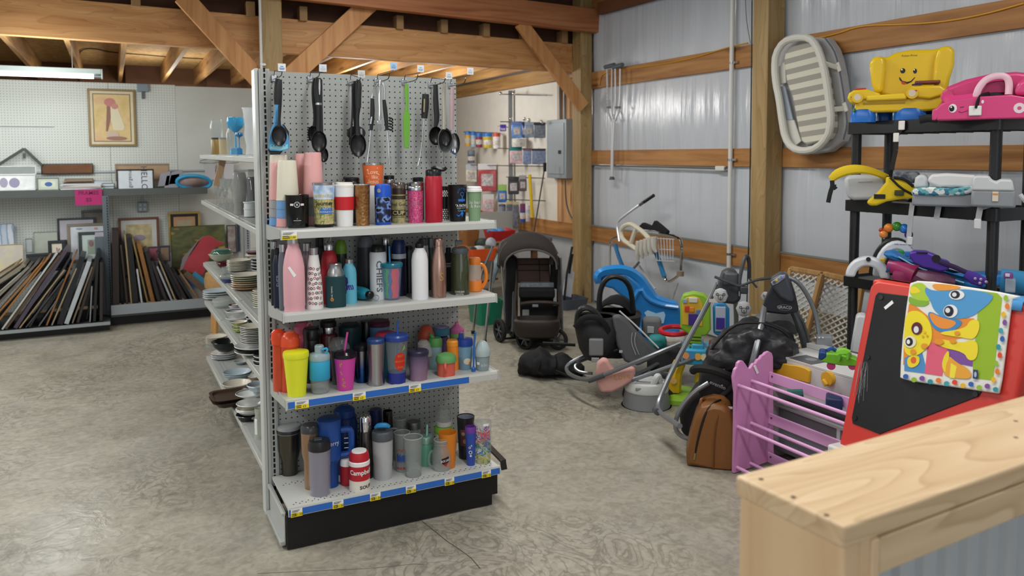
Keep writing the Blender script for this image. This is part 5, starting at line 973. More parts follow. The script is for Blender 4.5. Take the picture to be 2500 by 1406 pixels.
# ---------------------------------------------------------------- picture shelving along the back
K0 = thing('display_shelf', 'tall white pegboard shelving with dark grey deck and shelf, stacked with picture frames', 'shelving', (-.5,8.6,0))
YK = 8.92
M_DG = pm('#4b5150', .5); M_PEGW = pegboard('white_pegboard', '#ced4cf', '#a4aaa6', .0254,.2)
for x0, x1 in ((-3.6,-1.22),(-1.217,-.0),(.003,.62)): WB(K0).box((x0, YK, .12),(x1, YK+.02,2.345)).build('pegboard_panel', M_PEGW, K0, smooth=False)
WB(K0).box((.623, YK, .12),(1.85, YK+.02,2.335)).build('plain_panel', pm('#c9cdc9', .5, noise=.02), K0, smooth=False)
WB(K0).box((1.85, YK, .12),(4.6, YK+.02,.9)).build('plain_panel', pm('#b9bdb9', .5), K0, smooth=False)
WB(K0).box((-3.6, YK-.012,1.90),(-.48, YK+.001,1.906)).build('seam', pm('#9aa19c', .6), K0)
WB(K0).box((-3.6, YK-.02,1.452),(1.4, YK, 1.47)).build('rail', pm('#aeb6bb', .3,.3), K0, bevel=.003)
# upper shelf, deck boards
WB(K0).box((-3.6,8.5,1.285),(.86,8.9,1.3)).box((-3.6,8.49,1.235),(.86,8.505,1.302)).build('upper_shelf', M_DG, K0, bevel=.002)
WB(K0).box((-3.6,8.1,.075),(-.055,8.9,.095)).build('deck', pm('#3c4242', .4), K0)
WB(K0).box((-3.6,8.09,.07),(-.055,8.1,.099)).build('deck_lip', pm('#868d90', .35), K0)
WB(K0).box((-3.6,8.2,0),(-.06,8.22,.07)).build('kick_plate', M_BLACK, K0)
WB(K0).box((-.045,8.3,.10),(.95,8.9,.115)).build('deck', pm('#3c4242', .4), K0); WB(K0).box((-.045,8.29,.118),(.95,8.305,.212)).build('deck_lip', pm('#868e93', .35), K0, bevel=.002)
WB(K0).box((-.04,8.42,0),(.95,8.44,.1)).build('kick_plate', M_BLACK, K0)
up = WB(K0).box((-.085,8.45,.0),(-.03,8.52,1.24)).box((-.16,8.46,.1),(-.085,8.5,.85)).build('upright', pm('#566068', .5), K0, bevel=.002)
b = WB(K0)
for i in range(44): b.box((-.048,8.447,.12+i*.0254),(-.04,8.452,.136+i*.0254))
b.build('slots', M_SLOT, up, smooth=False, kind='stuff')
x_ = ony(602,600,8.5).x
up = WB(K0).box((x_-.025,8.45,.1),(x_+.03,8.55,1.2)).build('upright', pm('#8d9499', .45), K0, bevel=.002)
b = WB(K0)
for i in range(40): b.box((x_+.002,8.447,.15+i*.0254),(x_+.012,8.452,.166+i*.0254))
b.build('slots', M_SLOT, up, smooth=False, kind='stuff')
ZF = (0,600,5.625); ZG = (260,480,4.685); ZH = (0,360,5.207)
def lean(label, Zm, bx_, by_, tx, ty, w, col, yf, dep, zb=.1, pic=None, rough=.4, metal=0):
    "a framed picture filed on edge, leaning sideways: front edge runs from the foot to the top"
    f = lambda x, y: ony(Zm[0]+x/Zm[2], Zm[1]+y/Zm[2], yf)
    a, b = f(bx_, by_), f(tx, ty); a = b+(a-b)*((b.z-zb-.006)/(b.z-a.z))
    k = depth(a)/FPX/Zm[2]; th = max(.010, w*k*.8); u = (b-a).normalized(); n = Vector((u.z, 0,-u.x))
    t = thing('framed_picture', label, 'picture', a); L = (b-a).length
    M_ = Matrix(((u.x, 0, n.x, 0),(0,1,0,0),(u.z, 0, n.z, 0),(0,0,0,1))); m = pm(col, rough, metal, noise=.12, nscale=12)
    r = min(.035, L*.1); mb = MB(); mb.M = M_
    for lo, hi in (((0,0),(L, r)),((0, dep-r),(L, dep)),((0, r),(r, dep-r)),((L-r, r),(L, dep-r))): mb.box((lo[0], lo[1],-th/2),(hi[0], hi[1], th/2))
    mb.build('frame', m, t, bevel=.0015)
    mb = MB(); mb.M = M_; mb.box((r*.9, r*.9,-th*.3),(L-r*.9, dep-r*.9, th*.15)).build('picture', pic or pm('#211e1b', .6, noise=.5, nscale=9), t)  # default panel colour darkened to stand for the shadows between frames
    return t
ORD = ['first', 'second', 'third', 'fourth', 'fifth', 'sixth', 'seventh', 'eighth', 'ninth', 'tenth', 'eleventh', 'twelfth', 'thirteenth', 'fourteenth', 'fifteenth', 'sixteenth', 'seventeenth', 'eighteenth', 'nineteenth', 'twentieth', 'twenty-first', 'twenty-second']
LB = [(-330,600,240,250,26, '#8a7552', 'tan'),(-300,700,340,255,60, '#7c7363', 'weathered grey'),(-200,800,290,372,20, '#9a968b', 'pale'),(-180,840,395,290,45, '#77746c', 'ornate grey'),(-120,900,520,225,40, '#5a5350', 'dusky'),
      (-60,960,580,230,28, '#8d5f30', 'honey oak'),(-20,1030,660,170,30, '#8a6030', 'orange oak'),(36,1140,785,100,30, '#a9adab', 'white edged'),(10,1232,820,140,44, '#4a3a2e', 'dark brown overhanging'),(215,1120,910,60,62, '#443c4c', 'purple-black'),
      (262,1140,885,330,22, '#8f7c5e', 'gold-tan'),(345,1135,875,455,20, '#3c3d3e', 'charcoal'),(400,1120,960,170,34, '#1b1e28', 'black'),(545,1088,770,760,18, '#5b5e60', 'thin grey'),(650,1070,1040,110,28, '#7d5634', 'orange-brown'),(730,1050,1050,310,24, '#857a64', 'khaki'),
      (850,990,1130,150,90, '#14161e', 'broad blue-black'),(925,1032,1225,220,70, '#a4aab0', 'broad white'),(1020,992,1268,290,24, '#6d6250', 'olive-brown'),(1090,978,1335,150,42, '#2a2220', 'dark walnut'),(1240,975,1262,560,18, '#7f8486', 'thin pale'),(1300,962,1345,80,44, '#15171c', 'upright black'),(1388,965,1392,230,46, '#2c2424', 'upright walnut')]
for i, (bx_, by_, tx, ty, w, col, nm) in enumerate(LB):
    lean('%s picture frame, %s from the left leaning in the left bay' % (nm, ORD[i] if i < 22 else 'last'), ZF, bx_, by_, tx, ty, w, col, 8.12+.004*(i % 5),.5 if w > 30 else .4)
RB = [(110,1225,100,395,84, '#261c1a', 'broad dark walnut'),(235,1213,165,555,26, '#30231c', 'thin dark brown'),(285,1213,210,430,20, '#8d7a58', 'thin gold-tan'),(332,1208,255,470,74, '#121318', 'broad black'),(398,1170,350,830,24, '#a9adb2', 'short white'),(468,1200,300,480,22, '#76623a', 'antique gold'),(530,1198,370,540,52, '#7d5426', 'orange-brown'),
      (600,1190,455,620,46, '#1d1b20', 'black'),(680,1182,520,740,40, '#2a2228', 'plum-black'),(762,1226,580,800,25, '#8e9598', 'silver overhanging'),(792,1192,605,740,20, '#8c7b66', 'beige edged'),(850,1172,595,650,30, '#16161a', 'jet black'),(905,1168,690,770,36, '#241c20', 'dark wine'),(965,1162,780,870,36, '#18181c', 'short black'),(1040,1152,850,880,24, '#7b5c3c', 'rough tan')]
for i, (bx_, by_, tx, ty, w, col, nm) in enumerate(RB):
    lean('%s picture frame, %s from the upright leaning in the right bay' % (nm, ORD[i]), ZG, bx_, by_, tx, ty, w, col, 8.33+.004*(i % 5),.45,.118)
for i in range(11):
    a = LB[i*2+1]; c = LB[min(i*2+2,22)]
    lean('black picture frame wedged behind frames, %s of the hidden ones in the left bay' % ORD[i], ZF, (a[0]+c[0])/2+40,(a[1]+c[1])/2-40,(a[2]+c[2])/2+25,(a[3]+c[3])/2+40,30, '#17161a', 8.26,.42)
for i in range(7):
    a = RB[i*2]; c = RB[i*2+1]
    lean('black picture frame wedged behind frames, %s of the hidden ones in the right bay' % ORD[i], ZG, (a[0]+c[0])/2+10,1190,(a[2]+c[2])/2+12,(a[3]+c[3])/2+60,36, '#161518', 8.44,.4,.118)
def pict(label, Zm, x0, y0, x1, y1, yw, fr, fw, mats, tilt=.03, name='framed_picture', cat='picture', zb=None, art=(), y1w=None):
    "a picture facing the room, its corners measured in a crop and read on the plane y = yw"
    f = lambda x, y: ony(Zm[0]+x/Zm[2], Zm[1]+y/Zm[2], yw)
    tl, br = f(x0, y0), f(x1, y1); xa, xb, zt = tl.x, br.x, (tl.z+f(x1, y0).z)/2; zb = br.z if zb is None else zb
    t = thing(name, label, cat, ((xa+xb)/2, yw, zb)); w, h = xb-xa, zt-zb; k = depth(tl)/FPX/Zm[2]; q = fw*k
    sh = Matrix.Rotation(-tilt, 4, 'X')
    mb = MB(); mb.M = sh
    for a, b in (((-w/2,0),(w/2, q)),((-w/2, h-q),(w/2, h)),((-w/2, q),(-w/2+q, h-q)),((w/2-q, q),(w/2, h-q))): mb.box((a[0],-.012, a[1]),(b[0],.012, b[1]))
    if fr: mb.build('frame', pm(fr, .35, noise=.08, nscale=20), t, bevel=.003)
    ins = q
    for i, (nm, m, g) in enumerate(mats):
        ins += g*k; mb = MB(); mb.M = sh; mb.box((-w/2+ins, -.004-.0008*i, ins),(w/2-ins, .004, h-ins)).build(nm, m if not isinstance(m, str) else pm(m, .6, noise=.05, nscale=20), t)
    for nm, m, pts in art:
        mb = MB(); mb.M = sh; d = -.0085-.0006*art.index((nm, m, pts)); mb.add([(-w/2+u*w, d, v*h) for u, v in pts],[tuple(range(len(pts)))]).build(nm, pm(m, .6), t, smooth=False)
    return t
Zf = (0,0,1)
el = lambda cx, cy, rx, ry, n=14: [(cx+rx*math.cos(2*math.pi*i/n), cy+ry*math.sin(2*math.pi*i/n)) for i in range(n)]
pict('gold framed print of a figure in pale dress and red hat, high up', Zf, 212,218,334,357,8.9, '#8a7446', 5,[('mat', '#d5c9ac', 0),('inner_line', '#6d6650', 6),('print', ramp_mat('aged_print', 'noise', [(.3, '#d0a184'),(.5, '#d9c089'),(.7, '#c9b06c')],6,.6),2)],0,
     art=[('dress', '#d9d2b4', [(.4,.72),(.56,.75),(.62,.68),(.76,.34),(.72,.28),(.52,.28),(.46,.5)]),('cloak', '#8f6a5a', [(.40,.74),(.47,.7),(.47,.5),(.40,.26),(.36,.26),(.38,.5)]),('hat', '#c07f77', el(.46,.77,.12,.075)),('bow', '#c58a80', el(.56,.70,.07,.05)),('dog', '#c9b4a4', el(.5,.2,.13,.07)),('foreground', '#9c7468', el(.58,.14,.22,.035))])
pict('pale print under shiny film standing at the left end of the upper shelf', ZH, -120,345,455,545,8.56, '#c9d4d2', 12,[('print', pm('#d4d9da', .15, noise=.12, nscale=16),2)],.1, art=[('blot', '#8f8ca8', el(.52,.5,.12,.3)),('blot', '#9a96ac', el(.28,.52,.09,.3))])
pict('long white framed strip standing behind the shiny print', ZH, -120,235,465,345,8.7, '#d6d9dc', 14,[('backing', '#8f9796', 2)],.05)
pict('small grey frame with a blue oval emblem on the upper shelf', ZH, 465,385,755,545,8.57, '#6f7a72', 12,[('mat', '#b9c2b4', 2),('card', '#c9d0bd', 30)],.1, art=[('oval', '#3a5f9c', el(.52,.5,.17,.17))])
pict('wide brown-lined shallow black frame hung above the upper shelf', ZH, 520,205,1188,332,8.88, '#2b2623', 10,[('lining', pm('#6b4524', .6, noise=.2),2)],0)
pict('black framed HELLO print standing sideways on the upper shelf', ZH, 1475,275,1965,535,8.55, '#1c1e22', 18,[('paper', '#c3ccd4', 2)],.08)
hl = COL.objects[-1].parent if COL.objects[-1].parent else None
o = [q for q in bpy.data.objects if q.get('label', '').startswith('black framed HELLO')][0]
w_ = .42; b = MB(); b.M = Matrix.Rotation(-.08,4, 'X')
for s_, sz, cx, cz, ro in (('HELLO', .078,.075,.115,-math.pi/2),('gorgeous', .05,-.05,.115, math.pi/2)):
    vs, f = txt(s_, sz, 0,0, ro); b.add([(cx+u, -.0062, cz+v) for u, v in vs], f)
b.build('lettering', pm('#3f464c', .6), o, smooth=False, kind='stuff')
pict('tan framed board standing behind the HELLO print', ZH, 1460,205,2160,420,8.72, '#8b7a66', 24,[('backing', '#a48a6c', 2)],.06)
pict('magenta card sign taped to the upper shelf edge', ZH, 950,535,1303,727,8.47, None, 0,[('card', pm('#a31f63', .55),0)],0, name='price_sign', cat='sign')
o = [q for q in bpy.data.objects if q.get('label', '').startswith('magenta card')][0]; b = MB()
for s_, sz, cz in (('FRAMES', .05,.115),('$5', .05,.05)):
    vs, f = txt(s_, sz); b.add([(u, -.0062, cz+v) for u, v in vs], f)
b.build('lettering', pm('#6d1444', .6), o, smooth=False, kind='stuff')
# loose papers and the blue oval mirror on the upper shelf
def papers(label, Zm, x0, y0, x1, y1, yw, n, col, name='paper_stack'):
    f = lambda x, y: ony(Zm[0]+x/Zm[2], Zm[1]+y/Zm[2], yw); a, b = f(x0, y1), f(x1, y0); t = thing(name, label, 'papers', ((a.x+b.x)/2, yw, 1.303)); w = b.x-a.x; h = max(b.z-1.303,.02)
    for i in range(n):
        mb = MB(); mb.M = Matrix.Rotation(random.uniform(-.12,.12),4, 'Z'); mb.box((-w/2+random.uniform(0,.02),0, h*i/n),(w/2-random.uniform(0,.02),.2, h*(i+.75)/n)).build('sheet', pm(col[i % len(col)],.55), t)
papers('flat pile of white picture mats beside the magenta sign', ZH, 765,455,1310,560,8.53,4,['#c7cdd0', '#b9a79c', '#d2d7da'])
papers('dark shallow frame lying flat on the picture mats', ZH, 790,385,1200,440,8.7,3,['#1d1b1a', '#57483a', '#7f6f5c'], 'flat_pictures')
papers('crumpled silvery cellophane pile left of the HELLO print', ZH, 1200,420,1450,540,8.6,3,['#aab4ba', '#c4ccd2'], 'film_pile')
t = thing('cardboard_sheet', 'bent grey card sheets propped right of the HELLO print', 'card', ony(405,455,8.6))
for x0, x1, a, b_ in ((385,410,418,455),(400,432,424,462),(412,440,415,450)):
    p, q = ony(x0, b_, 8.6), ony(x1, a, 8.62); WB(t).prism([(p.x, p.z),(q.x, p.z+.01),(q.x+.02, q.z),(p.x+.03, q.z-.02)],8.58,8.6, 'y').build('sheet', pm('#8b8d98', .6), t)
c = ony(474,445,8.56); t = thing('oval_mirror', 'sky blue oval plastic frame lying tilted on the upper shelf', 'mirror', c)
MB().tube([(.16*math.cos(a),-.02*math.sin(a),.068*math.sin(a)-.01*math.cos(a)) for a in [i*.2618 for i in range(24)]],.018,8, True).build('rim', pm('#2f95c6', .3), t); MB().add([(.15*math.cos(a),-.015*math.sin(a)+.004,.06*math.sin(a)-.01*math.cos(a)) for a in [i*.2618 for i in range(24)]],[tuple(range(24))]).build('picture', pm('#a08a86', .4, noise=.3), t, solid=.003)
# triangle of a frame corner hung at the top left
a, m_, b_ = ony(-40,425,8.86), ony(59,363,8.86), ony(103,404,8.86); t = thing('framed_picture', 'dark frame hung cornerwise like a roof above the upper shelf', 'picture', m_)
WB(t).bar(a, m_, .025,.02,(0,1,0)).bar(m_, b_, .025,.02,(0,1,0)).build('frame', pm('#3f4a46', .4), t, bevel=.002); WB(t).box(m_+Vector((-.012,-.02,-.09)), m_+Vector((.01,.0,-.045))).build('hanger', pm('#4a4f4c', .4,.5), t)
# pictures standing on the decks against the boards
sea = ramp_mat('sea_print', 'wave', [(.2, '#b3c0cf'),(.5, '#6f8fae'),(.8, '#c7ccd6')],3,.6, dist=4)
pict('blue and white abstract wave canvas at the far left', ZH, -90,970,185,1250,8.83, '#9aaac0', 4,[('print', sea, 0)],.04)
pict('pale landscape canvas below the wave canvas', ZF, -60,-20,330,330,8.6, '#c9bf94', 4,[('print', ramp_mat('dune_print', 'noise', [(.35, '#d2c79a'),(.55, '#b9b6b0'),(.7, '#c9b26a')],5,.6),0)],.05)
pict('slate frame on the pegboard at the top of the leaning pictures', ZH, 1030,797,1372,1000,8.86, '#55585c', 26,[('mat', '#77746f', 2)],.02)
pict('black frame papered with white cards', ZH, 722,895,1225,1180,8.83, '#34373c', 24,[('card', '#b9b9c2', 3)],.03)
pict('plain cream board leaning left of the white-card frame', ZH, 420,1070,740,1330,8.8, '#a4aaa0', 6,[('board', '#aab0a6', 0)],.04)
pict('pale narrow frame with a dark top edge', ZH, 318,1155,420,1330,8.78, '#8f9896', 8,[('board', '#a5aeb0', 0)],.04)
pict('large taupe frame with a white mat and soft flower print', ZH, 845,965,1376,1440,8.76, '#80766a', 36,[('mat', '#c9cfd6', 2),('print', '#b4bcbc', 70)],.05, art=[('flower', '#b98f90', el(.72,.86,.05,.03)),('flower', '#8fa0ac', el(.3,.87,.08,.02))])
pict('black frame with a mint mat in front of the taupe frame', ZH, 992,1070,1400,1440,8.7, '#333b3e', 38,[('mat', '#bccbc6', 2),('print', '#94a08e', 60)],.05, art=[('blossom', '#8a6a72', el(.4,.62,.08,.1))])
pict('white crumpled paper print with a dark red dot beside the upright', ZH, 1205,1075,1385,1330,8.62, None, 0,[('paper', '#a9a8b4', 0)],.08, name='paper_print', cat='print', art=[('dot', '#7b2a3c', el(.33,.6,.09,.08))])
pict('black frame with a cream mat around a red print', ZH, 606,1182,842,1440,8.66, '#22282a', 40,[('mat', '#cfc8b4', 2),('print', '#9c4048', 50)],.05)
pict("long black box picture lying behind the left bay's leaning row", ZF, 355,100,985,330,8.55, '#23282c', 30,[('board', '#2a2f33', 2)],.05)
pict('large reddish brown frame with a white mat and antique map-like print', ZG, 130,240,622,900,8.84, '#6d3d2c', 26,[('mat', '#c2c4c2', 2),('print', ramp_mat('map_print', 'noise', [(.35, '#c7b98c'),(.6, '#a89c78')],14,.6),50)],.03, art=[('figure', '#8d8396', el(.5,.66,.16,.05))])
pict('gold and black frame with a small tan print, right bay', ZG, 700,172,1086,620,8.85, '#a98f52', 26,[('black_slip', '#25201c', 2),('mat', '#b98f6c', 30),('print', '#a9a082', 40)],.02)
pict('abstract olive and yellow painting behind the red bird cut-out', ZG, 730,332,1370,860,8.76, '#4c5030', 4,[('canvas', ramp_mat('olive_painting', 'noise', [(.3, '#3d4529'),(.5, '#5d6136'),(.62, '#4a4a30'),(.7, '#b08d1c')],5,.5, stretch=(1,1,2), detail=2),0)],.06, name='painting', cat='painting')
pict('dark framed narrow print at the right end of the right bay', ZG, 1372,325,1490,640,8.80, '#1d1f22', 8,[('print', ramp_mat('pale_streaks', 'noise', [(.4, '#a9a5a6'),(.6, '#7f6258')],10,.6),0)],.04)
pict('grey-white framed panel behind the end of the right bay', ZG, 1475,300,1545,640,8.84, '#8f979c', 12,[('board', '#3c4556', 2)],.02)
pict('little blue framed picture with a brown print, right bay', ZG, 595,560,735,740,8.6, '#2c3046', 18,[('print', '#77624c', 0)],.1)
pict('little plum framed picture with a pink scene, right bay', ZG, 470,570,600,730,8.62, '#4c4350', 14,[('print', '#8a4a58', 0)],.1)
# red bird board
bird = [(870,830),(905,740),(960,640),(1040,520),(1100,460),(1180,448),(1240,480),(1280,510),(1350,525),(1300,560),(1250,580),(1190,660),(1150,780),(1110,900),(1000,880),(920,850)]
t = thing('bird_board', 'red bird-shaped wooden board leaning against the olive painting', 'board', ony(260+1000/4.685,480+880/4.685,8.5))
WB(t).prism([(q.x, q.z) for q in (ony(260+x/4.685,480+y/4.685,8.5) for x, y in bird)],8.5,8.52, 'y').build('body', pm('#a83a44', .55, noise=.12, nscale=6), t, bevel=.003)
WB(t).prism([(q.x, q.z) for q in (ony(260+x/4.685,480+y/4.685,8.51) for x, y in ((835,850),(870,700),(1060,490),(1100,455),(905,740),(870,830)))],8.5,8.515, 'y').build('edge', pm('#7d7478', .6), t)
t = thing('painted_board', 'blue and brown painted board lying against the foot of the red bird', 'board', ony(260+1020/4.685,480+960/4.685,8.42))
for i, (p, q, c_) in enumerate((((900,870),(1180,1120), '#5b4a3c'),((990,880),(1210,1060), '#2c7a9c'),((890,900),(1010,1040), '#2c5a8c'))): WB(t).bar(ony(260+p[0]/4.685,480+p[1]/4.685,8.40+.012*i), ony(260+q[0]/4.685,480+q[1]/4.685,8.40+.012*i),.06,.01,(0,1,0)).build('plank', pm(c_, .6), t)
# tan wooden stool showing between the dish shelves and the back bay
p = onz(535,815,0); t = thing('wooden_stool', 'tan wooden stool with a rounded seat half hidden by the dish shelves', 'stool', (p.x+.05, p.y, 0))
MB().lathe([(.12,.40),(.16,.43),(.165,.5),(.15,.56),(.10,.59)],28).build('seat', wood('stool_wood', '#8f6d42', '#a37f4f', '#b08d5c', 'X'), t)
for i in range(4): MB().bar((.10*math.cos(i*1.571+.78),.10*math.sin(i*1.571+.78),.42),(.13*math.cos(i*1.571+.78),.13*math.sin(i*1.571+.78),0),.035,.035).build('leg', wood('stool_leg', '#96703f', '#ab8049', '#b98f58', 'Z'), t, bevel=.003)
# little things fixed to the boards
def socket(label, px, py, w, h): 
    a = ony(px-w/2, py+h/2,8.9); b = ony(px+w/2, py-h/2,8.9); t = thing('outlet_box', label, 'outlet', ((a.x+b.x)/2,8.92, a.z)); W_, H_ = b.x-a.x, b.z-a.z
    MB().box((-W_/2,-.045,0),(W_/2,0, H_)).build('box', pm('#7d8a93', .4,.4), t, bevel=.004); MB().box((-.006,-.02, H_),(.006,0, H_+.11)).build('conduit', pm('#8d979c', .4,.4), t)
    for i in (-1,1):
        for j in (.28,.72): MB().box((i*W_*.22-W_*.13,-.05, H_*j-H_*.15),(i*W_*.22+W_*.13,-.044, H_*j+H_*.15)).build('socket', pm('#b9c4cc', .4), t, bevel=.002)
socket('grey metal outlet box with four sockets above the right bay', 348,505,24,24)
a = ony(348,212,8.9); t = thing('junction_box', 'grey metal junction box at the wall top right of the gold framed print', 'box', (a.x, 8.92, a.z-.05)); MB().box((-.05,-.05,0),(.05,0,.08)).build('box', pm('#7b8791', .4,.4), t, bevel=.004); MB().box((-.012,-.03,-.07),(.012,0,0)).build('plug', pm('#5b6266', .5), t, bevel=.003)
# fluorescent strip hanging over the back shelving
a, b_ = ony(-260,166,7.95), ony(247,180,7.95); t = thing('strip_light', 'glowing white tube light fixture hanging below the joists', 'light', ((a.x+b_.x)/2,7.95,(a.z+b_.z)/2)); l_ = (b_.x-a.x)/2
MB().box((-l_, -.05,.0),(l_, .05,.045)).build('housing', pm('#8f9996', .4), t, bevel=.004); MB().box((l_-.0,-.05,-.04),(l_+.012,.05,.045)).build('end_cap', pm('#9aa3a3', .4,.3), t, bevel=.003)
em = pm('#f4fbff', .4, emit=5)
for y in (-.022,.022): MB().tube([(-l_+.02, y, -.02),(l_-.06, y, -.02)],.0175,12).build('tube', em, t)
for y in (-.022,.022): MB().tube([(l_-.06, y, -.02),(l_-.0, y, -.02)],.012,10).build('tube_pin', M_STEEL, t)
for x in (-l_*.7, l_*.7): MB().tube([(x, 0,.045),(x, 0,.27)],.004,6).build('hanger_wire', M_STEEL, t)
# wire hangers hooked on the board behind the glassware
for i, (px, lb) in enumerate(((512, 'left wire clothes hanger with pale card, behind the glassware shelf'),(558, 'right wire clothes hanger with pale card, behind the glassware shelf'))):
    c = ony(px, 392,8.86); t = thing('clothes_hanger', lb, 'hanger', c); MB().tube([(-.1,0,-.02),(-.09,0,.0),(0,0,.02),(.09,0,.0),(.1,0,-.02),(0,0,-.03)],.004,6, True).build('wire', pm('#6d7472', .4,.6), t); MB().tube([(0,0,.02),(.0,0,.05),(.02,0,.06)],.003,6).build('hook', M_STEEL, t); MB().box((-.05,-.004,-.2),(.05,.002,-.03)).build('card', pm('#c0c1c6', .6), t)
c = [(190,150),(195,122),(225,117),(270,128),(330,132),(420,140),(530,145)]; P = [onz(a, b, 2.78) for a, b in c]; o = MB().tube([q-P[0] for q in P],.006,6, sm=2).build('roof_cable', M_BLACK); o.location = P[0]; tag(o, 'dark cable looping across the underside of the roof decking', 'cable')
# ---------------------------------------------------------------- rear right: packets on the cream wall, electric panel
ZP = (1100,180,3.347)
t = thing('electric_panel', 'grey electric breaker panel with a small latch on the boarded rear wall', 'panel', (4.6,7.88,1.3))
a, b_ = onx(1335,434,4.56), onx(1382,290,4.56)
WB(t).box((4.56, b_.y, a.z),(4.655, a.y, b_.z)).build('box', pm('#9ba7ae', .4,.1), t, bevel=.006); WB(t).box((4.55, b_.y+.04, a.z+.05),(4.562, a.y-.06, b_.z-.04)).build('door', pm('#a4b0b7', .35,.1), t, bevel=.003)
c = onx(1366,371,4.545); WB(t).box(c+Vector((-.006,-.025,-.02)), c+Vector((.006,.025,.02))).build('latch', pm('#2e3337', .4), t, bevel=.002)
for px in (1366,1378): q = onx(px, 292,4.6); WB(t).tube([q, q+Vector((0,0,.75))],.018,8).build('conduit', pm('#8b9093', .35,.5), t)
q = onx(1380,440,4.6); WB(t).tube([q, q+Vector((0,-.01,-.25)), q+Vector((0,-.12,-.42)), q+Vector((0,-.25,-.45))],.009,6, sm=2).build('cable', pm('#4a4d50', .5), t)
t = thing('wall_standard', 'grey slotted upright standard with wire arms on the cream rear wall', 'fixture', (4.55,9.0,.6))
q = onx(1247,430,4.6); WB(t).box((4.58, q.y-.02,.9),(4.62, q.y+.02,2.43)).build('upright', pm('#8b9196', .4,.4), t)
for py, x0, x1 in ((230,1225,1335),(297,1222,1330),(308,1216,1246),(362,1216,1330),(403,1150,1330),(432,1236,1330),(487,1236,1332),(322,1132,1222)): WB(t).tube([onx(x0, py, 4.5), onx(x1, py+3,4.6)],.006,6).build('wire_arm', pm('#6f777c', .3,.8), t)
for i, (px, py) in enumerate(((1222,228),(1254,228),(1247,290),(1281,290),(1292,293),(1323,298))): q = onx(px, py, 4.48); WB(t).ball(q, .022,10,6).build('arm_cap', M_CHROME, t)
PK = [('blue lidded yellow canister at the left of the upper packet row', 118,470,165,590, '#3f87d6', '#e0b23c', .25),('pale blue canister with a blue lid, upper packet row', 166,472,205,598, '#2c7fd8', '#a9c7e8', .25),('maroon canister with a blue lid, upper packet row', 206,482,262,602, '#2c74cc', '#8f3450', .28),
      ('yellow-green canister with a blue lid, upper packet row', 266,484,342,606, '#2f78cf', '#c9b83a', .25),('white tube with a red cap, right end of the left packet row', 346,482,408,612, '#c8503f', '#e3dfe0', .25),('purple funnel hung alone beside the slotted upright', 404,415,455,470, '#4a2f9e', '#5b3fc0', .4),
      ('bright blue bagged packet on the upper right arm', 498,390,585,525, '#6d86c8', '#5f8ed6', .2),('navy packet behind the clear blue bag', 585,395,612,525, '#1f2f5c', '#33508c', .2),('clear blue-grey bag on the upper right arm', 606,395,680,522, '#a9bed6', '#8aa0ba', .2),('slate grey bag at the end of the upper right arm', 680,400,776,525, '#2b2f38', '#75808e', .15),
      ('white cloth roll under the upper right packets', 500,530,610,598, '#d3d6d2', '#cfd3cf', .3),('pink packet with a green and teal header on the second arm', 485,598,585,735, '#2f8a8c', '#dcb7bd', .22),('blue patterned packet on the second arm', 590,608,660,738, '#7a5560', '#8498c0', .15),('grey-blue patterned packet at the end of the second arm', 664,612,778,738, '#2c3038', '#7f8fae', .13),
      ('small navy box hanging left under the canisters', 140,625,200,730, '#7d8798', '#5f6a80', .3),('white packet with a yellow badge, left edge', 125,740,215,885, '#c3cbd6', '#d9d6c6', .3),('white framed red packet in the middle of the packet wall', 225,735,375,960, '#d8d8dc', '#b0424a', .22),('white packet with pink pads, low on the left', 262,985,355,1130, '#d9d9d9', '#d9b3b7', .3),
      ('blue and green card left of the tools', 388,905,460,1050, '#9ac56a', '#2f6fc0', .35),('black clip tool set on the lower arm', 470,840,560,985, '#3d4046', '#34363c', .2),('grey tool packet beside the yellow tape', 560,830,622,960, '#a5a9ae', '#5d5054', .25),
      ('grey ribbed brush head, left of the pair on the lower arm', 455,1040,505,1255, '#c2b98c', '#6c6f7c', .12),('grey ribbed brush head, right of the pair on the lower arm', 507,1045,560,1255, '#c2b98c', '#70737f', .12),('blue and red tube on the lower arm', 568,1060,612,1215, '#7a3c6a', '#2f55a0', .4),('white tube with blue marks on the lower arm', 614,1070,650,1205, '#e3e3ea', '#c3c6dc', .3),
      ('grey dotted roll hanging low left of the brush heads', 392,1065,452,1240, '#5a6070', '#8a91a2', .1),('grey flat bag low behind the shelf end', 262,1140,385,1215, '#9aa0ac', '#a4a9b4', .2)]
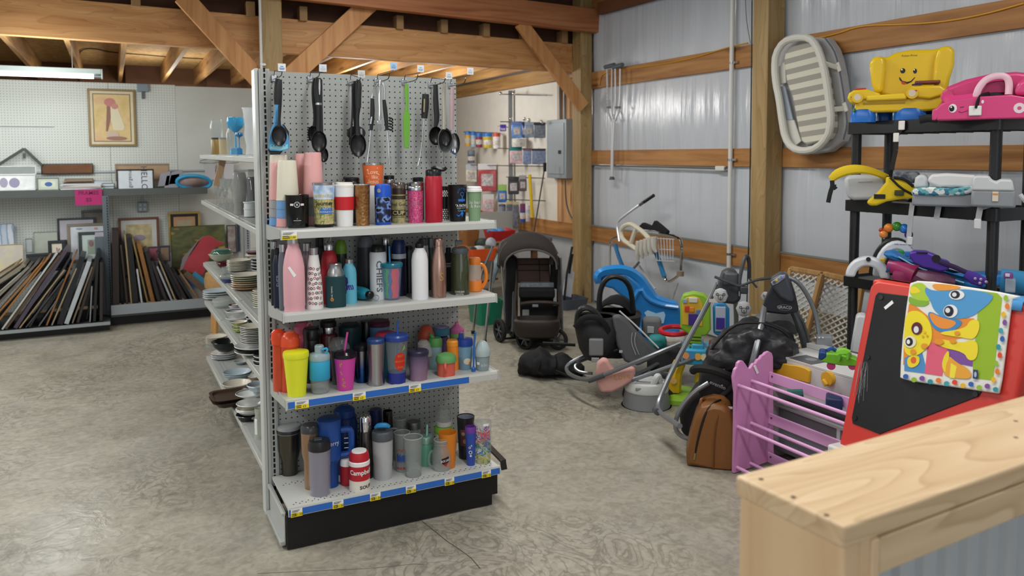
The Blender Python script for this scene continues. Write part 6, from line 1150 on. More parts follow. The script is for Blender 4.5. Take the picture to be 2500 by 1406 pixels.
for lb, x0, y0, x1, y1, ch, cb, hf in PK:
    f = lambda x, y, q=4.52: onx(1100+x/3.347,180+y/3.347, q)
    a = f((x0+x1)/2, y1); k = depth(a)/FPX/3.347; w, h = (x1-x0)*k, (y1-y0)*k; rz = math.atan2(-a.x, a.y)
    t = thing('hanging_packet', lb, 'packet', a, rz, 'packets hung on the rear wall'); can = 'canister' in lb or 'tube' in lb or 'roll' in lb
    if can:
        MB().lathe([(w*.48,0),(w*.5, h*(1-hf))],16).build('body', pm(cb, .4, noise=.2, nscale=30), t); MB().lathe([(w*.5, h*(1-hf)),(w*.5, h*.97),(w*.4, h)],16).build('lid', pm(ch, .35), t)
        MB().lathe([(w*.495, h*.2),(w*.505, h*.22),(w*.505, h*.5),(w*.495, h*.52)],16).build('label', pm('#d5cfc8', .5, noise=.35, nscale=40), t)
    else:
        MB().box((-w/2,-.012,0),(w/2,.02, h*(1-hf))).build('body', pm(cb, .25, noise=.3, nscale=26, coat=.5), t, bevel=.01); MB().box((-w*.5,-.006, h*(1-hf)),(w*.5,.008, h)).build('header', pm(ch, .5), t, bevel=.002)
        MB().box((-w*.32,-.0145, h*(1-hf)*.25),(w*.32,-.0125, h*(1-hf)*.8)).build('contents_print', pm('#b9b4b6' if hf > .19 else cb, .4, noise=.5, nscale=35), t)
    MB().tube([(0,0, h),(0,.1, h+.012)],.004,6).build('hook', M_STEEL, t)
a, b_ = onx(1293,426,4.5), onx(1300,532,4.5); t = thing('yellow_level', 'bright yellow hanging spirit level strip on the rear wall', 'level', b_); WB(t).bar(b_, a, .05,.02,(1,0,0)).build('body', pm('#d9b91c', .4), t, bevel=.003)
a, b_ = onx(1330,408,4.4), onx(1304,565,4.4); t = thing('walking_stick', 'thin dark stick hanging slanted across the rear packets', 'stick', b_); WB(t).tube([b_, a],.008,8).build('shaft', pm('#4c4a48', .4), t); WB(t).lathe([(.018,-.05),(.02,.05)],10, a).build('grip', M_BLACK, t)
# low table of oddments behind the stroller
t = thing('display_table', 'low cluttered wooden display table against the rear wall behind the stroller', 'table', (3.6,8.3,0))
MB().box((-.85,-.4,.52),(.75,.4,.56)).build('tabletop', wood('table_wood', '#6e4f31', '#8a6640', '#a17a50', 'X'), t, bevel=.003)
for sx in (-.8,.7):
    for sy in (-.35,.35): MB().box((sx-.03, sy-.03,0),(sx+.03, sy+.03,.52)).build('leg', pm('#6b4d30', .6), t)
def blob(name, label, cat, x0, y0, x1, y1, yw, col, d=.2, zb=None, bev=.02, kind='box', sub=None):
    a, b_ = ony(x0, y1, yw), ony(x1, y0, yw); w, h = b_.x-a.x, b_.z-a.z; t = thing(name, label, cat, ((a.x+b_.x)/2, yw+d/2, a.z if zb is None else zb))
    if zb is not None: h = b_.z-zb
    if kind == 'box':
        r0 = [(x, y, 0) for x, y in rrect(w*.86, d*.86, min(w, d)*.12)]; r1 = [(x, y, h) for x, y in rrect(w, d, min(w, d)*.12)]; r2 = [(x*.93, y*.93, h) for x, y, z in r1]; r3 = [(x*.93, y*.93, h*.15) for x, y, z in r0]
        MB().loft([r0, r1, r2, r3]).build('body', pm(col, .4, noise=.08), t)
    else: MB().ball((0,0, h/2),(w/2, d/2, h/2)).build('body', pm(col, .6, noise=.3, nscale=10), t)
    if sub:
        for i, c_ in enumerate(sub): MB().ball((w*(-.3+.6*i/max(len(sub)-1,1)),0, h*.9),(w*.22, d*.3, h*.28),10,6).build('contents', pm(c_, .5, noise=.2, nscale=20), t)
    return t
blob('toy_bin', 'shallow red bin with blue toys on the rear table', 'bin', 1204,562,1262,590,8.2, '#b3262c', .3, None, sub=['#2f86c8', '#3a94d6', '#b83b40'])
blob('toy_bin', 'orange open bin in front of the rear table', 'bin', 1150,606,1216,640,7.6, '#d9531f', .3, None, sub=['#2a3a34', '#b9c0c6', '#35503c'])
blob('wicker_basket', 'brown woven basket behind the orange bin', 'basket', 1138,562,1172,604,8.1, '#8a5d32', .25, None, sub=['#a3713c', '#7a4a28'])
blob('plush_toy', 'dark green soft toy between the basket and the red bin', 'toy', 1170,582,1206,612,7.95, '#24382f', .2, kind='ball')
blob('glass_ornament', 'pale glass ornament behind the stroller canopy', 'ornament', 1192,580,1216,612,7.8, '#b9c0cc', .12, kind='ball')
blob('toy_tub', 'green shallow plastic tub on the floor behind the shelf end', 'tub', 1170,732,1232,762,6.7, '#1f7f62', .3,0, sub=['#2b9474', '#258468'])
blob('storage_tray', 'grey low tray on the floor behind the stroller', 'tray', 1376,728,1440,752,6.95, '#4a4f5c', .3,0)
a = ony(1388,725,7.15); t = thing('white_board', 'white board leaning on the far post behind the stroller', 'board', (a.x, 7.1,0)); p = [ony(x, y, 7.12) for x, y in ((1372,720),(1385,652),(1400,665),(1392,725))]; WB(t).prism([(q.x, max(q.z, .004)) for q in p],7.1,7.12, 'y').build('board', pm('#c3c8cf', .5), t)
a = ony(1390,660,7.1); t = thing('folding_stand', 'thin black folded stand leaning on the far post', 'stand', (a.x, 7.05,0)); WB(t).tube([ony(1384,668,7.05), ony(1397,602,7.05)],.012,8).tube([ony(1390,668,7.05), ony(1398,620,7.05)],.012,8).tube([ony(1384,668,7.05), ony(1376,745,7.05)],.012,8).build('rods', M_BLACK, t, kind='stuff')
# ---------------------------------------------------------------- pushchair facing the camera
Z0 = (0,0,1)
M_FAB = pm('#55443e', .85, bump=.15, bscale=150); M_FABD = pm('#16161a', .85, bump=.15, bscale=150); M_TUBE = pm('#6d7278', .3,.7)
def folds(o, st, sc, lev=2):
    m = o.modifiers.new('subdivide', 'SUBSURF'); m.levels = m.render_levels = lev; tx = bpy.data.textures.new('folds', 'CLOUDS'); tx.noise_scale = sc; tx.noise_depth = 3
    d = o.modifiers.new('folds', 'DISPLACE'); d.texture = tx; d.strength = st; d.mid_level = .5; return o
M_DKP = pm('#1f2124', .4)
def ring3(cx, ys, hw, d0, d1, it, n=10, p=1): return None
it = Item('pushchair', 'brown and black pushchair with a canopy, facing the camera behind the end unit', 'pushchair', Z0,1298,0, d=6.62)
def wheel(it, cx, cy, r, dd, ang=0, w=.035, name='wheel'):
    c = Vector(((cx)*it.k, dd, r)); b = MB(); b.M = Matrix.Translation(c) @ Matrix.Rotation(ang, 4, 'Z') @ Matrix.Rotation(math.pi/2,4, 'Y')
    o = b.lathe([(r*.72,-w/2),(r*.95,-w/2),(r, -w*.25),(r, w*.25),(r*.95, w/2),(r*.72, w/2),(r*.72,-w/2)],28, cap=False).build(name, pm('#1c1c1e', .7), it.root)
    b = MB(); b.M = Matrix.Translation(c) @ Matrix.Rotation(ang, 4, 'Z')
    for i in range(6): a = i*math.pi/3; b.bar((0,0,0),(0, r*.74*math.cos(a), r*.74*math.sin(a)),.012,.022,(1,0,0))
    b.ball((0,0,0),(w*.5, r*.2, r*.2),10,6).build('hub', pm('#5c6066', .35,.4), o)
wheel(it, -79,828,.10,.12,.5); wheel(it, -48,826,.095,.3,.4); wheel(it, -16,834,.088,-.14,.9); wheel(it, 62,828,.088,-.16,1.15); wheel(it, 52,815,.10,.32,.5)
sh = lambda y, hw, d0, d1, n=14: [(hw*math.cos(a)*it.k, (d0+d1)/2-(d1-d0)/2*math.sin(a), it.z(y)) for a in [math.pi*i/(n-1) for i in range(n)]]
# canopy: a curved hood made of hoops leaning forward
def hoop(y0, ytop, hw, d, cx=-8, n=13): return [((cx+hw*math.cos(math.pi*(1-i/(n-1))))*it.k, d, it.z(y0-(y0-ytop)*math.sin(math.pi*i/(n-1))**.75)) for i in range(n)]
MB().loft([hoop(645,598,60,-.26,-2), hoop(640,580,66,-.2,-5), hoop(640,568,70,-.1,-8), hoop(645,566,72,.02,-10), hoop(655,572,72,.14,-12), hoop(665,590,68,.24,-12)], False).build('canopy', pm('#2a2423', .85, bump=.15, bscale=150), it.root, solid=.01, ang=70)
for h_ in (hoop(646,600,61,-.27,-2), hoop(642,572,70,-.12,-8)): MB().tube(h_, .008,6).build('canopy_hoop', pm('#54514f', .6), it.root)
it.T('visor_edge', pm('#4e4743', .8),[(-75,650,-.05),(-78,610,-.02),(-50,576,0),(0,566,0),(40,580,0),(62,620,-.04)],.014)
MB().loft([[(x*it.k, d, it.z(y)) for x, y in ((-36,632),(44,632),(46,692),(-34,692))] for d in (.02,.07)]).build('seat_back', M_FAB, it.root, bevel=.01)
for y_ in (646,660): it.T('seam', pm('#241b18', .9),[(-32, y_, .015),(40, y_, .015)],.003,0)
it.T('seam', pm('#241b18', .9),[(18,634,.015),(20,690,.015)],.003,0)
for x0_, x1_ in ((-62,-34),(46,70)): MB().prism([(a*it.k, it.z(b)) for a, b in ((x0_, 800),(x1_, 800),(x1_, 632),(x0_, 612))],-.02,.12, 'y').build('side_fabric', M_FABD, it.root, bevel=.02)
it.B('seat_liner', pm('#8b959b', .8, noise=.25, nscale=40),-28,700,54,688,-.06,.02,.008)
it.B('seat_cushion', M_FABD, -30,722,56,698,-.14,.05,.02)
it.B('under_seat', M_FABD, -28,782,56,720,-.06,.12,.01)
it.T('front_bar', pm('#332924', .6),[(-28,742,-.16),(0,738,-.19),(40,738,-.19),(66,742,-.16)],.016,2)
it.B('buckle', pm('#777c80', .4),2,738,16,732,-.215,-.20,.003)
ft = [[((12+hw*x)*it.k, -.2+d*y, it.z(yy)) for x, y in rrect(2,2,.6,4)] for hw, d, yy in ((44,.09,806),(50,.11,802),(56,.13,780),(54,.12,768),(48,.1,764),(44,.085,780))]
MB().loft(ft).build('footrest', pm('#2c2320', .5), it.root)
for s_, nm in ((-1, 'left'),(1, 'right')):
    x0 = -38 if s_ < 0 else 66
    it.T('side_panel', pm('#3a332f', .6),[(x0,650,.02),(x0-s_*2,690,-.08),(x0+s_*3,740,-.14),(x0+s_*2,780,-.18),(x0-s_*14,800,-.2)],[.012,.022,.024,.026,.02],2, flat=.6)
    it.T('frame_tube', M_TUBE, [(x0+s_*4,630,.1),(x0+s_*6,700,.0),(x0+s_*8,810,-.1)],.012,1)
it.T('push_handle', pm('#3b3d40', .5),[(-60,640,.3),(-82,610,.45),(-70,585,.5),(-10,575,.52),(50,585,.5)],.016,2)
it.T('rear_tube', M_TUBE, [(-60,640,.3),(-66,740,.2),(-60,815,.12)],.013,1); it.T('axle', M_DKP, [(-79,828,.12),(52,815,.3)],.01,0)
it.first = False; it.L('speaker_knob', M_DKP, [(10,638),(10.5,630),(6,617)], c=(50*it.k, -.18,0)); it.T('knob_mark', pm('#8b1f2c', .4),[(40,618,-.2),(50,614,-.2),(58,620,-.2)],.006)
it.B('storage_basket', pm('#2a2a2d', .9),-30,832,52,806,-.08,.26,.02); it.B('pale_blanket', pm('#8f9794', .8, noise=.2, nscale=30),-22,790,-6,752,-.08,-.05,.006); it.B('pale_strap', pm('#a3a8a8', .7),52,740,60,700,-.12,-.1,.003)
# walking frame behind
it = Item('walking_aid', 'grey walking frame with a padded arm, between the end unit and the pushchair', 'walker', Z0,1175,0, d=7.0)
it.T('leg', M_STEEL, [(-20,815,.0),(-8,690,.02),(28,600,.05)],.012,1); it.T('leg', M_STEEL, [(8,838,-.4),(20,720,-.25),(28,640,-.1)],.012,1); it.T('leg', M_STEEL, [(60,800,.2),(50,640,.1)],.012,0)
for x, y, d in ((-20,815,0),(8,838,-.4)): it.T('foot', M_BLACK, [(x, y-8, d),(x, y+3, d)],.018,0)
it.T('arm_pad', pm('#7d8f96', .7, noise=.2, nscale=40),[(26,690,-.1),(34,650,-.08),(54,605,.02)],[.02,.035,.02]); it.T('cross_bar', M_STEEL, [(-8,690,.02),(40,680,.1)],.011,0)
# black folded carrier on the floor
it = Item('baby_carrier', 'slack black fabric carrier bag lying in front of the pushchair', 'bag', Z0,1345,0, d=5.72)
rg = []
for i in range(13):
    x = -80+160*i/12; e = math.sin(math.pi*min(max((i+.6)/13.2,0),1))**.4; h = (62+10*math.sin(i*1.7))*e*(1.15 if i < 5 else .82); rg.append([(x*it.k, .17*e*math.cos(a)+.02*math.sin(i),.004+max(h*it.k*(.5+.5*math.sin(a))*(1+.08*math.sin(3*a+i)),0)) for a in [j*.524-1.57 for j in range(12)]])
folds(MB().loft(rg).build('body', M_FABD, it.root, ang=80),.05,.09)
for x in (-28,12): it.T('strap', pm('#0c0c0e', .6),[(x, 868,-.10),(x+3,890,-.18),(x-6,908,-.2),(x+8,912,-.22)],.012,2, flat=.4)
it.T('strap', pm('#0c0c0e', .6),[(-20,838,-.05),(60,842,-.06)],.012,1, flat=.5)
it.T('strap', pm('#0c0c0e', .6),[(10,905,-.2),(60,925,-.3),(100,930,-.3)],.01,2, flat=.4)
# ---------------------------------------------------------------- infant car seats
def carseat(label, cx, d, prs, arch, shell):
    it = Item('infant_car_seat', label, 'car seat', Z0, cx, 0, d=d); rg = []
    for (x0, x1, y, d0, d1) in prs: rg.append([((x0+x1)/2*it.k+(x1-x0)/2*it.k*a, (d0+d1)/2+(d1-d0)/2*b, max(it.z(y),.004)) for a, b in rrect(2,2,.7,4)])
    MB().loft(rg).build('shell', shell, it.root)
    inner = [[(p[0]*.8, p[1]*.8-.02, p[2]+.012) for p in rg[-1]],[(p[0]*.62, p[1]*.6-.01, p[2]-.06) for p in rg[-1]]]; MB().loft([rg[-1], inner[0], inner[1]], True, True).build('padding', pm('#232327', .9, bump=.2, bscale=120), it.root)
    it.T('carry_handle', M_DKP, arch, .019,2, flat=1.4); return it
it = carseat('black infant car seat with a tall arched handle in front of the blue rocker', 1500,5.62,((-40,30,865,-.12,.14),(-52,46,840,-.18,.2),(-58,58,800,-.2,.24),(-56,64,766,-.18,.24)),
        [(-36,780,.0),(-38,720,0),(-24,682,0),(4,672,0),(36,690,.02),(46,740,.04),(44,800,.06)], pm('#1a1a1d', .5))
hp = [[((-10+52*math.cos(math.pi*i/10))*it.k+dx, d, it.z(800-72*math.sin(math.pi*i/10)*s_)) for i in range(11)] for d, s_, dx in ((.02,.8,.02),(.1,1,.04),(.2,.95,.05))]
MB().loft(hp, False).build('canopy', M_FABD, it.root, solid=.01, ang=80)
it = carseat('black and grey infant seat turned on its side behind the floor carrier', 1448,5.35,((-20,34,872,-.1,.12),(-34,52,845,-.16,.14),(-44,66,800,-.16,.16),(-40,60,772,-.12,.15)),
        [(-40,790,-.1),(-36,756,-.14),(-10,748,-.14),(20,776,-.12),(38,826,-.1)], pm('#222226', .6))
it.B('grey_base', pm('#7d8082', .5),-10,852,24,812,-.19,-.15,.01); it.T('strap', M_FABD, [(-44,800,-.18),(-20,770,-.2),(30,780,-.18),(50,850,-.1)],.02,2, flat=.4); it.B('buckle', pm('#9b9ea1', .4),-4,866,14,856,-.2,-.18,.003)
# blue moulded rocker with hand loop
it = Item('rocking_toy', 'bright blue moulded plastic rocker with a handle loop and a white cloud sticker', 'ride-on toy', Z0,1560,0, d=6.25); M_BL = pm('#2a86d0', .28, coat=.4)
it.T('back_loop', M_BL, [(-98,690,-.02),(-102,672,-.02),(-78,663,0),(-38,660,.0),(-8,676,.02),(12,706,.03),(30,736,.03),(60,748,.03),(92,752,.02)],[.03,.045,.05,.05,.05,.055,.06,.06,.05],2, flat=1.7)
pf = [(-70,668),(-30,664),(0,690),(24,730),(60,742),(98,748),(100,792),(40,794),(-16,800),(-20,740),(-64,704),(-98,696)]
MB().prism([(x*it.k, max(it.z(y),.004)) for x, y in pf],-.06,.16, 'y').build('seat_shell', pm('#2679c0', .3), it.root, bevel=.02, seg=3)
it.T('rim', M_BL, [(-20,742,-.06),(4,700,-.06),(20,730,-.06),(56,745,-.06),(96,750,-.06)],.02,1); it.B('rocker_base', pm('#1e68ac', .35),-30,852,96,792,-.12,.2,.03)
it.B('white_panel', pm('#d6dadd', .5),-96,760,-90,696,-.02,.1,.01)
MB().prism([((40+u)*it.k, it.z(767-v)) for u, v in ((-28,8),(-20,14),(0,7),(18,12),(22,4),(18,-16),(-14,-20),(-20,-6))],-.066,-.0625, 'y').build('cloud_sticker', pm('#a9cfec', .35), it.root, smooth=False)
# ---------------------------------------------------------------- wall hung mobility aids
def wtube(t, name, mat, pts, r, x=4.5, sm=1, flat=1): return WB(t).tube([onx(px, py, x-(dx or 0)) for px, py, dx in pts], r, 8, False, sm, flat).build(name, mat, t)
M_ALU = pm('#c9cccf', .3,.35)
for i, (xs, xf, lb) in enumerate(((((1482,1494,1487),(1482,1496)),1496, 'left aluminium crutch of the pair hung on the upper girt'),(((1502,1514,1508),(1500,1514)),1500, 'right aluminium crutch of the pair hung on the upper girt'))):
    (a, b_, m), _ = xs; t = thing('crutch', lb, 'crutch', onx(m, 440,4.58)); x = 4.585-.03*i
    for q in (a, b_): WB(t).tube([onx(q, 168, x), onx(q+(1 if q == a else -1),268, x), onx(xf-(3 if q == a else -3),295, x)],.009,8, sm=1).build('rail', M_ALU, t)
    WB(t).tube([onx(a-5,164, x), onx(b_+6,158, x)],.022,8).build('arm_pad', pm('#59646a', .6), t); WB(t).tube([onx(a+1,262, x), onx(b_-1,262, x)],.012,8).build('hand_grip', pm('#70787c', .6), t)
    WB(t).tube([onx(xf, 292, x), onx(1494+i*2,368, x), onx(1493+i*2,430, x)],.012,8).build('shaft', M_ALU, t); WB(t).lathe([(.016,.02),(.026,-.012)],12, onx(1493+i*2,436, x)).build('tip', pm('#4c5055', .6), t)
    if i == 0:
        for z in range(6): WB(t).ball(onx(a, 210+z*9, x-.009),.004,6,4).build('button', pm('#80868a', .4), t)
t = thing('cane', 'white metal cane with a black grip leaning against the wall sheet', 'cane', onx(1505,600,4.5)); wtube(t, 'shaft', pm('#c9cdd2', .3,.4),[(1512,590,.15),(1505,545,.12),(1520,530,.1),(1573,492,.06)],.012); wtube(t, 'grip', M_BLACK, [(1572,493,.06),(1596,477,.05)],.017); wtube(t, 'collar', pm('#55595c', .4),[(1562,500,.07),(1570,494,.065)],.016)
t = thing('rolling_walker', 'chrome folding walker with white wire basket and blue legs hung on the low girt', 'walker', onx(1580,600,4.4))
for pts, r, m in ((((1490,690,.1),(1489,600,.1),(1494,584,.1),(1510,578,.1)),.012, M_CHROME),(((1502,596,.12),(1508,620,.12),(1522,656,.12)),.02, pm('#1f6ca0', .35)),(((1600,612,.2),(1612,645,.2),(1622,676,.2)),.02, pm('#2378ac', .35)),(((1622,676,.2),(1630,690,.2),(1645,682,.2),(1662,668,.2)),.012, M_CHROME),(((1663,660,.1),(1665,600,.1),(1660,582,.1),(1640,574,.1),(1610,568,.1)),.013, M_CHROME),(((1618,566,.1),(1580,560,.12),(1555,566,.12)),.012, pm('#c8cbd0', .3)),(((1535,666,.15),(1552,650,.15),(1560,640,.15)),.012, pm('#80868a', .4,.5)),(((1560,648,.1),(1600,705,.1)),.009, M_ALU),(((1655,690,.1),(1640,735,.1)),.009, M_ALU)): wtube(t, 'frame_tube', m, pts, r)
b = WB(t)
for i in range(7): b.tube([onx(1598+i*7.5,578+i*.8,4.25), onx(1604+i*6.5,636-i*.5,4.25)],.004,6)
for y in (582,608,636): b.tube([onx(1597, y, 4.25), onx(1646, y+2,4.25)],.004,6)
b.build('wire_basket', pm('#c3c8ce', .35), t, kind='stuff'); WB(t).lathe([(.03,-.02),(.03,.02)],12, onx(1661,668,4.2)).build('wheel', pm('#8a7a66', .6), t)
t = thing('seat_riser', 'cream plastic loop-handled toilet seat frame hung with the walker', 'seat riser', onx(1560,610,4.3)); M_CR = pm('#d8d4c0', .45)
lp = [(1514,566),(1522,552),(1538,546),(1552,553),(1572,568),(1588,586),(1580,600),(1562,615),(1542,600),(1520,586)]
WB(t).tube([onx(px, py, 4.22) for px, py in lp],.022,8, True, 1).build('loop_handle', M_CR, t); wtube(t, 'cross_bar', M_CR, [(1553,556,.28),(1540,594,.28)],.02); wtube(t, 'cross_bar', M_CR, [(1560,612,.28),(1600,585,.25)],.02)
for i in range(5): wtube(t, 'fringe', pm('#c9c6bc', .6),[(1560+9*i, 590-3*i, .3),(1556+10*i, 622-4*i, .3),(1558+11*i, 636-5*i, .29)],[.03,.025,.012])
t = thing('shoulder_strap', 'black padded strap draped over the top of the hung walker', 'strap', onx(1595,560,4.35)); WB(t).prism([(q.y, q.z) for q in (onx(x, y, 4.3) for x, y in ((1563,552),(1572,543),(1594,552),(1601,538),(1618,552),(1632,564),(1630,572),(1600,562),(1575,560)))],4.28,4.32, 'x').build('padding', M_FABD, t, bevel=.008)
# ---------------------------------------------------------------- bouncers and the pile around them
M_GT = pm('#7d8287', .3,.6); M_GF = pm('#5b5e62', .9, bump=.2, bscale=140); M_SLV = pm('#4a4d51', .5)
it = Item('baby_bouncer', 'grey baby bouncer with a steel tube frame and dark mesh seat with white piping', 'bouncer', Z0,1540,0, d=5.35)
x = lambda v: v-1540
it.T('base_tube', M_GT, [(x(1506),830,.1),(x(1450),858,.05),(x(1392),884,0),(x(1380),900,-.02),(x(1392),916,-.15),(x(1436),930,-.36),(x(1500),905,-.42),(x(1590),868,-.42),(x(1662),838,-.36)],.0135,2)
it.T('tube_sleeve', M_SLV, [(x(1437),929,-.37),(x(1474),916,-.40)],.018,0); it.T('rear_tube', M_GT, [(x(1510),852,.1),(x(1440),872,.05),(x(1400),890,.0),(x(1410),908,-.05),(x(1446),912,-.08)],.011,2)
st = [(x(1495),764),(x(1512),760),(x(1530),772),(x(1550),796),(x(1606),850),(x(1594),862),(x(1556),882),(x(1524),872),(x(1506),832)]
MB().prism([(a*it.k, it.z(b)) for a, b in st],-.13,-.07, 'y').build('seat', M_GF, it.root, bevel=.02, seg=3); it.T('piping', pm('#c9ccce', .5),[(x(1512),759,-.13),(x(1552),794,-.13),(x(1608),850,-.13)],.0055,1)
for a, b in ((0,0),(8,3)): it.T('seat_stitching', pm('#a6a9ac', .6),[(x(1544)+a, 812,-.135),(x(1540)+a, 834+b, -.135),(x(1552)+a, 866,-.135)],.003,2)
it.B('care_tag', pm('#b9bcbe', .6), x(1512),850, x(1520),844,-.1345,-.131,0)
it = Item('baby_bouncer', 'second grey bouncer lying behind with a teal cushion and grey headrest', 'bouncer', Z0,1610,0, d=5.62); x = lambda v: v-1610
it.T('base_tube', M_GT, [(x(1700),846,.1),(x(1620),880,.0),(x(1520),934,-.5),(x(1660),890,-.5),(x(1720),862,-.4)],.014,1); it.T('tube_sleeve', M_SLV, [(x(1470),952,-.62),(x(1522),936,-.55)],.018,0); it.T('front_tube', M_GT, [(x(1522),936,-.55),(x(1660),886,-.5)],.0135,0)
it.B('headrest', pm('#6c6f72', .85), x(1566),826, x(1614),776,-.02,.08,.03); it.B('label', pm('#b3b6b8', .6), x(1580),812, x(1596),796,-.03,-.02,.002); it.B('teal_cushion', pm('#2f8f93', .7), x(1582),846, x(1626),814,-.1,.04,.03); it.B('seat_pad', pm('#37393d', .9), x(1580),900, x(1660),840,-.1,.2,.03)
it.B('pale_quilt', pm('#b3afa8', .9, noise=.15, nscale=30), x(1612),846, x(1672),818,-.06,.14,.03)
t = Item('toy_steering_ring', 'red plastic hand ring lying on the pale quilt of the second bouncer', 'ring', Z0,1646,0, d=5.42); t.T('ring', pm('#c3202e', .3),[(34*math.cos(a),807-10*math.sin(a),.09*math.sin(a)) for a in [i*.393 for i in range(16)]],.017,0, closed=True)
it = Item('seat_pad', 'pale pink padded seat pad with gold lettering on the floor by the bouncers', 'pad', Z0,1500,0, d=5.02); x = lambda v: v-1500
pk = [(x(1455),905),(x(1458),885),(x(1470),873),(x(1483),876),(x(1492),892),(x(1499),903),(x(1520),896),(x(1546),893),(x(1552),905),(x(1540),926),(x(1520),941),(x(1495),954),(x(1468),956),(x(1457),935)]
MB().prism([(a*it.k, max(it.z(b),.01)) for a, b in pk],-.04,.03, 'y').build('pad', pm('#cf9d97', .8), it.root, bevel=.02, seg=3)
b = MB(); vs, f = txt('Love', .055,18*it.k, it.z(914),.2); b.add([(u, -.042, v) for u, v in vs], f).build('lettering', pm('#c99a4a', .4,.4), it.root, smooth=False)
it = Item('nappy_bag', 'dark folded rain cover heap under the bouncer tubes', 'cover', Z0,1590,0, d=5.3); MB().loft([[(w*a*it.k, d*b, z) for a, b in rrect(2,2,.8,4)] for w, d, z in ((70,.2,.004),(64,.18,.06),(40,.12,.11),(10,.05,.13))]).build('heap', pm('#1d1d20', .8, noise=.3, nscale=12), it.root, ang=80)
# potty
it = Item('potty', 'grey and white toddler potty on the concrete in front of the bouncers', 'potty', Z0,1578,0, bot=1006, r0=60)
it.L('base', pm('#858a8d', .4),[(61,1006),(60,1000),(53,958),(52,950)],0,36); it.L('seat', pm('#ced2d3', .35),[(53,950),(54,944),(48,930),(40,928),(34,936)],0,36)
it.T('splash_guard', pm('#d3d7d8', .35),[(18,938,-.06),(24,922,-.08),(30,916,-.075),(34,930,-.05),(30,940,-.02)],[.02,.022,.018,.02,.015]); it.B('pale_button', pm('#8f9a96', .4),-26,942,-12,934,-.13,-.115,.004)
# activity table
it = Item('activity_table', 'colourful toddler activity table with green arch panel, blue body and yellow legs', 'toy', Z0,1690,0, d=5.25); x = lambda v: v-1690; M_GN = pm('#8cba35', .35); M_YW = pm('#e6bd22', .35); M_BB = pm('#3aa3cc', .35)
MB().prism([(a*it.k, it.z(b)) for a, b in ((x(1660),800),(x(1659),735),(x(1666),718),(x(1690),711),(x(1716),716),(x(1730),730),(x(1732),800),(x(1722),815),(x(1700),818),(x(1678),812))],-.04,.04, 'y').build('arch_frame', M_GN, it.root, bevel=.012, seg=3)
MB().prism([(a*it.k, it.z(b)) for a, b in ((x(1664),790),(x(1664),738),(x(1672),724),(x(1690),720),(x(1704),724),(x(1712),738),(x(1712),792))],-.047,-.038, 'y').build('arch_panel', pm('#d9b53a', .4), it.root, bevel=.003)
for nm, c_, a, b, w, h in (('purple_screen', '#44308c', 1690,776,11,14),('red_button', '#cf4326', 1676,751,6,7),('orange_button', '#e08a2c', 1687,752,6,6),('blue_button', '#8fa6c6', 1671,732,5,5),('white_card', '#d8d9cf', 1690,729,10,6),('blue_button', '#5b7fc0', 1702,758,5,6)): it.B(nm, pm(c_, .4), x(a)-w, b+h, x(a)+w, b-h, -.058,-.046,.003)
MB().prism([(a*it.k, it.z(b)) for a, b in ((x(1738),812),(x(1736),750),(x(1744),736),(x(1762),736),(x(1775),752),(x(1776),815),(x(1756),822))],.0,.06, 'y').build('blue_arch', pm('#2b86c4', .35), it.root, bevel=.012, seg=3); it.B('blue_arch_panel', pm('#b9c3d6', .4), x(1742),806, x(1766),746,-.008,.001,.003); it.B('purple_screen', pm('#4a3a9c', .4), x(1744),800, x(1764),772,-.014,-.006,.003)
for i in range(4): it.B('green_rib', pm('#7da82e', .4), x(1680),842-i*8, x(1710),837-i*8,-.05,.03,.002)
it.B('blue_body', M_BB, x(1664),884, x(1734),846,-.08,.16,.012); it.B('blue_step', M_BB, x(1686),860, x(1716),834,-.06,.12,.012)
for i, c_ in enumerate(('#d9925a', '#3f7fb0', '#d9a03a', '#c9c3a0')): it.T('button', pm(c_, .4),[(x(1674)+i*15,868+i*1.5,-.082),(x(1674)+i*15,868+i*1.5,-.09)],.022,0, seg=14)
it.T('yellow_leg', M_YW, [(x(1644),954,-.03),(x(1648),910,-.03),(x(1660),884,-.02)],[.05,.045,.04],1); it.B('yellow_leg', M_YW, x(1696),950, x(1716),880,.08,.14,.01); it.T('leg_badge', pm('#c9a05a', .4),[(x(1645),930,-.082),(x(1645),930,-.09)],.02,0, seg=14)
MB().loft([[((-20+w*a)*it.k, d*b, z) for a, b in rrect(2,2,.5,4)] for w, d, z in ((44,.16,.002),(44,.16,.03),(38,.13,.05))]).build('green_base', M_GN, it.root)
it.B('red_lever', pm('#b3262c', .4), x(1728),876, x(1742),828,-.04,.02,.008)
# ---------------------------------------------------------------- two baby swings
M_SW = pm('#3c4045', .45); M_SWT = pm('#82878c', .3,.5)
it = Item('baby_swing', 'dark grey baby swing with a toy mobile of three grey faces on its arms', 'swing', Z0,1700,0, d=4.85); x = lambda v: v-1700
MB().prism([(a*it.k, it.z(b)) for a, b in ((x(1736),722),(x(1744),700),(x(1756),662),(x(1768),653),(x(1786),656),(x(1796),672),(x(1800),700),(x(1799),728),(x(1784),737),(x(1750),734))],-.05,.07, 'y').build('motor_housing', M_SW, it.root, bevel=.02, seg=3); it.B('motor_cap', pm('#50555b', .4), x(1760),690, x(1794),660,-.065,-.04,.014)
it.T('leg_tube', M_SWT, [(x(1752),690,.0),(x(1730),738,-.02),(x(1690),812,-.1),(x(1648),890,-.2),(x(1622),945,-.3),(x(1604),990,-.38),(x(1612),1010,-.48),(x(1660),1040,-.78)],.0145,2); it.T('leg_foot', M_SLV, [(x(1600),1000,-.38),(x(1606),1006,-.46)],.02,0); it.T('leg_tube', M_SWT, [(x(1795),720,.05),(x(1798),790,.2),(x(1796),900,.4)],.0145,1)
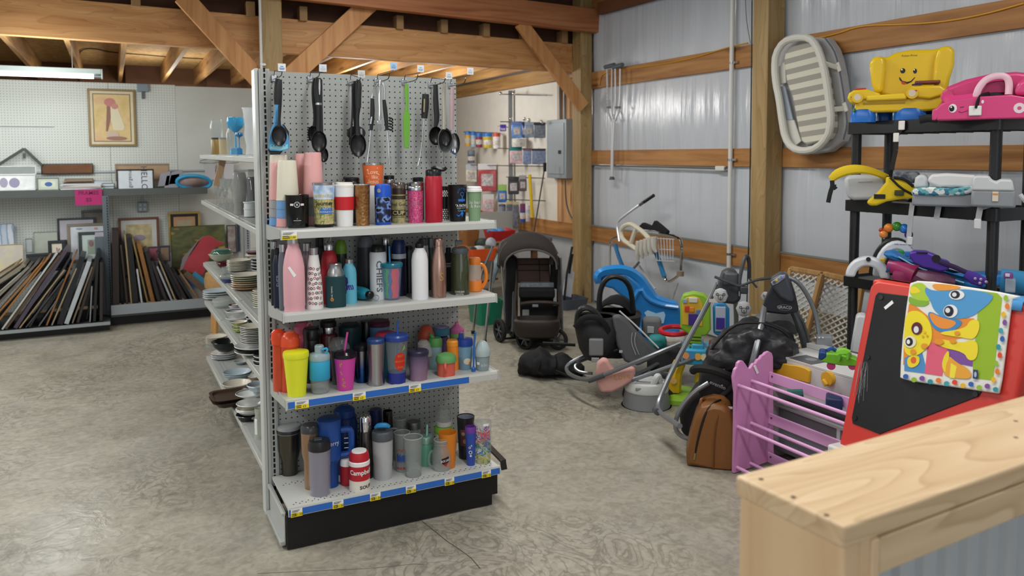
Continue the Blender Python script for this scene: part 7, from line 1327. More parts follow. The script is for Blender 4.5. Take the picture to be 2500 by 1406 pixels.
it.T('toy_arm', M_SW, [(x(1746),676,-.06),(x(1766),684,-.1),(x(1790),693,-.1),(x(1806),700,-.1),(x(1840),684,-.1),(x(1882),678,-.08)],.0085,2); it.B('toy_boss', M_SW, x(1796),706, x(1814),688,-.12,-.09,.008)
it.T('toy_arm', M_SW, [(x(1806),700,-.1),(x(1806),680,-.09),(x(1814),640,-.05),(x(1822),622,-.02),(x(1829),634,0),(x(1830),680,.02)],[.009,.01,.012,.012,.012,.01],2); it.T('toy_arm', M_SW, [(x(1830),680,-.1),(x(1848),702,-.1)],.006,0)
for a, b, r in ((1752,712,17.5),(1805,741,18),(1853,710,11)):
    it.first = False; f = it.L('face_ball', pm('#b5b8ba', .8),[(r*.2, b+r),(r*.7, b+r*.75),(r, b),(r*.7, b-r*.75),(r*.2, b-r)], c=(x(a)*it.k, -.11,0), sy=.5); w = r*it.k; b_ = MB(); cz = it.z(b)
    for sx in (-1,1):
        pl = annulus(w*.1, w*.2,10, sx*w*.42, w*.25); b_.flat(pl, lambda u, v: (x(a)*it.k+u, -.11-w*.5, cz+v))
    b_.flat(rectp(w*.1, w*.5,0,-w*.3), lambda u, v: (x(a)*it.k+u, -.11-w*.5, cz+v)); b_.flat(annulus(w*.28, w*.36,14,0,-w*.12), lambda u, v: (x(a)*it.k+u, -.11-w*.5, cz+v)); b_.build('face_print', pm('#44474a', .7), f, smooth=False, kind='stuff')
    it.T('cord', pm('#8a8d90', .6),[(x(a), b-r, -.11),(x(a), b-r-12,-.1)],.003,0)
it.B('cloth_tag', pm('#c9c4bc', .7), x(1726),728, x(1746),720,-.12,-.116,0); it.B('cloth_tag', pm('#c9b9a6', .7), x(1822),762, x(1842),752,-.12,-.116,0)
it = Item('baby_swing', 'baby swing with a black angular control head marked in an oval, beside the post', 'swing', Z0,1895,0, d=4.5); x = lambda v: v-1895; M_HD = pm('#23272e', .4)
MB().prism([(a*it.k, it.z(b)) for a, b in ((x(1856),758),(x(1864),730),(x(1878),694),(x(1906),680),(x(1920),682),(x(1932),716),(x(1940),752),(x(1938),757),(x(1910),764),(x(1872),762))],-.04,.09, 'y').build('control_head', M_HD, it.root, bevel=.016, seg=3)
MB().prism([(a*it.k, it.z(b)) for a, b in ((x(1876),692),(x(1874),680),(x(1896),664),(x(1912),662),(x(1924),700),(x(1930),728),(x(1916),732),(x(1896),720))],-.075,.05, 'y').build('upper_cap', pm('#3d434c', .35), it.root, bevel=.016, seg=3)
MB().prism([(a*it.k, it.z(b)) for a, b in ((x(1876),684),(x(1898),666),(x(1908),664),(x(1908),672),(x(1892),686),(x(1880),692))],-.083,-.072, 'y').build('button_panel', pm('#9a9fa6', .35), it.root, bevel=.003)
for i, (a, b, c_) in enumerate(((1884,683, '#4a4f74'),(1889,678, '#c9b84a'),(1896,674, '#7a86c0'),(1902,669, '#8a98d0'))): it.B('button', pm(c_, .4), x(a)-3, b+3, x(a)+3, b-3,-.09,-.08,.002)
b = MB(); w = it.k; b.flat(annulus(.95,1,28), lambda u, v: (x(1908)*w+u*15.5*w, -.0425, it.z(746)+v*7*w)); vs, f = txt('GRACO', 9.5*w, x(1908)*w, it.z(746)); b.add([(u, -.0425, v) for u, v in vs], f); b.build('oval_badge', pm('#b9bdc2', .3,.4), it.root, smooth=False, kind='stuff')
it.T('leg_tube', M_SWT, [(x(1866),750,-.02),(x(1858),800,-.18),(x(1842),866,-.30),(x(1832),905,-.31),(x(1826),985,-.30)],.0165,1); it.T('leg_tube', pm('#5d6268', .35,.4),[(x(1930),748,.05),(x(1946),782,.05),(x(1960),826,.1),(x(1972),880,.1),(x(1978),940,.1)],.017,1); it.T('leg_tube', M_SWT, [(x(1938),752,.05),(x(1962),790,.15),(x(1978),850,.2),(x(1980),940,.25)],.012,1)
it.T('hanger_arm', M_SWT, [(x(1922),676,.05),(x(1950),688,.06),(x(1980),734,.08),(x(1995),780,.08),(x(2000),818,.06)],.012,2)
it.B('hub_box', pm('#868c92', .4), x(1981),872, x(2017),814,.0,.08,.006)
for i in range(3): it.T('hub_light', pm('#d6dadd', .3),[(x(1991)+i*9,824,-.001),(x(1991)+i*9,824,-.004)],.0045,0)
# ---------------------------------------------------------------- folded black stroller and leather bag
it = Item('folded_stroller', 'black umbrella stroller reclined on its grey tube frame behind the brown bag', 'pushchair', Z0,1790,0, d=4.44); x = lambda v: v-1790; M_NY = pm('#26282d', .42, bump=.9, bscale=14)
def hp_(pts, d): return [(x(a)*it.k, d, it.z(b)) for a, b in pts]
ca = [(1716,900),(1730,862),(1745,838),(1788,794),(1830,785),(1880,792),(1922,812),(1937,846),(1926,872),(1880,880),(1850,890),(1800,880),(1770,890)]
folds(MB().loft([[(x(1826)*it.k+(x(a)-x(1826))*it.k*q, d, it.z(838)+(it.z(b)-it.z(838))*q) for a, b in ca] for d, q in ((-.19,.8),(-.15,.96),(-.05,1),(.1,1),(.2,.93),(.25,.75))]).build('canopy', M_NY, it.root, ang=180),.075,.085,3)
for q, d in ((.985,-.1),(1.01,.02),(1.0,.14)): it.T('canopy_rib', pm('#0f1013', .6),[(x(1826)+(x(a)-x(1826))*q, 838+(b-838)*q, d) for a, b in ca[1:9]],.007,1)
sb = [(1700,945),(1712,905),(1740,860),(1780,850),(1812,870),(1822,920),(1816,985),(1800,1010),(1760,1012),(1712,990)]
folds(MB().loft([hp_(sb, -.16), hp_(sb, -.1), hp_(sb, .1), hp_(sb, .15)]).build('seat_shell', pm('#1c1d21', .6), it.root, ang=180),.03,.07,2)
MB().loft([hp_(p, d) for p, d in ((((1668,1050),(1662,1000),(1690,955),(1740,930),(1788,960),(1780,1040),(1700,1070)),-.14),(((1675,1050),(1670,1000),(1700,950),(1750,925),(1790,955),(1784,1040),(1710,1070)),.12))], True).build('leg_rest', pm('#191b1f', .75), it.root, bevel=.03, seg=3)
it.T('frame_tube', M_SWT, [(x(1730),935,-.18),(x(1696),955,-.19),(x(1662),992,-.2),(x(1646),1036,-.2),(x(1656),1062,-.2),(x(1690),1075,-.2),(x(1750),1080,-.16)],.0125,2)
it.T('bumper_bar', pm('#101113', .7),[(x(1692),905,-.2),(x(1700),898,-.24),(x(1740),902,-.26),(x(1780),918,-.24),(x(1796),930,-.14)],.022,2); b = MB(); vs, f = txt('evenflo', 13*it.k, 0,0); c0, n0 = math.cos(-.35), math.sin(-.35)
b.add([(x(1754)*it.k+u*c0-v*n0,-.285, it.z(907)+u*n0+v*c0) for u, v in vs], f).build('lettering', pm('#9a9da0', .5), it.root, smooth=False)
it.T('canopy_trim', pm('#8f9498', .5),[(x(1756),912,-.17),(x(1790),880,-.17),(x(1796),872,-.17)],.008,0, flat=.3); it.B('badge', pm('#2a2c30', .4), x(1824),872, x(1838),862,-.1,-.085,.002)
it.T('harness', pm('#2c2e33', .7),[(x(1730),990,-.16),(x(1770),960,-.18),(x(1800),930,-.16)],.012,1, flat=.4)
it.T('pale_shade', pm('#6f7173', .8),[(x(1850),790,.3),(x(1910),770,.32),(x(1950),800,.34)],[.05,.08,.05],1)
it = Item('leather_bag', 'tan brown leather dome backpack with a curved black zip standing on the concrete', 'bag', Z0,1742,0, bot=1150, r0=58); x = lambda v: v-1742; M_LE = pm('#7d5127', .45, bump=.12, bscale=180)
sec = [(x(1678),1128),(x(1676),1100),(x(1684),1060),(x(1698),1010),(x(1712),982),(x(1740),972),(x(1764),974),(x(1778),985),(x(1788),1010),(x(1793),1080),(x(1793),1130),(x(1786),1140),(x(1748),1150),(x(1740),1150)]
mid = [(a, b) for a, b in sec]
MB().loft([[((a-cx0)*q*it.k+cx0*it.k, d, max(.003,(it.z(b)-.16)*q+.16*1 if q < 1 else it.z(b))) for a, b in mid] for d, q, cx0 in ((-.10,.86,12),(-.085,.97,6),(-.02,1,0),(.08,1,0),(.12,.9,0))]).build('body', M_LE, it.root, bevel=.006)
it.T('zip', pm('#15120f', .5),[(x(1696),1120,-.095),(x(1700),1090,-.1),(x(1712),1040,-.105),(x(1726),1000,-.1),(x(1744),982,-.07),(x(1760),976,-.02)],.0055,2, flat=.5); it.T('zip_pull', pm('#9a8a5c', .3,.8),[(x(1697),1106,-.104),(x(1695),1122,-.104)],.005,0, flat=.5)
it.T('seam', pm('#6a3f18', .5),[(x(1742),1146,-.104),(x(1744),1060,-.108),(x(1756),1004,-.1),(x(1770),984,-.05)],.003,2); it.T('handle', pm('#7d4c20', .45),[(x(1710),986,-.02),(x(1712),972,-.01),(x(1724),978,.02)],.008,2); it.B('label', pm('#d6d6d0', .5), x(1772),988, x(1784),983,-.05,-.045,0)
# ---------------------------------------------------------------- lattice gates by the wall
def gate(label, pts, yoff, frame_m, wires):
    P = [onx(px, py, 4.25+yoff) for px, py in pts]; tl, tr, br, bl = P; L0 = (bl-tl).length
    bl = tl+(bl-tl)*((tl.z-.012)/(tl.z-bl.z)); br = tr+(br-tr)*((tr.z-.012)/(tr.z-br.z)); wires = (wires[0], wires[1]*(bl-tl).length/L0); t = thing('lattice_gate', label, 'gate', (bl.x, bl.y, 0))
    for a, b in ((tl, tr),(tr, br),(br, bl),(bl, tl)): WB(t).bar(a, b, .03,.03,(1,0,0)).build('rail', frame_m, t, bevel=.003)
    def at(u, v): return (tl*(1-u)+tr*u)*(1-v)+(bl*(1-u)+br*u)*v
    wd = (tr-tl).length; m = 1.1*(bl-tl).length/wd; n = max(4, round(wd/.055))
    for i in range(-int(n*(m+1))-1, n+int(n*m)+1):
        for sgn in (1,-1):
            seg_ = []
            for q in range(121):
                v = q/120; u = i/n+sgn*v*m
                if 0 <= u <= 1: seg_.append(at(u, v))
            if len(seg_) > 1: WB(t).bar(seg_[0]+Vector((.003*sgn, 0,0)), seg_[-1]+Vector((.003*sgn, 0,0)),.011,.004,(1,0,0)).build('wire', pm('#cfcfc9', .5), t)
    return t
M_GW = wood('gate_wood', '#96703f', '#b58d58', '#c7a26e', 'Z')
gate('wooden framed white lattice pet gate leaning on the wall beside the post', ((1932,655),(2006,668),(1960,850),(1880,850)),.05, M_GW, (5,.55))
gate('second white lattice gate panel behind the black rack leg', ((2012,668),(2106,690),(2080,850),(1965,850)),.15, M_GW, (5,.55))
# ---------------------------------------------------------------- black plastic rack by the wall, and what it carries
t = thing('storage_rack', 'black plastic four-shelf rack against the white wall, loaded with baby gear', 'rack', (4.04,2.83,0)); RK = t
RX0, RX1, RY0, RY1 = 3.855,4.225,2.375,3.285
for z, h in ((1.79,.066),(1.335,.06),(.885,.055),(.44,.055)):
    o_ = [(x, y) for x, y in rrect(RX1-RX0, RY1-RY0,.03,3,(RX0+RX1)/2,(RY0+RY1)/2)]
    s_ = WB(t).prism(o_, z-h, z-.012, 'z').build('shelf', M_BLACKP, t, bevel=.003)
    WB(t).loft([[((RX0+RX1)/2+(x-(RX0+RX1)/2)*f, (RY0+RY1)/2+(y-(RY0+RY1)/2)*g, q) for x, y in o_] for f, g, q in ((1.012,1.005, z-h-.003),(1.012,1.005, z),(.965,.985, z),(.96,.98, z-.012))], True, False).build('shelf_rim', pm('#1b1d20', .3), s_)
    b = WB(t)
    for i in range(9): b.box((RX0+.02, RY0+.06+i*.1, z-h-.006),(RX1-.02, RY0+.066+i*.1, z-h+.001))
    b.build('rib', M_BLACKP, s_, smooth=False, kind='stuff')
for x in (3.9,4.18):
    for y in (2.42,3.24): WB(t).lathe([(.034,0),(.034,.02),(.027,.03),(.027,1.728)],16,(x, y, 0)).build('leg', M_BLACKP, t)
ZR = (1860,60,2.8125); Zr2 = (1980,500,2.8115)
def shift(s): return s
# yellow toddler armchair
M_YC = pm('#e3c11f', .28, coat=.3); M_CB = pm('#1768c0', .3)
it = Item('toddler_armchair', 'bright yellow plastic toddler armchair with a smiling face and blue feet on the rack top', 'toy chair', ZR, 950,1.781, d=4.98); x = lambda v: v-950
bk = [(752,300),(748,262),(765,226),(800,208),(858,218),(905,188),(1000,172),(1140,178),(1195,165),(1240,170),(1262,205),(1262,300),(1240,390),(1228,480),(1120,500),(900,500),(790,470),(765,400)]
P3 = lambda pts, y=0: [(x(a)*it.k, it.z(b)) for a, b in pts]
MB().prism(P3(bk),.02,.10, 'y').build('backrest', M_YC, it.root, bevel=.02, seg=3)
for ws in ([(752,300),(748,262),(765,226),(800,208),(846,222),(850,300),(840,460),(790,470),(765,400)],[(1160,190),(1195,165),(1240,170),(1262,205),(1262,300),(1240,390),(1228,480),(1150,490),(1140,380),(1148,250)]): MB().prism(P3(ws),-.035,.05, 'y').build('wing', M_YC, it.root, bevel=.02, seg=3)
MB().prism(P3([(665,605),(668,520),(700,500),(1000,510),(1225,480),(1222,520),(1170,602),(1090,606)]),-.13,.08, 'y').build('seat_base', M_YC, it.root, bevel=.012, seg=2); MB().prism(P3([(735,530),(742,492),(970,484),(990,500),(985,528)]),-.155,-.02, 'y').build('seat_lid', pm('#e8ca35', .28), it.root, bevel=.01)
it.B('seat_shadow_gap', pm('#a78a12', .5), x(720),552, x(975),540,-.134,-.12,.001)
MB().prism(P3([(640,540),(620,505),(630,470),(660,452),(740,448),(830,482),(820,505),(700,520),(672,545)]),-.15,.04, 'y').build('armrest', M_YC, it.root, bevel=.02, seg=3); MB().prism(P3([(1000,500),(990,470),(1015,440),(1060,436),(1180,440),(1222,470),(1220,500),(1120,530),(1040,516)]),-.15,.05, 'y').build('armrest', M_YC, it.root, bevel=.02, seg=3)
for a, b in ((656,500),(1032,471)): it.T('arm_disc', M_YC, [(x(a), b, -.15),(x(a), b, -.163)],36*it.k, 0, seg=22); it.T('arm_badge', pm('#d9cdb4', .4),[(x(a), b, -.163),(x(a), b, -.1645)],23*it.k, 0, seg=20); it.B('badge_print', pm('#9c3a34', .5), x(a)-12, b+4, x(a)+12, b-4,-.1655,-.1645,0)
for x0, x1, y0, d0 in ((640,800,606,-.14),(908,1104,600,-.14),(800,905,612,.0),(1100,1212,600,.0)):
    q = 76*it.k; MB().loft([[((x(x0)+x(x1))/2*it.k+a*w*(x1-x0)/2*it.k, d0+.06+b*.06*w, z) for a, b in rrect(2,2,.6,4)] for w, z in ((1,.001),(1,.035),(.86,.07),(.75,.085))]).build('foot', M_CB, it.root)
it.B('red_knob', pm('#c03a3a', .35), x(664),446, x(735),434,-.1,-.04,.006); it.B('toy_book', pm('#7a4038', .4), x(1030),424, x(1180),404,-.14,-.03,.005); it.T('toy_book_spine', pm('#3c2a5c', .4),[(x(1030),414,-.145),(x(1100),410,-.145)],.005,0); it.B('green_clip', pm('#3f8a3a', .4), x(658),600, x(668),572,-.14,-.1,.002)
fc = MB(); FY = .0185
for (a, b), nm, c_, pts in (((0,0), 'eye', '#17171a', [el(957,316,16,18), el(1032,322,12,17)]),((0,0), 'eye_glint', '#f0f0ee', [el(951,308,5,6), el(1027,313,4,5)]),((0,0), 'smile', '#17171a', [[(934,358),(940,380),(960,400),(985,408),(1012,396),(1036,364),(1030,364),(1008,388),(985,394),(955,384),(942,362)]]),((0,0), 'tongue', '#c8402c', [[(948,388),(965,392),(984,404),(968,412),(952,404)]])):
    b_ = MB()
    for pl in pts: b_.add([(x(u)*it.k, FY-(.0012 if 'glint' in nm or nm == 'tongue' else 0), it.z(v)) for u, v in pl],[tuple(range(len(pl)))])
    b_.build(nm, pm(c_, .4), it.root, smooth=False, kind='stuff' if len(pts) > 1 else None)
b_ = MB(); vs, f = txt('Fisher-Price', 20*it.k, x(995)*it.k, it.z(214)); b_.add([(u, .0185, v) for u, v in vs], f).build('lettering', pm('#5c4a10', .5), it.root, smooth=False)
# pink car booster
M_PK = pm('#d4437f', .3, coat=.3)
it = Item('booster_seat', 'hot pink car-shaped booster seat with painted eyes at the right of the rack top', 'booster', ZR, 1500,1.781, d=4.62); x = lambda v: v-1500
MB().prism(P3([(1213,657),(1214,585),(1240,572),(1262,545),(1330,520),(1460,505),(1670,500),(1760,520),(1830,560),(1860,640),(1850,657)]),-.13,.12, 'y').build('body', M_PK, it.root, bevel=.02, seg=3)
MB().prism(P3([(1258,560),(1262,460),(1290,415),(1400,370),(1560,335),(1700,332),(1800,350),(1850,400),(1860,560)]),.02,.12, 'y').build('backrest', pm('#cc3f7a', .3), it.root, bevel=.02, seg=3)
it.T('armrest', M_PK, [(x(1275),480,.0),(x(1268),500,-.06),(x(1300),530,-.1),(x(1450),512,-.1)],.03,2); MB().prism(P3([(1690,500),(1700,420),(1760,372),(1850,372),(1860,520)]),-.1,.06, 'y').build('side_wall', M_PK, it.root, bevel=.02, seg=3)
it.T('windscreen_arch', pm('#dfb9c8', .3),[(x(1468),500,-.06),(x(1490),430,-.055),(x(1540),372,-.05),(x(1620),348,-.05),(x(1680),356,-.05),(x(1700),400,-.05),(x(1694),480,-.06)],.016,2, flat=.4); MB().prism(P3([(1500,480),(1525,410),(1570,396),(1650,392),(1672,410),(1668,478)]),-.03,.02, 'y').build('seat_panel', pm('#8f1f52', .4), it.root, bevel=.005)
FP = -.1312
for nm, c_, pts, o_ in (('eye', '#e9e4e6', [el(1337,578,25,30), el(1510,540,8,12)],0),('pupil', '#17141a', [el(1331,580,16,20)],.001),('pupil_glint', '#f0f0f0', [el(1328,570,5,6)],.002),('smile', '#8f2350', [[(1370,604),(1390,612),(1424,600),(1424,594),(1392,606),(1372,598)]],0),('wheel_disc', '#e3d3da', [el(1718,589,33,34,20)],0),('wheel_hub', '#d0507f', [el(1718,589,12,12)],.001),('brow', '#5a2238', [[(1380,576),(1404,572),(1404,568),(1380,570)]],0)):
    b_ = MB()
    for pl in pts: b_.add([(x(u)*it.k, FP-o_, it.z(v)) for u, v in pl],[tuple(range(len(pl)))])
    b_.build(nm, pm(c_, .35), it.root, smooth=False, kind='stuff' if len(pts) > 1 else None)
it.T('strap', pm('#141416', .7),[(x(1560),480,-.05),(x(1500),494,-.12),(x(1482),530,-.14),(x(1472),575,-.142)],.014,1, flat=.3); it.B('buckle', pm('#e4e4e2', .35), x(1432),632, x(1506),566,-.143,-.135,.004); it.T('strap', pm('#1a1a1c', .7),[(x(1550),495,-.03),(x(1600),478,-.04),(x(1650),490,-.03)],.012,1, flat=.5); it.B('sticker', pm('#e0c6d0', .5), x(1790),560, x(1830),505,-.132,-.13,0)
it.T('black_strap', pm('#17171a', .7),[(x(1206),650,-.12),(x(1150),640,-.1),(x(1080),655,-.1)],.02,1, flat=.4)
def strap(name, label, pts, m, w, xw=3.84, parts=()):
    P = [onx(px, py, xw-dx) for px, py, dx in pts]; t = thing(name, label, 'strap', P[0]); b = WB(t)
    for p, q in zip(P, P[1:]): b.bar(p, q, w, .003,(1,0,0))
    b.build('webbing', m, t, bevel=.0008)
    for nm, px, py, w_, h_, c_ in parts: c = onx(px, py, xw-.006); WB(t).box(c+Vector((-.004,-w_/2,-h_/2)), c+Vector((.004, w_/2, h_/2))).build(nm, pm(c_, .35), t, bevel=.004)
    return t
def zr(a, b): return (1860+a/2.8125,60+b/2.8125)
strap('harness_strap', 'black harness strap with white buckle halves hanging off the rack top below the yellow chair', [(*zr(962,660),.0),(*zr(958,712),.005),(*zr(926,760),.0),(*zr(920,860),.0),(*zr(900,950),.0),(*zr(892,998),.0)], pm('#151517', .7),.028,3.845,(('buckle', *zr(960,692),.038,.05, '#e6e6e4'),('buckle', *zr(922,775),.035,.05, '#e6e6e4')))
M_GW_ = pm('#b9bcc0', .7)
strap('grey_strap', 'long grey webbing strap hanging from the middle shelf in front of the toys', [(*zr(1034,1225),0),(*zr(1024,1300),0),(2218,590,0),(2216,660,0)], M_GW_, .03,3.84,(('buckle', 2222,588,.032,.045, '#d9dbdd'),))
strap('grey_strap', 'short grey strap with a folded clip below the patterned booster', [(*zr(1280,1180),.0),(*zr(1215,1240),.0),(*zr(1198,1335),0)], M_GW_, .032,3.835,(('clip', *zr(1262,1195),.05,.04, '#c3c6c9'),))
strap('grey_strap', 'grey strap with a white side-release buckle on the right of the middle shelf', [(*zr(1610,1225),-.05),(*zr(1500,1255),.0),(*zr(1484,1345),0)], M_GW_, .03,3.835,(('buckle', *zr(1482,1368),.036,.05, '#dfe1e3'),))
# middle shelf
M_LG = pm('#c3c8cc', .4)
it = Item('toddler_tray', 'white rounded plastic tray seat standing on edge at the left of the middle shelf', 'tray', ZR, 710,1.325, d=5.03); x = lambda v: v-710
MB().prism(P3([(577,1060),(590,1038),(640,1030),(800,1032),(832,1050),(845,1130),(838,1180),(800,1196),(640,1202),(602,1190),(584,1130)]),-.10,.08, 'y').build('shell', M_LG, it.root, bevel=.02, seg=3); it.T('seam', pm('#9aa0a6', .5),[(x(660),1082,-.101),(x(760),1078,-.101)],.002,0)
it = Item('life_vest', 'yellow and black child swim harness draped over the edge of the middle shelf', 'harness', ZR, 880,1.325, d=4.86); x = lambda v: v-880; M_YV = pm('#dcbf1e', .75)
it.T('arm_strap', M_YV, [(x(475),1062,-.05),(x(520),1022,-.06),(x(600),995,-.06),(x(690),992,-.05),(x(780),1012,.0),(x(860),1050,.05)],[.02,.028,.028,.024,.02,.02],2, flat=.6)
MB().prism(P3([(732,1216),(800,1150),(850,1080),(850,1040),(900,1052),(1010,1090),(1056,1120),(1050,1180),(1000,1188),(950,1192),(860,1210),(800,1238),(756,1242)]),-.10,-.02, 'y').build('panel', M_YV, it.root, bevel=.018, seg=3); MB().prism(P3([(850,1038),(905,1050),(1056,1110),(1050,1210),(980,1215),(1020,1170),(960,1100)]),-.02,.06, 'y').build('black_back', pm('#161618', .8), it.root, bevel=.012)
it.T('black_piping', pm('#17171a', .7),[(x(880),1048,-.104),(x(950),1120,-.106),(x(1040),1170,-.104)],.006,1); it.T('black_piping', pm('#17171a', .7),[(x(905),1050,-.1),(x(985),1062,-.1),(x(1040),1112,-.1)],.008,1); it.B('patch', pm('#1d1d1f', .7), x(780),1190, x(850),1160,-.107,-.1,.001); it.B('clip', pm('#3a4022', .4), x(905),1166, x(960),1130,-.118,-.1,.004)
it.T('tail_strap', pm('#151517', .7),[(x(482),1070,-.06),(x(485),1110,-.06),(x(470),1150,-.06),(x(455),1222,-.06)],.012,1, flat=.25); it.T('tail_strap', pm('#151517', .7),[(x(482),1110,-.06),(x(520),1108,-.06),(x(490),1130,-.06)],.009,1, flat=.3)
it = Item('booster_seat', 'grey and white booster seat with a teal diamond patterned cushion on the middle shelf', 'booster', ZR, 1250,1.325, d=4.72); x = lambda v: v-1250
MB().prism(P3([(1056,1240),(1060,1150),(1452,1150),(1456,1244)]),-.12,.1, 'y').build('base', pm('#8c9298', .45), it.root, bevel=.012); MB().prism(P3([(1062,1120),(1072,1050),(1090,1030),(1130,1026),(1150,1060),(1160,1120)]),-.08,.1, 'y').build('arm', M_LG, it.root, bevel=.02, seg=3)
MB().prism(P3([(1145,1060),(1170,1026),(1260,1018),(1420,1028),(1460,1052),(1456,1090),(1400,1110),(1220,1112),(1160,1090)]),-.11,.06, 'y').build('seat_back', pm('#d3d6d8', .4), it.root, bevel=.02, seg=3)
MB().prism(P3([(1052,1164),(1060,1124),(1160,1110),(1300,1118),(1400,1100),(1450,1086),(1450,1130),(1360,1162),(1200,1170)]),-.135,-.02, 'y').build('patterned_cushion', ramp_mat('diamond_print', 'cells', [(0, '#2f6f8c'),(.3, '#c9d4d6'),(.55, '#5fa3a8'),(.8, '#dfe4e2'),(1, '#7fa05f')],55,.7, const=True), it.root, bevel=.01)
it = Item('step_stool', 'grey based white plastic step stool behind the near rack leg on the middle shelf', 'stool', ZR, 1585,1.325, d=4.55); x = lambda v: v-1585
MB().prism(P3([(1455,1246),(1458,1130),(1712,1130),(1716,1250)]),-.1,.1, 'y').build('base', pm('#8a9096', .45), it.root, bevel=.012); MB().prism(P3([(1456,1136),(1464,1050),(1480,1034),(1560,1036),(1570,1060),(1600,1075),(1620,1058),(1690,1060),(1706,1136)]),-.105,.1, 'y').build('top', M_LG, it.root, bevel=.012); it.B('warning_label', pm('#d6ccb8', .5), x(1580),1205, x(1614),1140,-.107,-.1,0); it.B('label_stripe', pm('#c98a3c', .5), x(1582),1162, x(1612),1152,-.1085,-.107,0)
it = Item('white_hook', 'small white plastic hook at the far right of the middle shelf', 'hook', ZR, 1790,1.325, d=4.45); it.T('hook', M_LG, [(-16,1165,-.05),(0,1190,-.05),(20,1215,-.04)],.01,1)
it = Item('pattern_mat', 'grey leaf-patterned fabric mat lying behind the harness on the middle shelf', 'mat', ZR, 980,1.325, d=5.0); it.B('mat', ramp_mat('leaf_fabric', 'noise', [(.4, '#5e6878'),(.6, '#a9aeb4')],40,.8),-80,1090,90,1012,.04,.09,.015)
# lower shelf toys
x = lambda v: v
it = Item('toy_piano', 'white arched toy piano with rainbow keys and a bead arch on the lower shelf', 'toy', Zr2,580,.874, d=4.82); x = lambda v: v-580
arc = lambda r, ry, cx, cy, a0, a1, n=14: [(cx+r*math.cos(math.radians(a0+(a1-a0)*i/n)), cy-ry*math.sin(math.radians(a0+(a1-a0)*i/n))) for i in range(n+1)]
MB().prism(P3(arc(150,250,585,490,180,0)+arc(85,190,585,490,0,180)),-.06,.03, 'y').build('arch', pm('#d3dae2', .3), it.root, bevel=.012, seg=2); MB().prism(P3(arc(165,262,575,490,180,60)+arc(130,230,575,490,60,180)),-.02,.05, 'y').build('black_edge', pm('#17191c', .4), it.root, bevel=.006)
for i, (c_, a, b) in enumerate((('#d6b52c', 495,370),('#e07a2c', 545,318),('#2f9a4a', 605,308),('#2f7fd0', 648,314),('#6a3fae', 690,345))): it.B('key', pm(c_, .35), x(a)-20, b+30, x(a)+20, b-8,-.065,-.03,.006)
it.T('bead_wire', pm('#d9d9d9', .4),[(x(500),235,0),(x(510),170,0),(x(560),138,0),(x(620),150,0),(x(655),205,0)],.004,2)
for a, b, r, c_ in ((528,160,31, '#e08322'),(578,148,32, '#3f8f2c'),(622,160,32, '#2f7fd6'),(652,202,28, '#5b2fa0'),(496,205,28, '#d9873a')): q = r*it.k; MB().ball((x(a)*it.k, 0, it.z(b)), q, 18,12).build('bead', pm(c_, .12, coat=.5), it.root)
for a in (480,505): MB().ball((x(a)*it.k, 0, it.z(176)),.012,8,6).build('ear', pm('#b0402c', .4), it.root)
b_ = MB(); vs, f = txt('baby einstein', 15*it.k, x(605)*it.k, it.z(262)); b_.add([(u, -.0615, v) for u, v in vs], f).build('lettering', pm('#3c4450', .5), it.root, smooth=False)
it = Item('toy_arch', 'plain white arched toy with a black button on the left end of the lower shelf', 'toy', Zr2,388,.874, d=4.72); x = lambda v: v-388
MB().prism(P3(arc(140,142,386,494,180,0)+arc(76,80,386,494,0,180)),-.05,.03, 'y').build('arch', pm('#d6dbe2', .3), it.root, bevel=.012, seg=2); it.T('button', M_BLACK, [(x(394),374,-.05),(x(394),374,-.062)],.012,0, seg=14)
it = Item('plastic_cup', 'magenta and blue toy cup lying tilted beside the toy piano', 'cup', Zr2,590,.874, d=4.62); x = lambda v: v-590
it.T('body', pm('#9c2f62', .35),[(x(540),415,.0),(x(600),430,-.02),(x(720),480,-.05)],[.035,.045,.05],1, seg=20); it.T('rim', pm('#2f6ba0', .4),[(x(534),412,.0),(x(548),418,.0)],.042,0, seg=20); it.T('saucer', pm('#8f2c5a', .35),[(x(560),480,-.06),(x(640),500,-.06),(x(730),490,-.06)],[.02,.05,.02],1, flat=.6)
it = Item('toy_ukulele', 'purple toy ukulele lying on a blue carrying bag on the lower shelf', 'instrument', Zr2,900,.874, d=4.48); x = lambda v: v-900; M_PU = pm('#4b2f96', .35)
MB().prism(P3([(690,335),(720,318),(790,318),(850,340),(880,366),(930,380),(945,402),(930,440),(880,452),(820,436),(780,430),(720,400),(694,366)]),-.05,.02, 'y').build('body', M_PU, it.root, bevel=.012, seg=2); it.T('neck', pm('#2e1d4a', .4),[(x(880),390,-.05),(x(980),425,-.055),(x(1070),466,-.06)],.012,0, flat=.6); it.T('headstock', M_PU, [(x(1060),470,-.06),(x(1120),505,-.06),(x(1190),536,-.06)],[.02,.03,.024],0, flat=.5); it.B('bridge', pm('#1a1528', .5), x(735),332, x(805),322,-.056,-.05,.002); it.T('sound_hole', pm('#120d1c', .7),[(x(860),370,-.05),(x(860),370,-.0515)],.02,0, seg=16)
for a, b in ((1088,478),(1120,480),(1115,505),(1150,495)): MB().ball((x(a)*it.k, -.08, it.z(b)),.008,8,5).build('tuning_peg', pm('#b9a9c9', .3,.6), it.root)
it = Item('carry_bag', 'bright blue zipped carrying bag under the purple ukulele', 'bag', Zr2,900,.874, d=4.62); x = lambda v: v-900
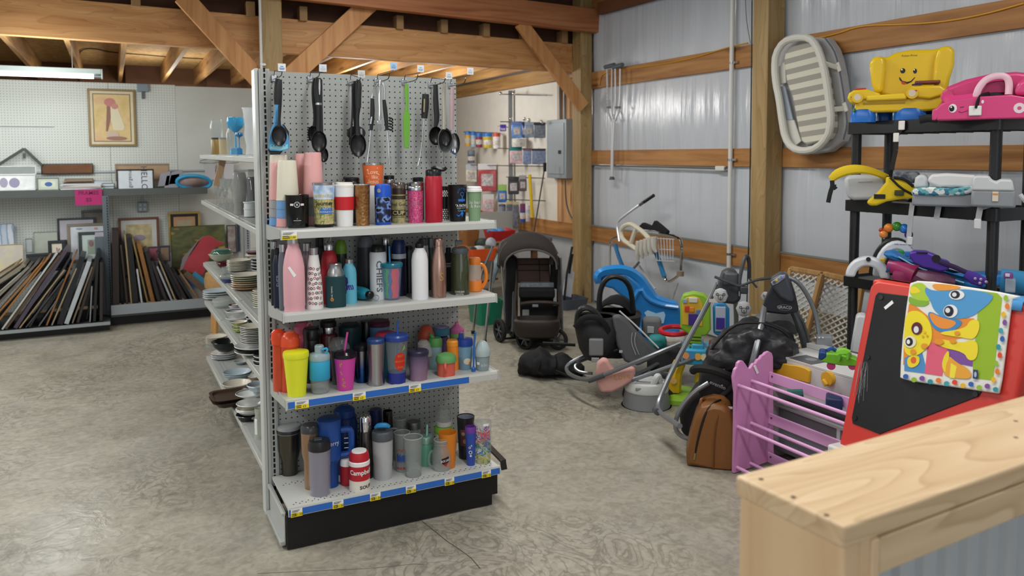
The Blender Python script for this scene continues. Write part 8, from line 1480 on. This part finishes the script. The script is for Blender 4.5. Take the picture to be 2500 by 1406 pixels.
MB().prism(P3([(520,350),(590,330),(700,400),(820,440),(960,480),(1100,455),(1260,440),(1250,520),(1200,545),(1060,552),(900,500),(720,440),(560,380)]),-.05,.1, 'y').build('body', pm('#2273b8', .5), it.root, bevel=.02, seg=3); it.T('zip', pm('#8fc0dc', .5),[(x(600),356,-.055),(x(720),425,-.055),(x(900),490,-.055),(x(1050),535,-.055)],.004,1)
it = Item('toy_bag', 'clear crinkled bag of maroon toys at the front of the lower shelf', 'bag', Zr2,850,.874, d=4.45); it.T('bag', pm('#5c3550', .3, noise=.4, nscale=30),[(-130,480,0),(-60,515,0),(40,520,0),(140,530,0)],[.03,.05,.045,.02],2, flat=.8)
it = Item('fleece_roll', 'blue fleece roll with pink spots at the right of the lower shelf', 'blanket', Zr2,1420,.874, d=4.25); x = lambda v: v-1420
it.T('roll', pm('#2a7aa8', .8),[(x(1300),520,.0),(x(1400),530,0),(x(1560),545,0)],[.055,.055,.05],1, seg=16); it.B('spot_patch', pm('#7a3f8a', .7), x(1330),500, x(1385),452,-.1,-.06,.01); it.B('white_label', pm('#c3cbd6', .6), x(1340),478, x(1366),456,-.106,-.1,.002)
it = Item('clear_box', 'clear plastic box at the near end of the lower shelf', 'box', Zr2,1360,.874, d=4.16); it.B('box', pm('#cfd8e0', .1, alpha=.3, coat=.5),-30,590,30,500,-.05,.03,.004)
it = Item('wipes_tub', 'white tub with a pink base standing by the far rack leg', 'tub', (1980,500,2.8115),320,.43, d=4.55); x = lambda v: v-320
MB().prism(P3([(270,1000),(300,760),(320,745),(365,748),(372,800),(330,1010)]),-.05,.05, 'y').build('tub', pm('#c6cad0', .4), it.root, bevel=.012); it.T('pink_base', pm('#b04a86', .4),[(x(268),1004,0),(x(330),1024,0)],.03,0, flat=.6)
# striped baby napper on the wall
t = thing('baby_napper', 'oval baby napper with grey and cream striped mattress hung on the wall beside the post', 'napper', onx(1980,240,4.5))
def striped(p, q, pitch, ca, cb):
    d = (q-p).normalized(); n = Vector((0,-d.z, d.y)); m = bpy.data.materials.new('striped_fabric'); m.use_nodes = True; N = m.node_tree; L = N.links.new
    tc = N.nodes.new('ShaderNodeTexCoord'); dp_ = N.nodes.new('ShaderNodeVectorMath'); dp_.operation = 'DOT_PRODUCT'; dp_.inputs[1].default_value = n/pitch; L(tc.outputs['Object'], dp_.inputs[0])
    fr = N.nodes.new('ShaderNodeMath'); fr.operation = 'FRACT'; ad = N.nodes.new('ShaderNodeMath'); ad.inputs[1].default_value = 50; L(dp_.outputs['Value'], ad.inputs[0]); L(ad.outputs[0], fr.inputs[0])
    lt = N.nodes.new('ShaderNodeMath'); lt.operation = 'LESS_THAN'; lt.inputs[1].default_value = .5; L(fr.outputs[0], lt.inputs[0]); x_ = N.nodes.new('ShaderNodeMixRGB'); L(lt.outputs[0], x_.inputs[0]); x_.inputs[1].default_value = lin(ca); x_.inputs[2].default_value = lin(cb)
    L(x_.outputs[0], N.nodes['Principled BSDF'].inputs['Base Color']); N.nodes['Principled BSDF'].inputs['Roughness'].default_value = .8; return m
w = lambda a, b, xx=4.44: onx(1860+a/2.8125,60+b/2.8125, xx)
ms = striped(w(150,285), w(385,225),(w(150,230)-w(150,305)).length*.985, '#cfcdbd', '#9a988f')
mt = [(140,250),(150,190),(190,150),(320,118),(362,150),(385,230),(425,340),(446,480),(476,640),(472,730),(440,790),(300,835),(262,800),(240,720),(200,500),(160,400)]
WB(t).prism([(q.y, q.z) for q in (w(a, b) for a, b in mt)],4.45,4.52, 'x').build('mattress', ms, t, bevel=.015)
ob = [(120,150),(200,90),(330,84),(440,92),(488,160),(515,240),(540,360),(566,560),(582,690),(545,800),(450,872),(330,890),(220,872),(160,800),(125,640),(95,420),(90,280)]
WB(t).prism([(q.y, q.z) for q in (w(a, b, 4.52) for a, b in ob)],4.52,4.61, 'x').build('basket', pm('#b3b4b6', .7), t, bevel=.02, seg=3)
rg_ = [(88,300),(96,200),(150,115),(240,86),(330,90),(378,150),(412,240),(440,360),(462,520),(478,660),(455,770),(380,850),(290,872),(210,850),(160,780),(138,650),(118,500),(98,410)]
WB(t).tube([w(a, b, 4.43) for a, b in rg_],.027,10, True, 1).build('padded_rim', pm('#cfcfc7', .75), t)
for nm, a0, a1, m_ in (('white_flap', [(96,300),(150,250),(158,400),(100,415)],0, '#cdcdc6'),('mesh_side', [(104,425),(150,425),(205,655),(140,655)],0, '#a3b0bd'),('white_flap', [(140,660),(212,655),(262,800),(200,850)],0, '#cfcfc8')): WB(t).prism([(q.y, q.z) for q in (w(a, b, 4.46) for a, b in a0)],4.47,4.485, 'x').build(nm, pm(m_, .7), t, bevel=.003)
for a, b, c_, d_ in ((410,260,535,300),(460,585,582,575)): WB(t).bar(w(a, b, 4.42), w(c_, d_, 4.5),.035,.006,(1,0,.2)).build('strap', pm('#cbcac0', .7), t, bevel=.004); WB(t).bar(w(c_-18, d_-38,4.49), w(c_+2, d_+22,4.49),.03,.01,(1,0,0)).build('strap_end', pm('#c6c5bb', .7), t, bevel=.003)
WB(t).tube([w(a, b, 4.5) for a, b in ((430,88),(492,170),(520,250),(550,400),(578,600),(586,690),(560,790))],.006,6, False, 1).build('zip', pm('#5a626e', .5), t)
# ---------------------------------------------------------------- pink sling shelf, play kitchen, red easel
M_PS = pm('#cf8fc3', .4); M_PR = pm('#dba6d6', .4)
t = thing('book_shelf', 'pink wooden sling bookshelf frame with scalloped crown end and round rods', 'bookshelf', (2.87,2.63,0))
ol = [(1789,1155),(1793,960),(1790,940),(1788,920),(1792,902),(1797,896),(1799,886),(1805,880),(1812,880),(1818,888),(1824,898),(1829,899),(1833,893),(1837,887),(1843,886),(1847,878),(1853,875),(1857,868),(1863,865),(1867,860),(1875,857),(1882,861),(1885,870),(1887,1122)]
pr = [(ony(a, b, 2.98).x, max(ony(a, b, 2.98).z, .002)) for a, b in ol]
for y0, y1 in ((2.972,2.99),(2.265,2.283)): WB(t).prism(pr, y0, y1, 'y').build('end_panel', M_PS, t, bevel=.003)
for x, z in ((2.77,.452),(2.86,.462),(2.77,.24),(2.86,.244),(2.77,.03),(2.86,.035)): WB(t).tube([(x, 2.975, z),(x, 2.28, z)],.0085,12).build('rod', M_PR, t)
for z0, z1 in ((.441,.494),(.224,.278),(.02,.072)):
    WB(t).box((2.975,2.28, z0),(2.987,2.973, z1)).build('slat', M_PR, t, bevel=.002)
    WB(t).tube([(2.974,2.95,(z0+z1)/2+.008),(2.971,2.95,(z0+z1)/2+.008)],.005,8).build('screw', pm('#5a4258', .5), t)
q = ony(1846,902,2.968); WB(t).bar(q+Vector((-.012,0,.022)), q+Vector((.012,0,-.022)),.002,.014,(1,0,0)).build('sticker', M_WHITE, t)
# white play kitchen
t = thing('play_kitchen', 'white wooden play kitchen with a yellow drawer front and yellow knob behind the pink shelf', 'play kitchen', (3.25,2.7,0)); M_KW = pm('#c9cbcc', .45); M_KG = pm('#9a9da2', .5); M_KY = pm('#d7a52a', .45)
WB(t).box((3.08,2.28,.545),(3.38,3.06,.56)).build('worktop', M_KW, t, bevel=.003); WB(t).box((3.08,2.28,.38),(3.095,3.06,.545)).build('front_panel', M_KW, t, bevel=.002)
for y in (2.28,3.045): WB(t).box((3.085, y, .0),(3.38, y+.015,.545)).build('side_panel', M_KW, t, bevel=.002)
WB(t).box((3.365,2.28,.0),(3.38,3.06,.545)).build('back_panel', M_KG, t); WB(t).box((3.09,2.3,.28),(3.37,3.045,.295)).build('oven_shelf', M_KW, t); WB(t).box((3.09,2.3,.05),(3.37,3.045,.065)).build('bottom_shelf', M_KG, t); WB(t).box((3.088,2.62,.06),(3.1,2.64,.28)).build('door_stile', M_KW, t); WB(t).box((3.12,2.66,.07),(3.14,3.04,.275)).build('oven_door', pm('#7d8086', .4), t)
WB(t).box((3.33,2.6,.56),(3.38,3.06,.585)).build('upstand', M_KW, t, bevel=.003)
dy = [onx(a, b, 3.075) for a, b in ((1886,910),(1886,872),(1900,876),(1914,886),(1930,890),(1950,892),(1970,898),(1980,905),(1978,934),(1930,922))]; WB(t).prism([(q.y, q.z) for q in dy],3.062,3.08, 'x').build('drawer_front', M_KY, t, bevel=.003)
c = onx(2023,924,3.07); WB(t).tube([(3.08, c.y, c.z),(3.055, c.y, c.z)],.034,22).build('knob', M_KY, t); WB(t).bar((3.045, c.y+.012, c.z-.005),(3.045, c.y-.012, c.z-.028),.02,.018,(1,0,0)).build('knob_handle', pm('#e0b03a', .4), t, bevel=.005)
a, b_ = onz(1937,872,.5605), onz(1995,884,.5605); WB(t).box((a.x-.03, b_.y-.02,.5601),(a.x+.09, a.y-.0,.5625)).build('hob_plate', pm('#55585c', .3), t); WB(t).box((3.1,2.30,.5601),(3.28,2.45,.5625)).build('hob_plate', pm('#26282c', .3), t)
for y in (2.86,2.33): WB(t).tube([(3.15, y, .5625),(3.15, y, .5632)],.03,16).build('hob_ring', pm('#7d8084', .3), t)
it = Item('toy_plane', 'lime green toy plane with a navy nose and magenta wheels on the play kitchen', 'toy', (1980,500,2.8115),190,.5632, d=3.86); x = lambda v: v-190; M_LM = pm('#6fb52c', .35)
MB().prism([(x(a)*it.k, it.z(b)) for a, b in ((62,1060),(66,1030),(100,1015),(160,1012),(220,1020),(290,1035),(310,1050),(300,1085),(200,1090),(110,1080),(70,1072))],-.035,.035, 'y').build('body', M_LM, it.root, bevel=.01, seg=2); MB().prism([(x(a)*it.k, it.z(b)) for a, b in ((56,1062),(60,1012),(80,1002),(110,1010),(112,1040),(80,1068))],-.038,.038, 'y').build('nose', pm('#1d3f7a', .35), it.root, bevel=.01); it.T('cockpit', pm('#7fc03a', .35),[(x(190),1030,0),(x(215),1012,0),(x(270),1020,0)],[.02,.026,.015],1)
for a, b, c_ in ((190,1050, '#5aa024'),(250,1040, '#63ab28')): it.T('wing', pm(c_, .35),[(x(a), b, -.09),(x(a)+20, b-4,0),(x(a), b, .09)],.016,0, flat=.4)
for a in (138,285): it.T('wheel', pm('#a82a6a', .4),[(x(a),1105,-.03),(x(a),1105,.03)],.019,0, seg=16); it.T('strut', pm('#8f2358', .4),[(x(a),1105,0),(x(a),1075,0)],.01,0)
it.T('propeller', pm('#1f4f9c', .35),[(x(108),1000,-.01),(x(140),985,.0),(x(170),998,.01)],.008,1)
it = Item('toy_brush', 'teal bristle brush lying inside the play kitchen', 'brush', (1640,800,2.32),700,.296, d=4.0); it.T('bristles', pm('#2a5f5a', .8),[(-45,375,0),(45,372,0)],.022,0)
it = Item('toy_tub', 'dark blue toy tub inside the play kitchen behind the pink slats', 'tub', (1640,800,2.32),915,.296, d=3.86); it.B('tub', pm('#1f2f58', .5),-45,470,45,400,.0,.1,.01)
# red easel
EA = Vector((2.47,0,1.15)); EB = ony(2055,1060,1.97); EB = Vector((EB.x, 0, EB.z)); ED = (EB-EA).normalized(); EN = Vector((ED.z, 0,-ED.x))
if EN.x > 0: EN = -EN
def ez(px, py, off=0):
    r = ray(px, py); o_ = EA+EN*off; t_ = (o_-CAM).dot(EN)/r.dot(EN); return CAM+r*t_
t = thing('chalk_easel', 'red plastic folding easel with a black chalkboard, patterned mat over its top', 'easel', (2.55,1.7,0)); M_ER = pm('#c93a32', .35); M_ED = pm('#a0181f', .4)
def slab(root, name, pts, o0, o1, mat, bevel=.006, seg=2, parent=None):
    P = [ez(a, b, o0) for a, b in pts]; Q = [p+EN*(o1-o0) for p in P]; n = len(P); b = WB(root)
    return b.add(P+Q, [tuple(range(n)), tuple(range(2*n-1, n-1,-1))]+[(i, (i+1) % n, n+(i+1) % n, n+i) for i in range(n)]).build(name, mat, parent or root, bevel=bevel, seg=seg)
y1, y0 = 1.975,1.40
def pl(s, y, off=0): p = EA+ED*s+EN*off; return Vector((p.x, y, p.z))
b = WB(t)
def ringp(yc0, yc1, s0, s1, rr, n=5): return [(y, s) for y, s in rrect(yc1-yc0, s1-s0, rr, n, (yc0+yc1)/2,(s0+s1)/2)]
out = ringp(y0, y1,-.0,1.12,.04); b = WB(t); b.add([pl(s, y, -.045) for y, s in out]+[pl(s, y, 0) for y, s in out],[tuple(range(len(out))), tuple(range(2*len(out)-1, len(out)-1,-1))]+[(i, (i+1) % len(out), len(out)+(i+1) % len(out), len(out)+i) for i in range(len(out))]); b.build('front_frame', M_ER, t, bevel=.012, seg=3)
slab(t, 'chalkboard', [(2147,714),(2140,722),(2082,1020),(2084,1034),(2150,1060),(2392,968),(2400,955),(2440,760),(2436,750)],-.003,.0035, pm('#14171b', .55, noise=.25, nscale=6),.002)
for a, b_ in ((2152,726),(2120,872),(2088,1020),(2382,962)): p = ez(a, b_, .003); WB(t).tube([p, p+EN*.004],.009,12).build('screw', pm('#1b1c1f', .35), t)
slab(t, 'sticker', [(2158,750),(2162,756),(2182,740),(2178,733)],.0035,.0042, M_WHITE, 0)
rr = random.Random(5); b = WB(t)
for i in range(13):
    a0 = 2098+rr.uniform(0,22); b0 = 880+rr.uniform(0,20); a1 = a0-12+rr.uniform(-8,12); b1 = b0+60+rr.uniform(0,25); p, q = ez(a0, b0,.0042), ez(a1, b1,.0042); w_ = Vector((0,.0006,0)); b.add([p-w_, p+w_, q+w_, q-w_],[(0,1,2,3)])
b.build('chalk_scribble', pm('#83878a', .9), t, smooth=False, kind='stuff')
# rear leaf, hinge top and little tray
b = WB(t); b.add([(2.49, y, 1.15) for y in (y0, y1)]+[(2.535, y, 1.15) for y in (y0, y1)]+[(2.60, y, .0) for y in (y0, y1)]+[(2.66, y, .0) for y in (y0, y1)],[(0,1,3,2),(4,6,7,5),(0,4,5,1),(2,3,7,6),(0,2,6,4),(1,5,7,3)]).build('rear_frame', M_ED, t, bevel=.01)
WB(t).box((2.474, y0,1.10),(2.54, y1,1.15)).build('top_tray', M_ER, t, bevel=.012, seg=3)
WB(t).tube([(2.44, y0+.0,1.12),(2.44, y0-.03,1.12)],.01,10).build('peg', M_WHITE, t); WB(t).box((2.28,1.86,.515),(2.36,1.99,.56)).build('paint_tray', pm('#cfd1d0', .45), t, bevel=.008)
# patterned mat over the easel
t = thing('play_mat', 'bright animal-print padded mat draped over the top of the red easel', 'mat', (2.46,1.6,1.0))
zz = lambda a, b, off=.012: ez(1980+a/2.8115,500+b/2.8115, off)
edge = [(690,540),(665,700),(640,900),(626,1080),(622,1190),(700,1212),(900,1240),(1100,1268),(1300,1298),(1320,1200),(1345,1000),(1370,800),(1390,650),(1450,632),(1300,600),(1050,560),(850,530),(740,524)]
def mslab(name, pts, o0, o1, m, bev=.004, root=t):
    if o1 is None and 'panel' not in name and len(pts) > 4:
        for _ in range(2): pts = [q for i in range(len(pts)) for q in ((pts[i-1][0]*.25+pts[i][0]*.75, pts[i-1][1]*.25+pts[i][1]*.75),(pts[i][0]*.75+pts[(i+1) % len(pts)][0]*.25, pts[i][1]*.75+pts[(i+1) % len(pts)][1]*.25))]
    P = [zz(a, b, o0) for a, b in pts]; n = len(P); b = WB(root)
    if o1 is None: return b.add(P, [tuple(range(n))]).build(name, m, root, smooth=False)
    return b.add(P+[p+EN*(o1-o0) for p in P],[tuple(range(n)), tuple(range(2*n-1, n-1,-1))]+[(i, (i+1) % n, n+(i+1) % n, n+i) for i in range(n)]).build(name, m, root, bevel=bev)
fab = lambda c: pm(c, .7)
mslab('mat_front', edge, .006,.016, fab('#e3e4df'),.004)
pt = zz(690,540,.016).y; pe = zz(1450,632,.016).y
WB(t).add([(2.456, pt, 1.128),(2.456, pe, 1.128),(2.464, pt, 1.156),(2.464, pe, 1.156),(2.54, pt, 1.158),(2.54, pe, 1.158),(2.565, pt, 1.0),(2.565, pe, 1.0)],[(0,1,3,2),(2,3,5,4),(4,5,7,6)]).build('mat_back', fab('#4f9bd6'), t, solid=.006)
L0 = .0168
art = [('green_panel', '#92b52c', [(1150,590),(1280,606),(1312,640),(1284,900),(1250,1206),(1112,1190),(1110,1080),(1140,800)]),('orange_panel', '#e08a35', [(672,680),(700,680),(800,760),(1120,780),(1120,900),(780,960),(632,1100),(640,900)]),('blue_panel', '#4d8cc6', [(640,1050),(760,1000),(800,1160),(640,1140)]),('pink_panel', '#d9607a', [(800,960),(820,940),(940,980),(900,1176),(780,1158)]),('purple_panel', '#7a4f9c', [(930,980),(1112,1020),(1108,1110),(960,1080)]),('lime_leaf', '#a9c83a', [(690,545),(760,530),(800,570),(850,620),(840,655),(760,665),(700,640),(672,600)]),
       ('green_leaf', '#7fae3a', [(672,620),(720,655),(820,660),(800,690),(760,700),(700,690),(668,670)]),('yellow_rays', '#e8d235', [(684,560),(720,560),(760,600),(700,610),(676,600)]),('orange_spot', '#e59a3c', [(820,545),(900,540),(1050,562),(980,585),(860,590)]),('elephant_body', '#4f96cc', [(785,560),(830,590),(950,590),(1060,575),(1255,610),(1240,660),(1170,720),(1100,770),(1000,785),(900,770),(840,720),(820,660),(780,600)]),
       ('elephant_ear', '#3f86bd', [(800,720),(900,770),(1040,790),(1030,830),(960,875),(860,870),(810,800)]),('ear_lining', '#e38f3a', [(806,730),(900,778),(1010,800),(960,850),(880,850),(826,800)]),('puppy_head', '#e9d72e', [(650,740),(720,722),(780,750),(830,830),(830,940),(780,1000),(720,1040),(640,1030),(636,900)]),('puppy_body', '#e8d534', [(835,880),(1060,850),(1090,790),(1150,785),(1160,850),(1120,925),(1060,915)]),('puppy_paw', '#e8d534', [(835,910),(1050,950),(1080,925),(1150,940),(1140,1060),(1080,1072),(1050,1010),(880,975)]),('puppy_ear', '#e8d22f', [(660,1040),(745,1030),(745,1090),(700,1120),(660,1110)]),('ear_dot', '#d9632c', el(703,1066,20,24)),('puppy_tail', '#e3a23a', [(905,1110),(930,1020),(1010,1090),(1060,1110),(1100,1150),(1095,1195),(1000,1190),(910,1170)]),('tail_stripe', '#e8d22f', [(895,1110),(910,1040),(945,990),(950,1050),(925,1100),(925,1160)]),('tail_stripe', '#ecdc40', [(960,1085),(1000,1110),(985,1190),(950,1185)]),
       ('eye_white', '#e3e6e8', el(1000,618,54,34)),('eye_white', '#e3e6e8', el(957,730,50,46)),('pupil', '#1a2230', el(990,616,33,28)),('pupil', '#1a2230', el(946,730,34,38)),('pupil_glint', '#d8dde0', el(984,616,16,15)),('pupil_glint', '#d8dde0', el(938,724,17,18)),('puppy_eye', '#5a2430', el(726,848,38,44)),('pupil_glint', '#d8dde0', el(722,856,18,24)),('eye_white', '#dfe0c8', el(680,940,42,42)),('pupil', '#1d1d22', el(674,940,26,30)),('pupil_glint', '#e3e6e8', el(668,940,12,16)),('nose_spot', '#e3b92e', el(780,873,10,9)),('nose_spot', '#d9a52e', el(768,902,8,8)),('nose_spot', '#d9a52e', el(796,898,8,8)),('body_spot', '#e0942e', el(880,940,32,20)),('body_spot', '#e0942e', el(975,935,24,16)),('body_spot', '#e0942e', el(1003,880,20,14)),('body_spot', '#e0942e', el(778,968,24,18)),('body_spot', '#e0942e', el(700,1008,20,18)),('care_label', '#1f3560', [(1112,1130),(1146,1134),(1144,1196),(1110,1192)]),('label_mark', '#a9b6c9', el(1128,1164,9,20))]
for i, (nm, c_, pts) in enumerate(art): mslab(nm, pts, L0+.00018*i, None, fab(c_))
dc = ['#2f5fae', '#8fb83a', '#7a4f9c', '#2f8f9c', '#e07a2c', '#3f9ca8', '#d9482f', '#e0b62c']
L1 = L0+.00018*len(art)
for i in range(12): a = 650+i*56; mslab('hem_dot', el(a, 1186+(a-650)*.118+(8 if i % 2 else -8),20,18,10), L1, None, fab(dc[i % 8]))
for i in range(11): b_ = 640+i*56; mslab('hem_dot', el(1345-i*8.5+(10 if i % 2 else -8), b_, 17,21,10), L1, None, fab(dc[(i*3+1) % 8]))
# ---------------------------------------------------------------- pine half wall in the foreground
A = Vector((.955,1.029,0)); U = Vector((.911,.042,0)).normalized(); V_ = Vector((U.y, -U.x, 0)); ang = math.atan2(U.y, U.x)
t = thing('half_wall', 'pale pine half wall with a screwed cap board and corrugated metal side, right foreground', 'half wall', A, ang)
W_ = .222; ZC_ = 1.05
M_PV = wood('pale_pine_upright', '#c0a07a', '#d0b28a', '#dabf9c', 'Z', .7,.5)
cap = MB().box((0,-W_, ZC_-.036),(2.3,0, ZC_)).build('cap_board', M_PINE, t, bevel=.005, seg=3)
for px, py in ((1858,1170),(1937,1214),(2018,1258)):
    p = onz(px, py, ZC_)-A; lx, ly = p.dot(U),-p.dot(V_); MB().lathe([(.0045, ZC_-.0),(.0045, ZC_+.0006),(.002, ZC_+.0006),(.0015, ZC_+.0002)],12,(lx, ly, 0)).build('screw', pm('#4a3f33', .5,.4), t)
for i in range(2):
    p = onz(2480,1028+i*40, ZC_)-A; MB().lathe([(.0045, ZC_),(.0045, ZC_+.0006)],12,(p.dot(U),-p.dot(V_),0)).build('screw', pm('#6a5a48', .5), t)
MB().box((.006,-W_+.004,0),(.044,-.006, ZC_-.036)).build('end_board', M_PV, t, bevel=.003)
MB().box((.044,-W_+.004,0),(.085,-W_+.03, ZC_-.036)).build('corner_stud', M_PV, t, bevel=.002)
MB().box((.087,-W_-.0, ZC_-.036-.062),(2.3,-W_+.018, ZC_-.038)).build('top_trim', M_PINE, t, bevel=.003); MB().box((.067,-W_, 0),(.086,-W_+.018, ZC_-.038)).build('side_trim', M_PV, t, bevel=.003)
MB().box((.62,-W_+.005,0),(.72,-W_+.03, ZC_-.098)).build('upright_stud', wood('stud_brown', '#86694a', '#9a7c5a', '#a98c6a', 'Z'), t, bevel=.003)
pts = []; xx = .086
while xx < 2.25: pts += [(xx, -.175),(xx+.034,-.175),(xx+.04,-.187),(xx+.058,-.187),(xx+.064,-.175)]; xx += .064
n = len(pts); MB().add([(a, b, 0) for a, b in pts]+[(a, b, ZC_-.05) for a, b in pts],[(i, i+1, n+i+1, n+i) for i in range(n-1)]).build('metal_panel', pm('#bcc3c9', .35,.3), t, smooth=False)
MB().box((.05,-.03,0),(2.3,-.012, ZC_-.036)).build('back_panel', pm('#b7babd', .4), t)
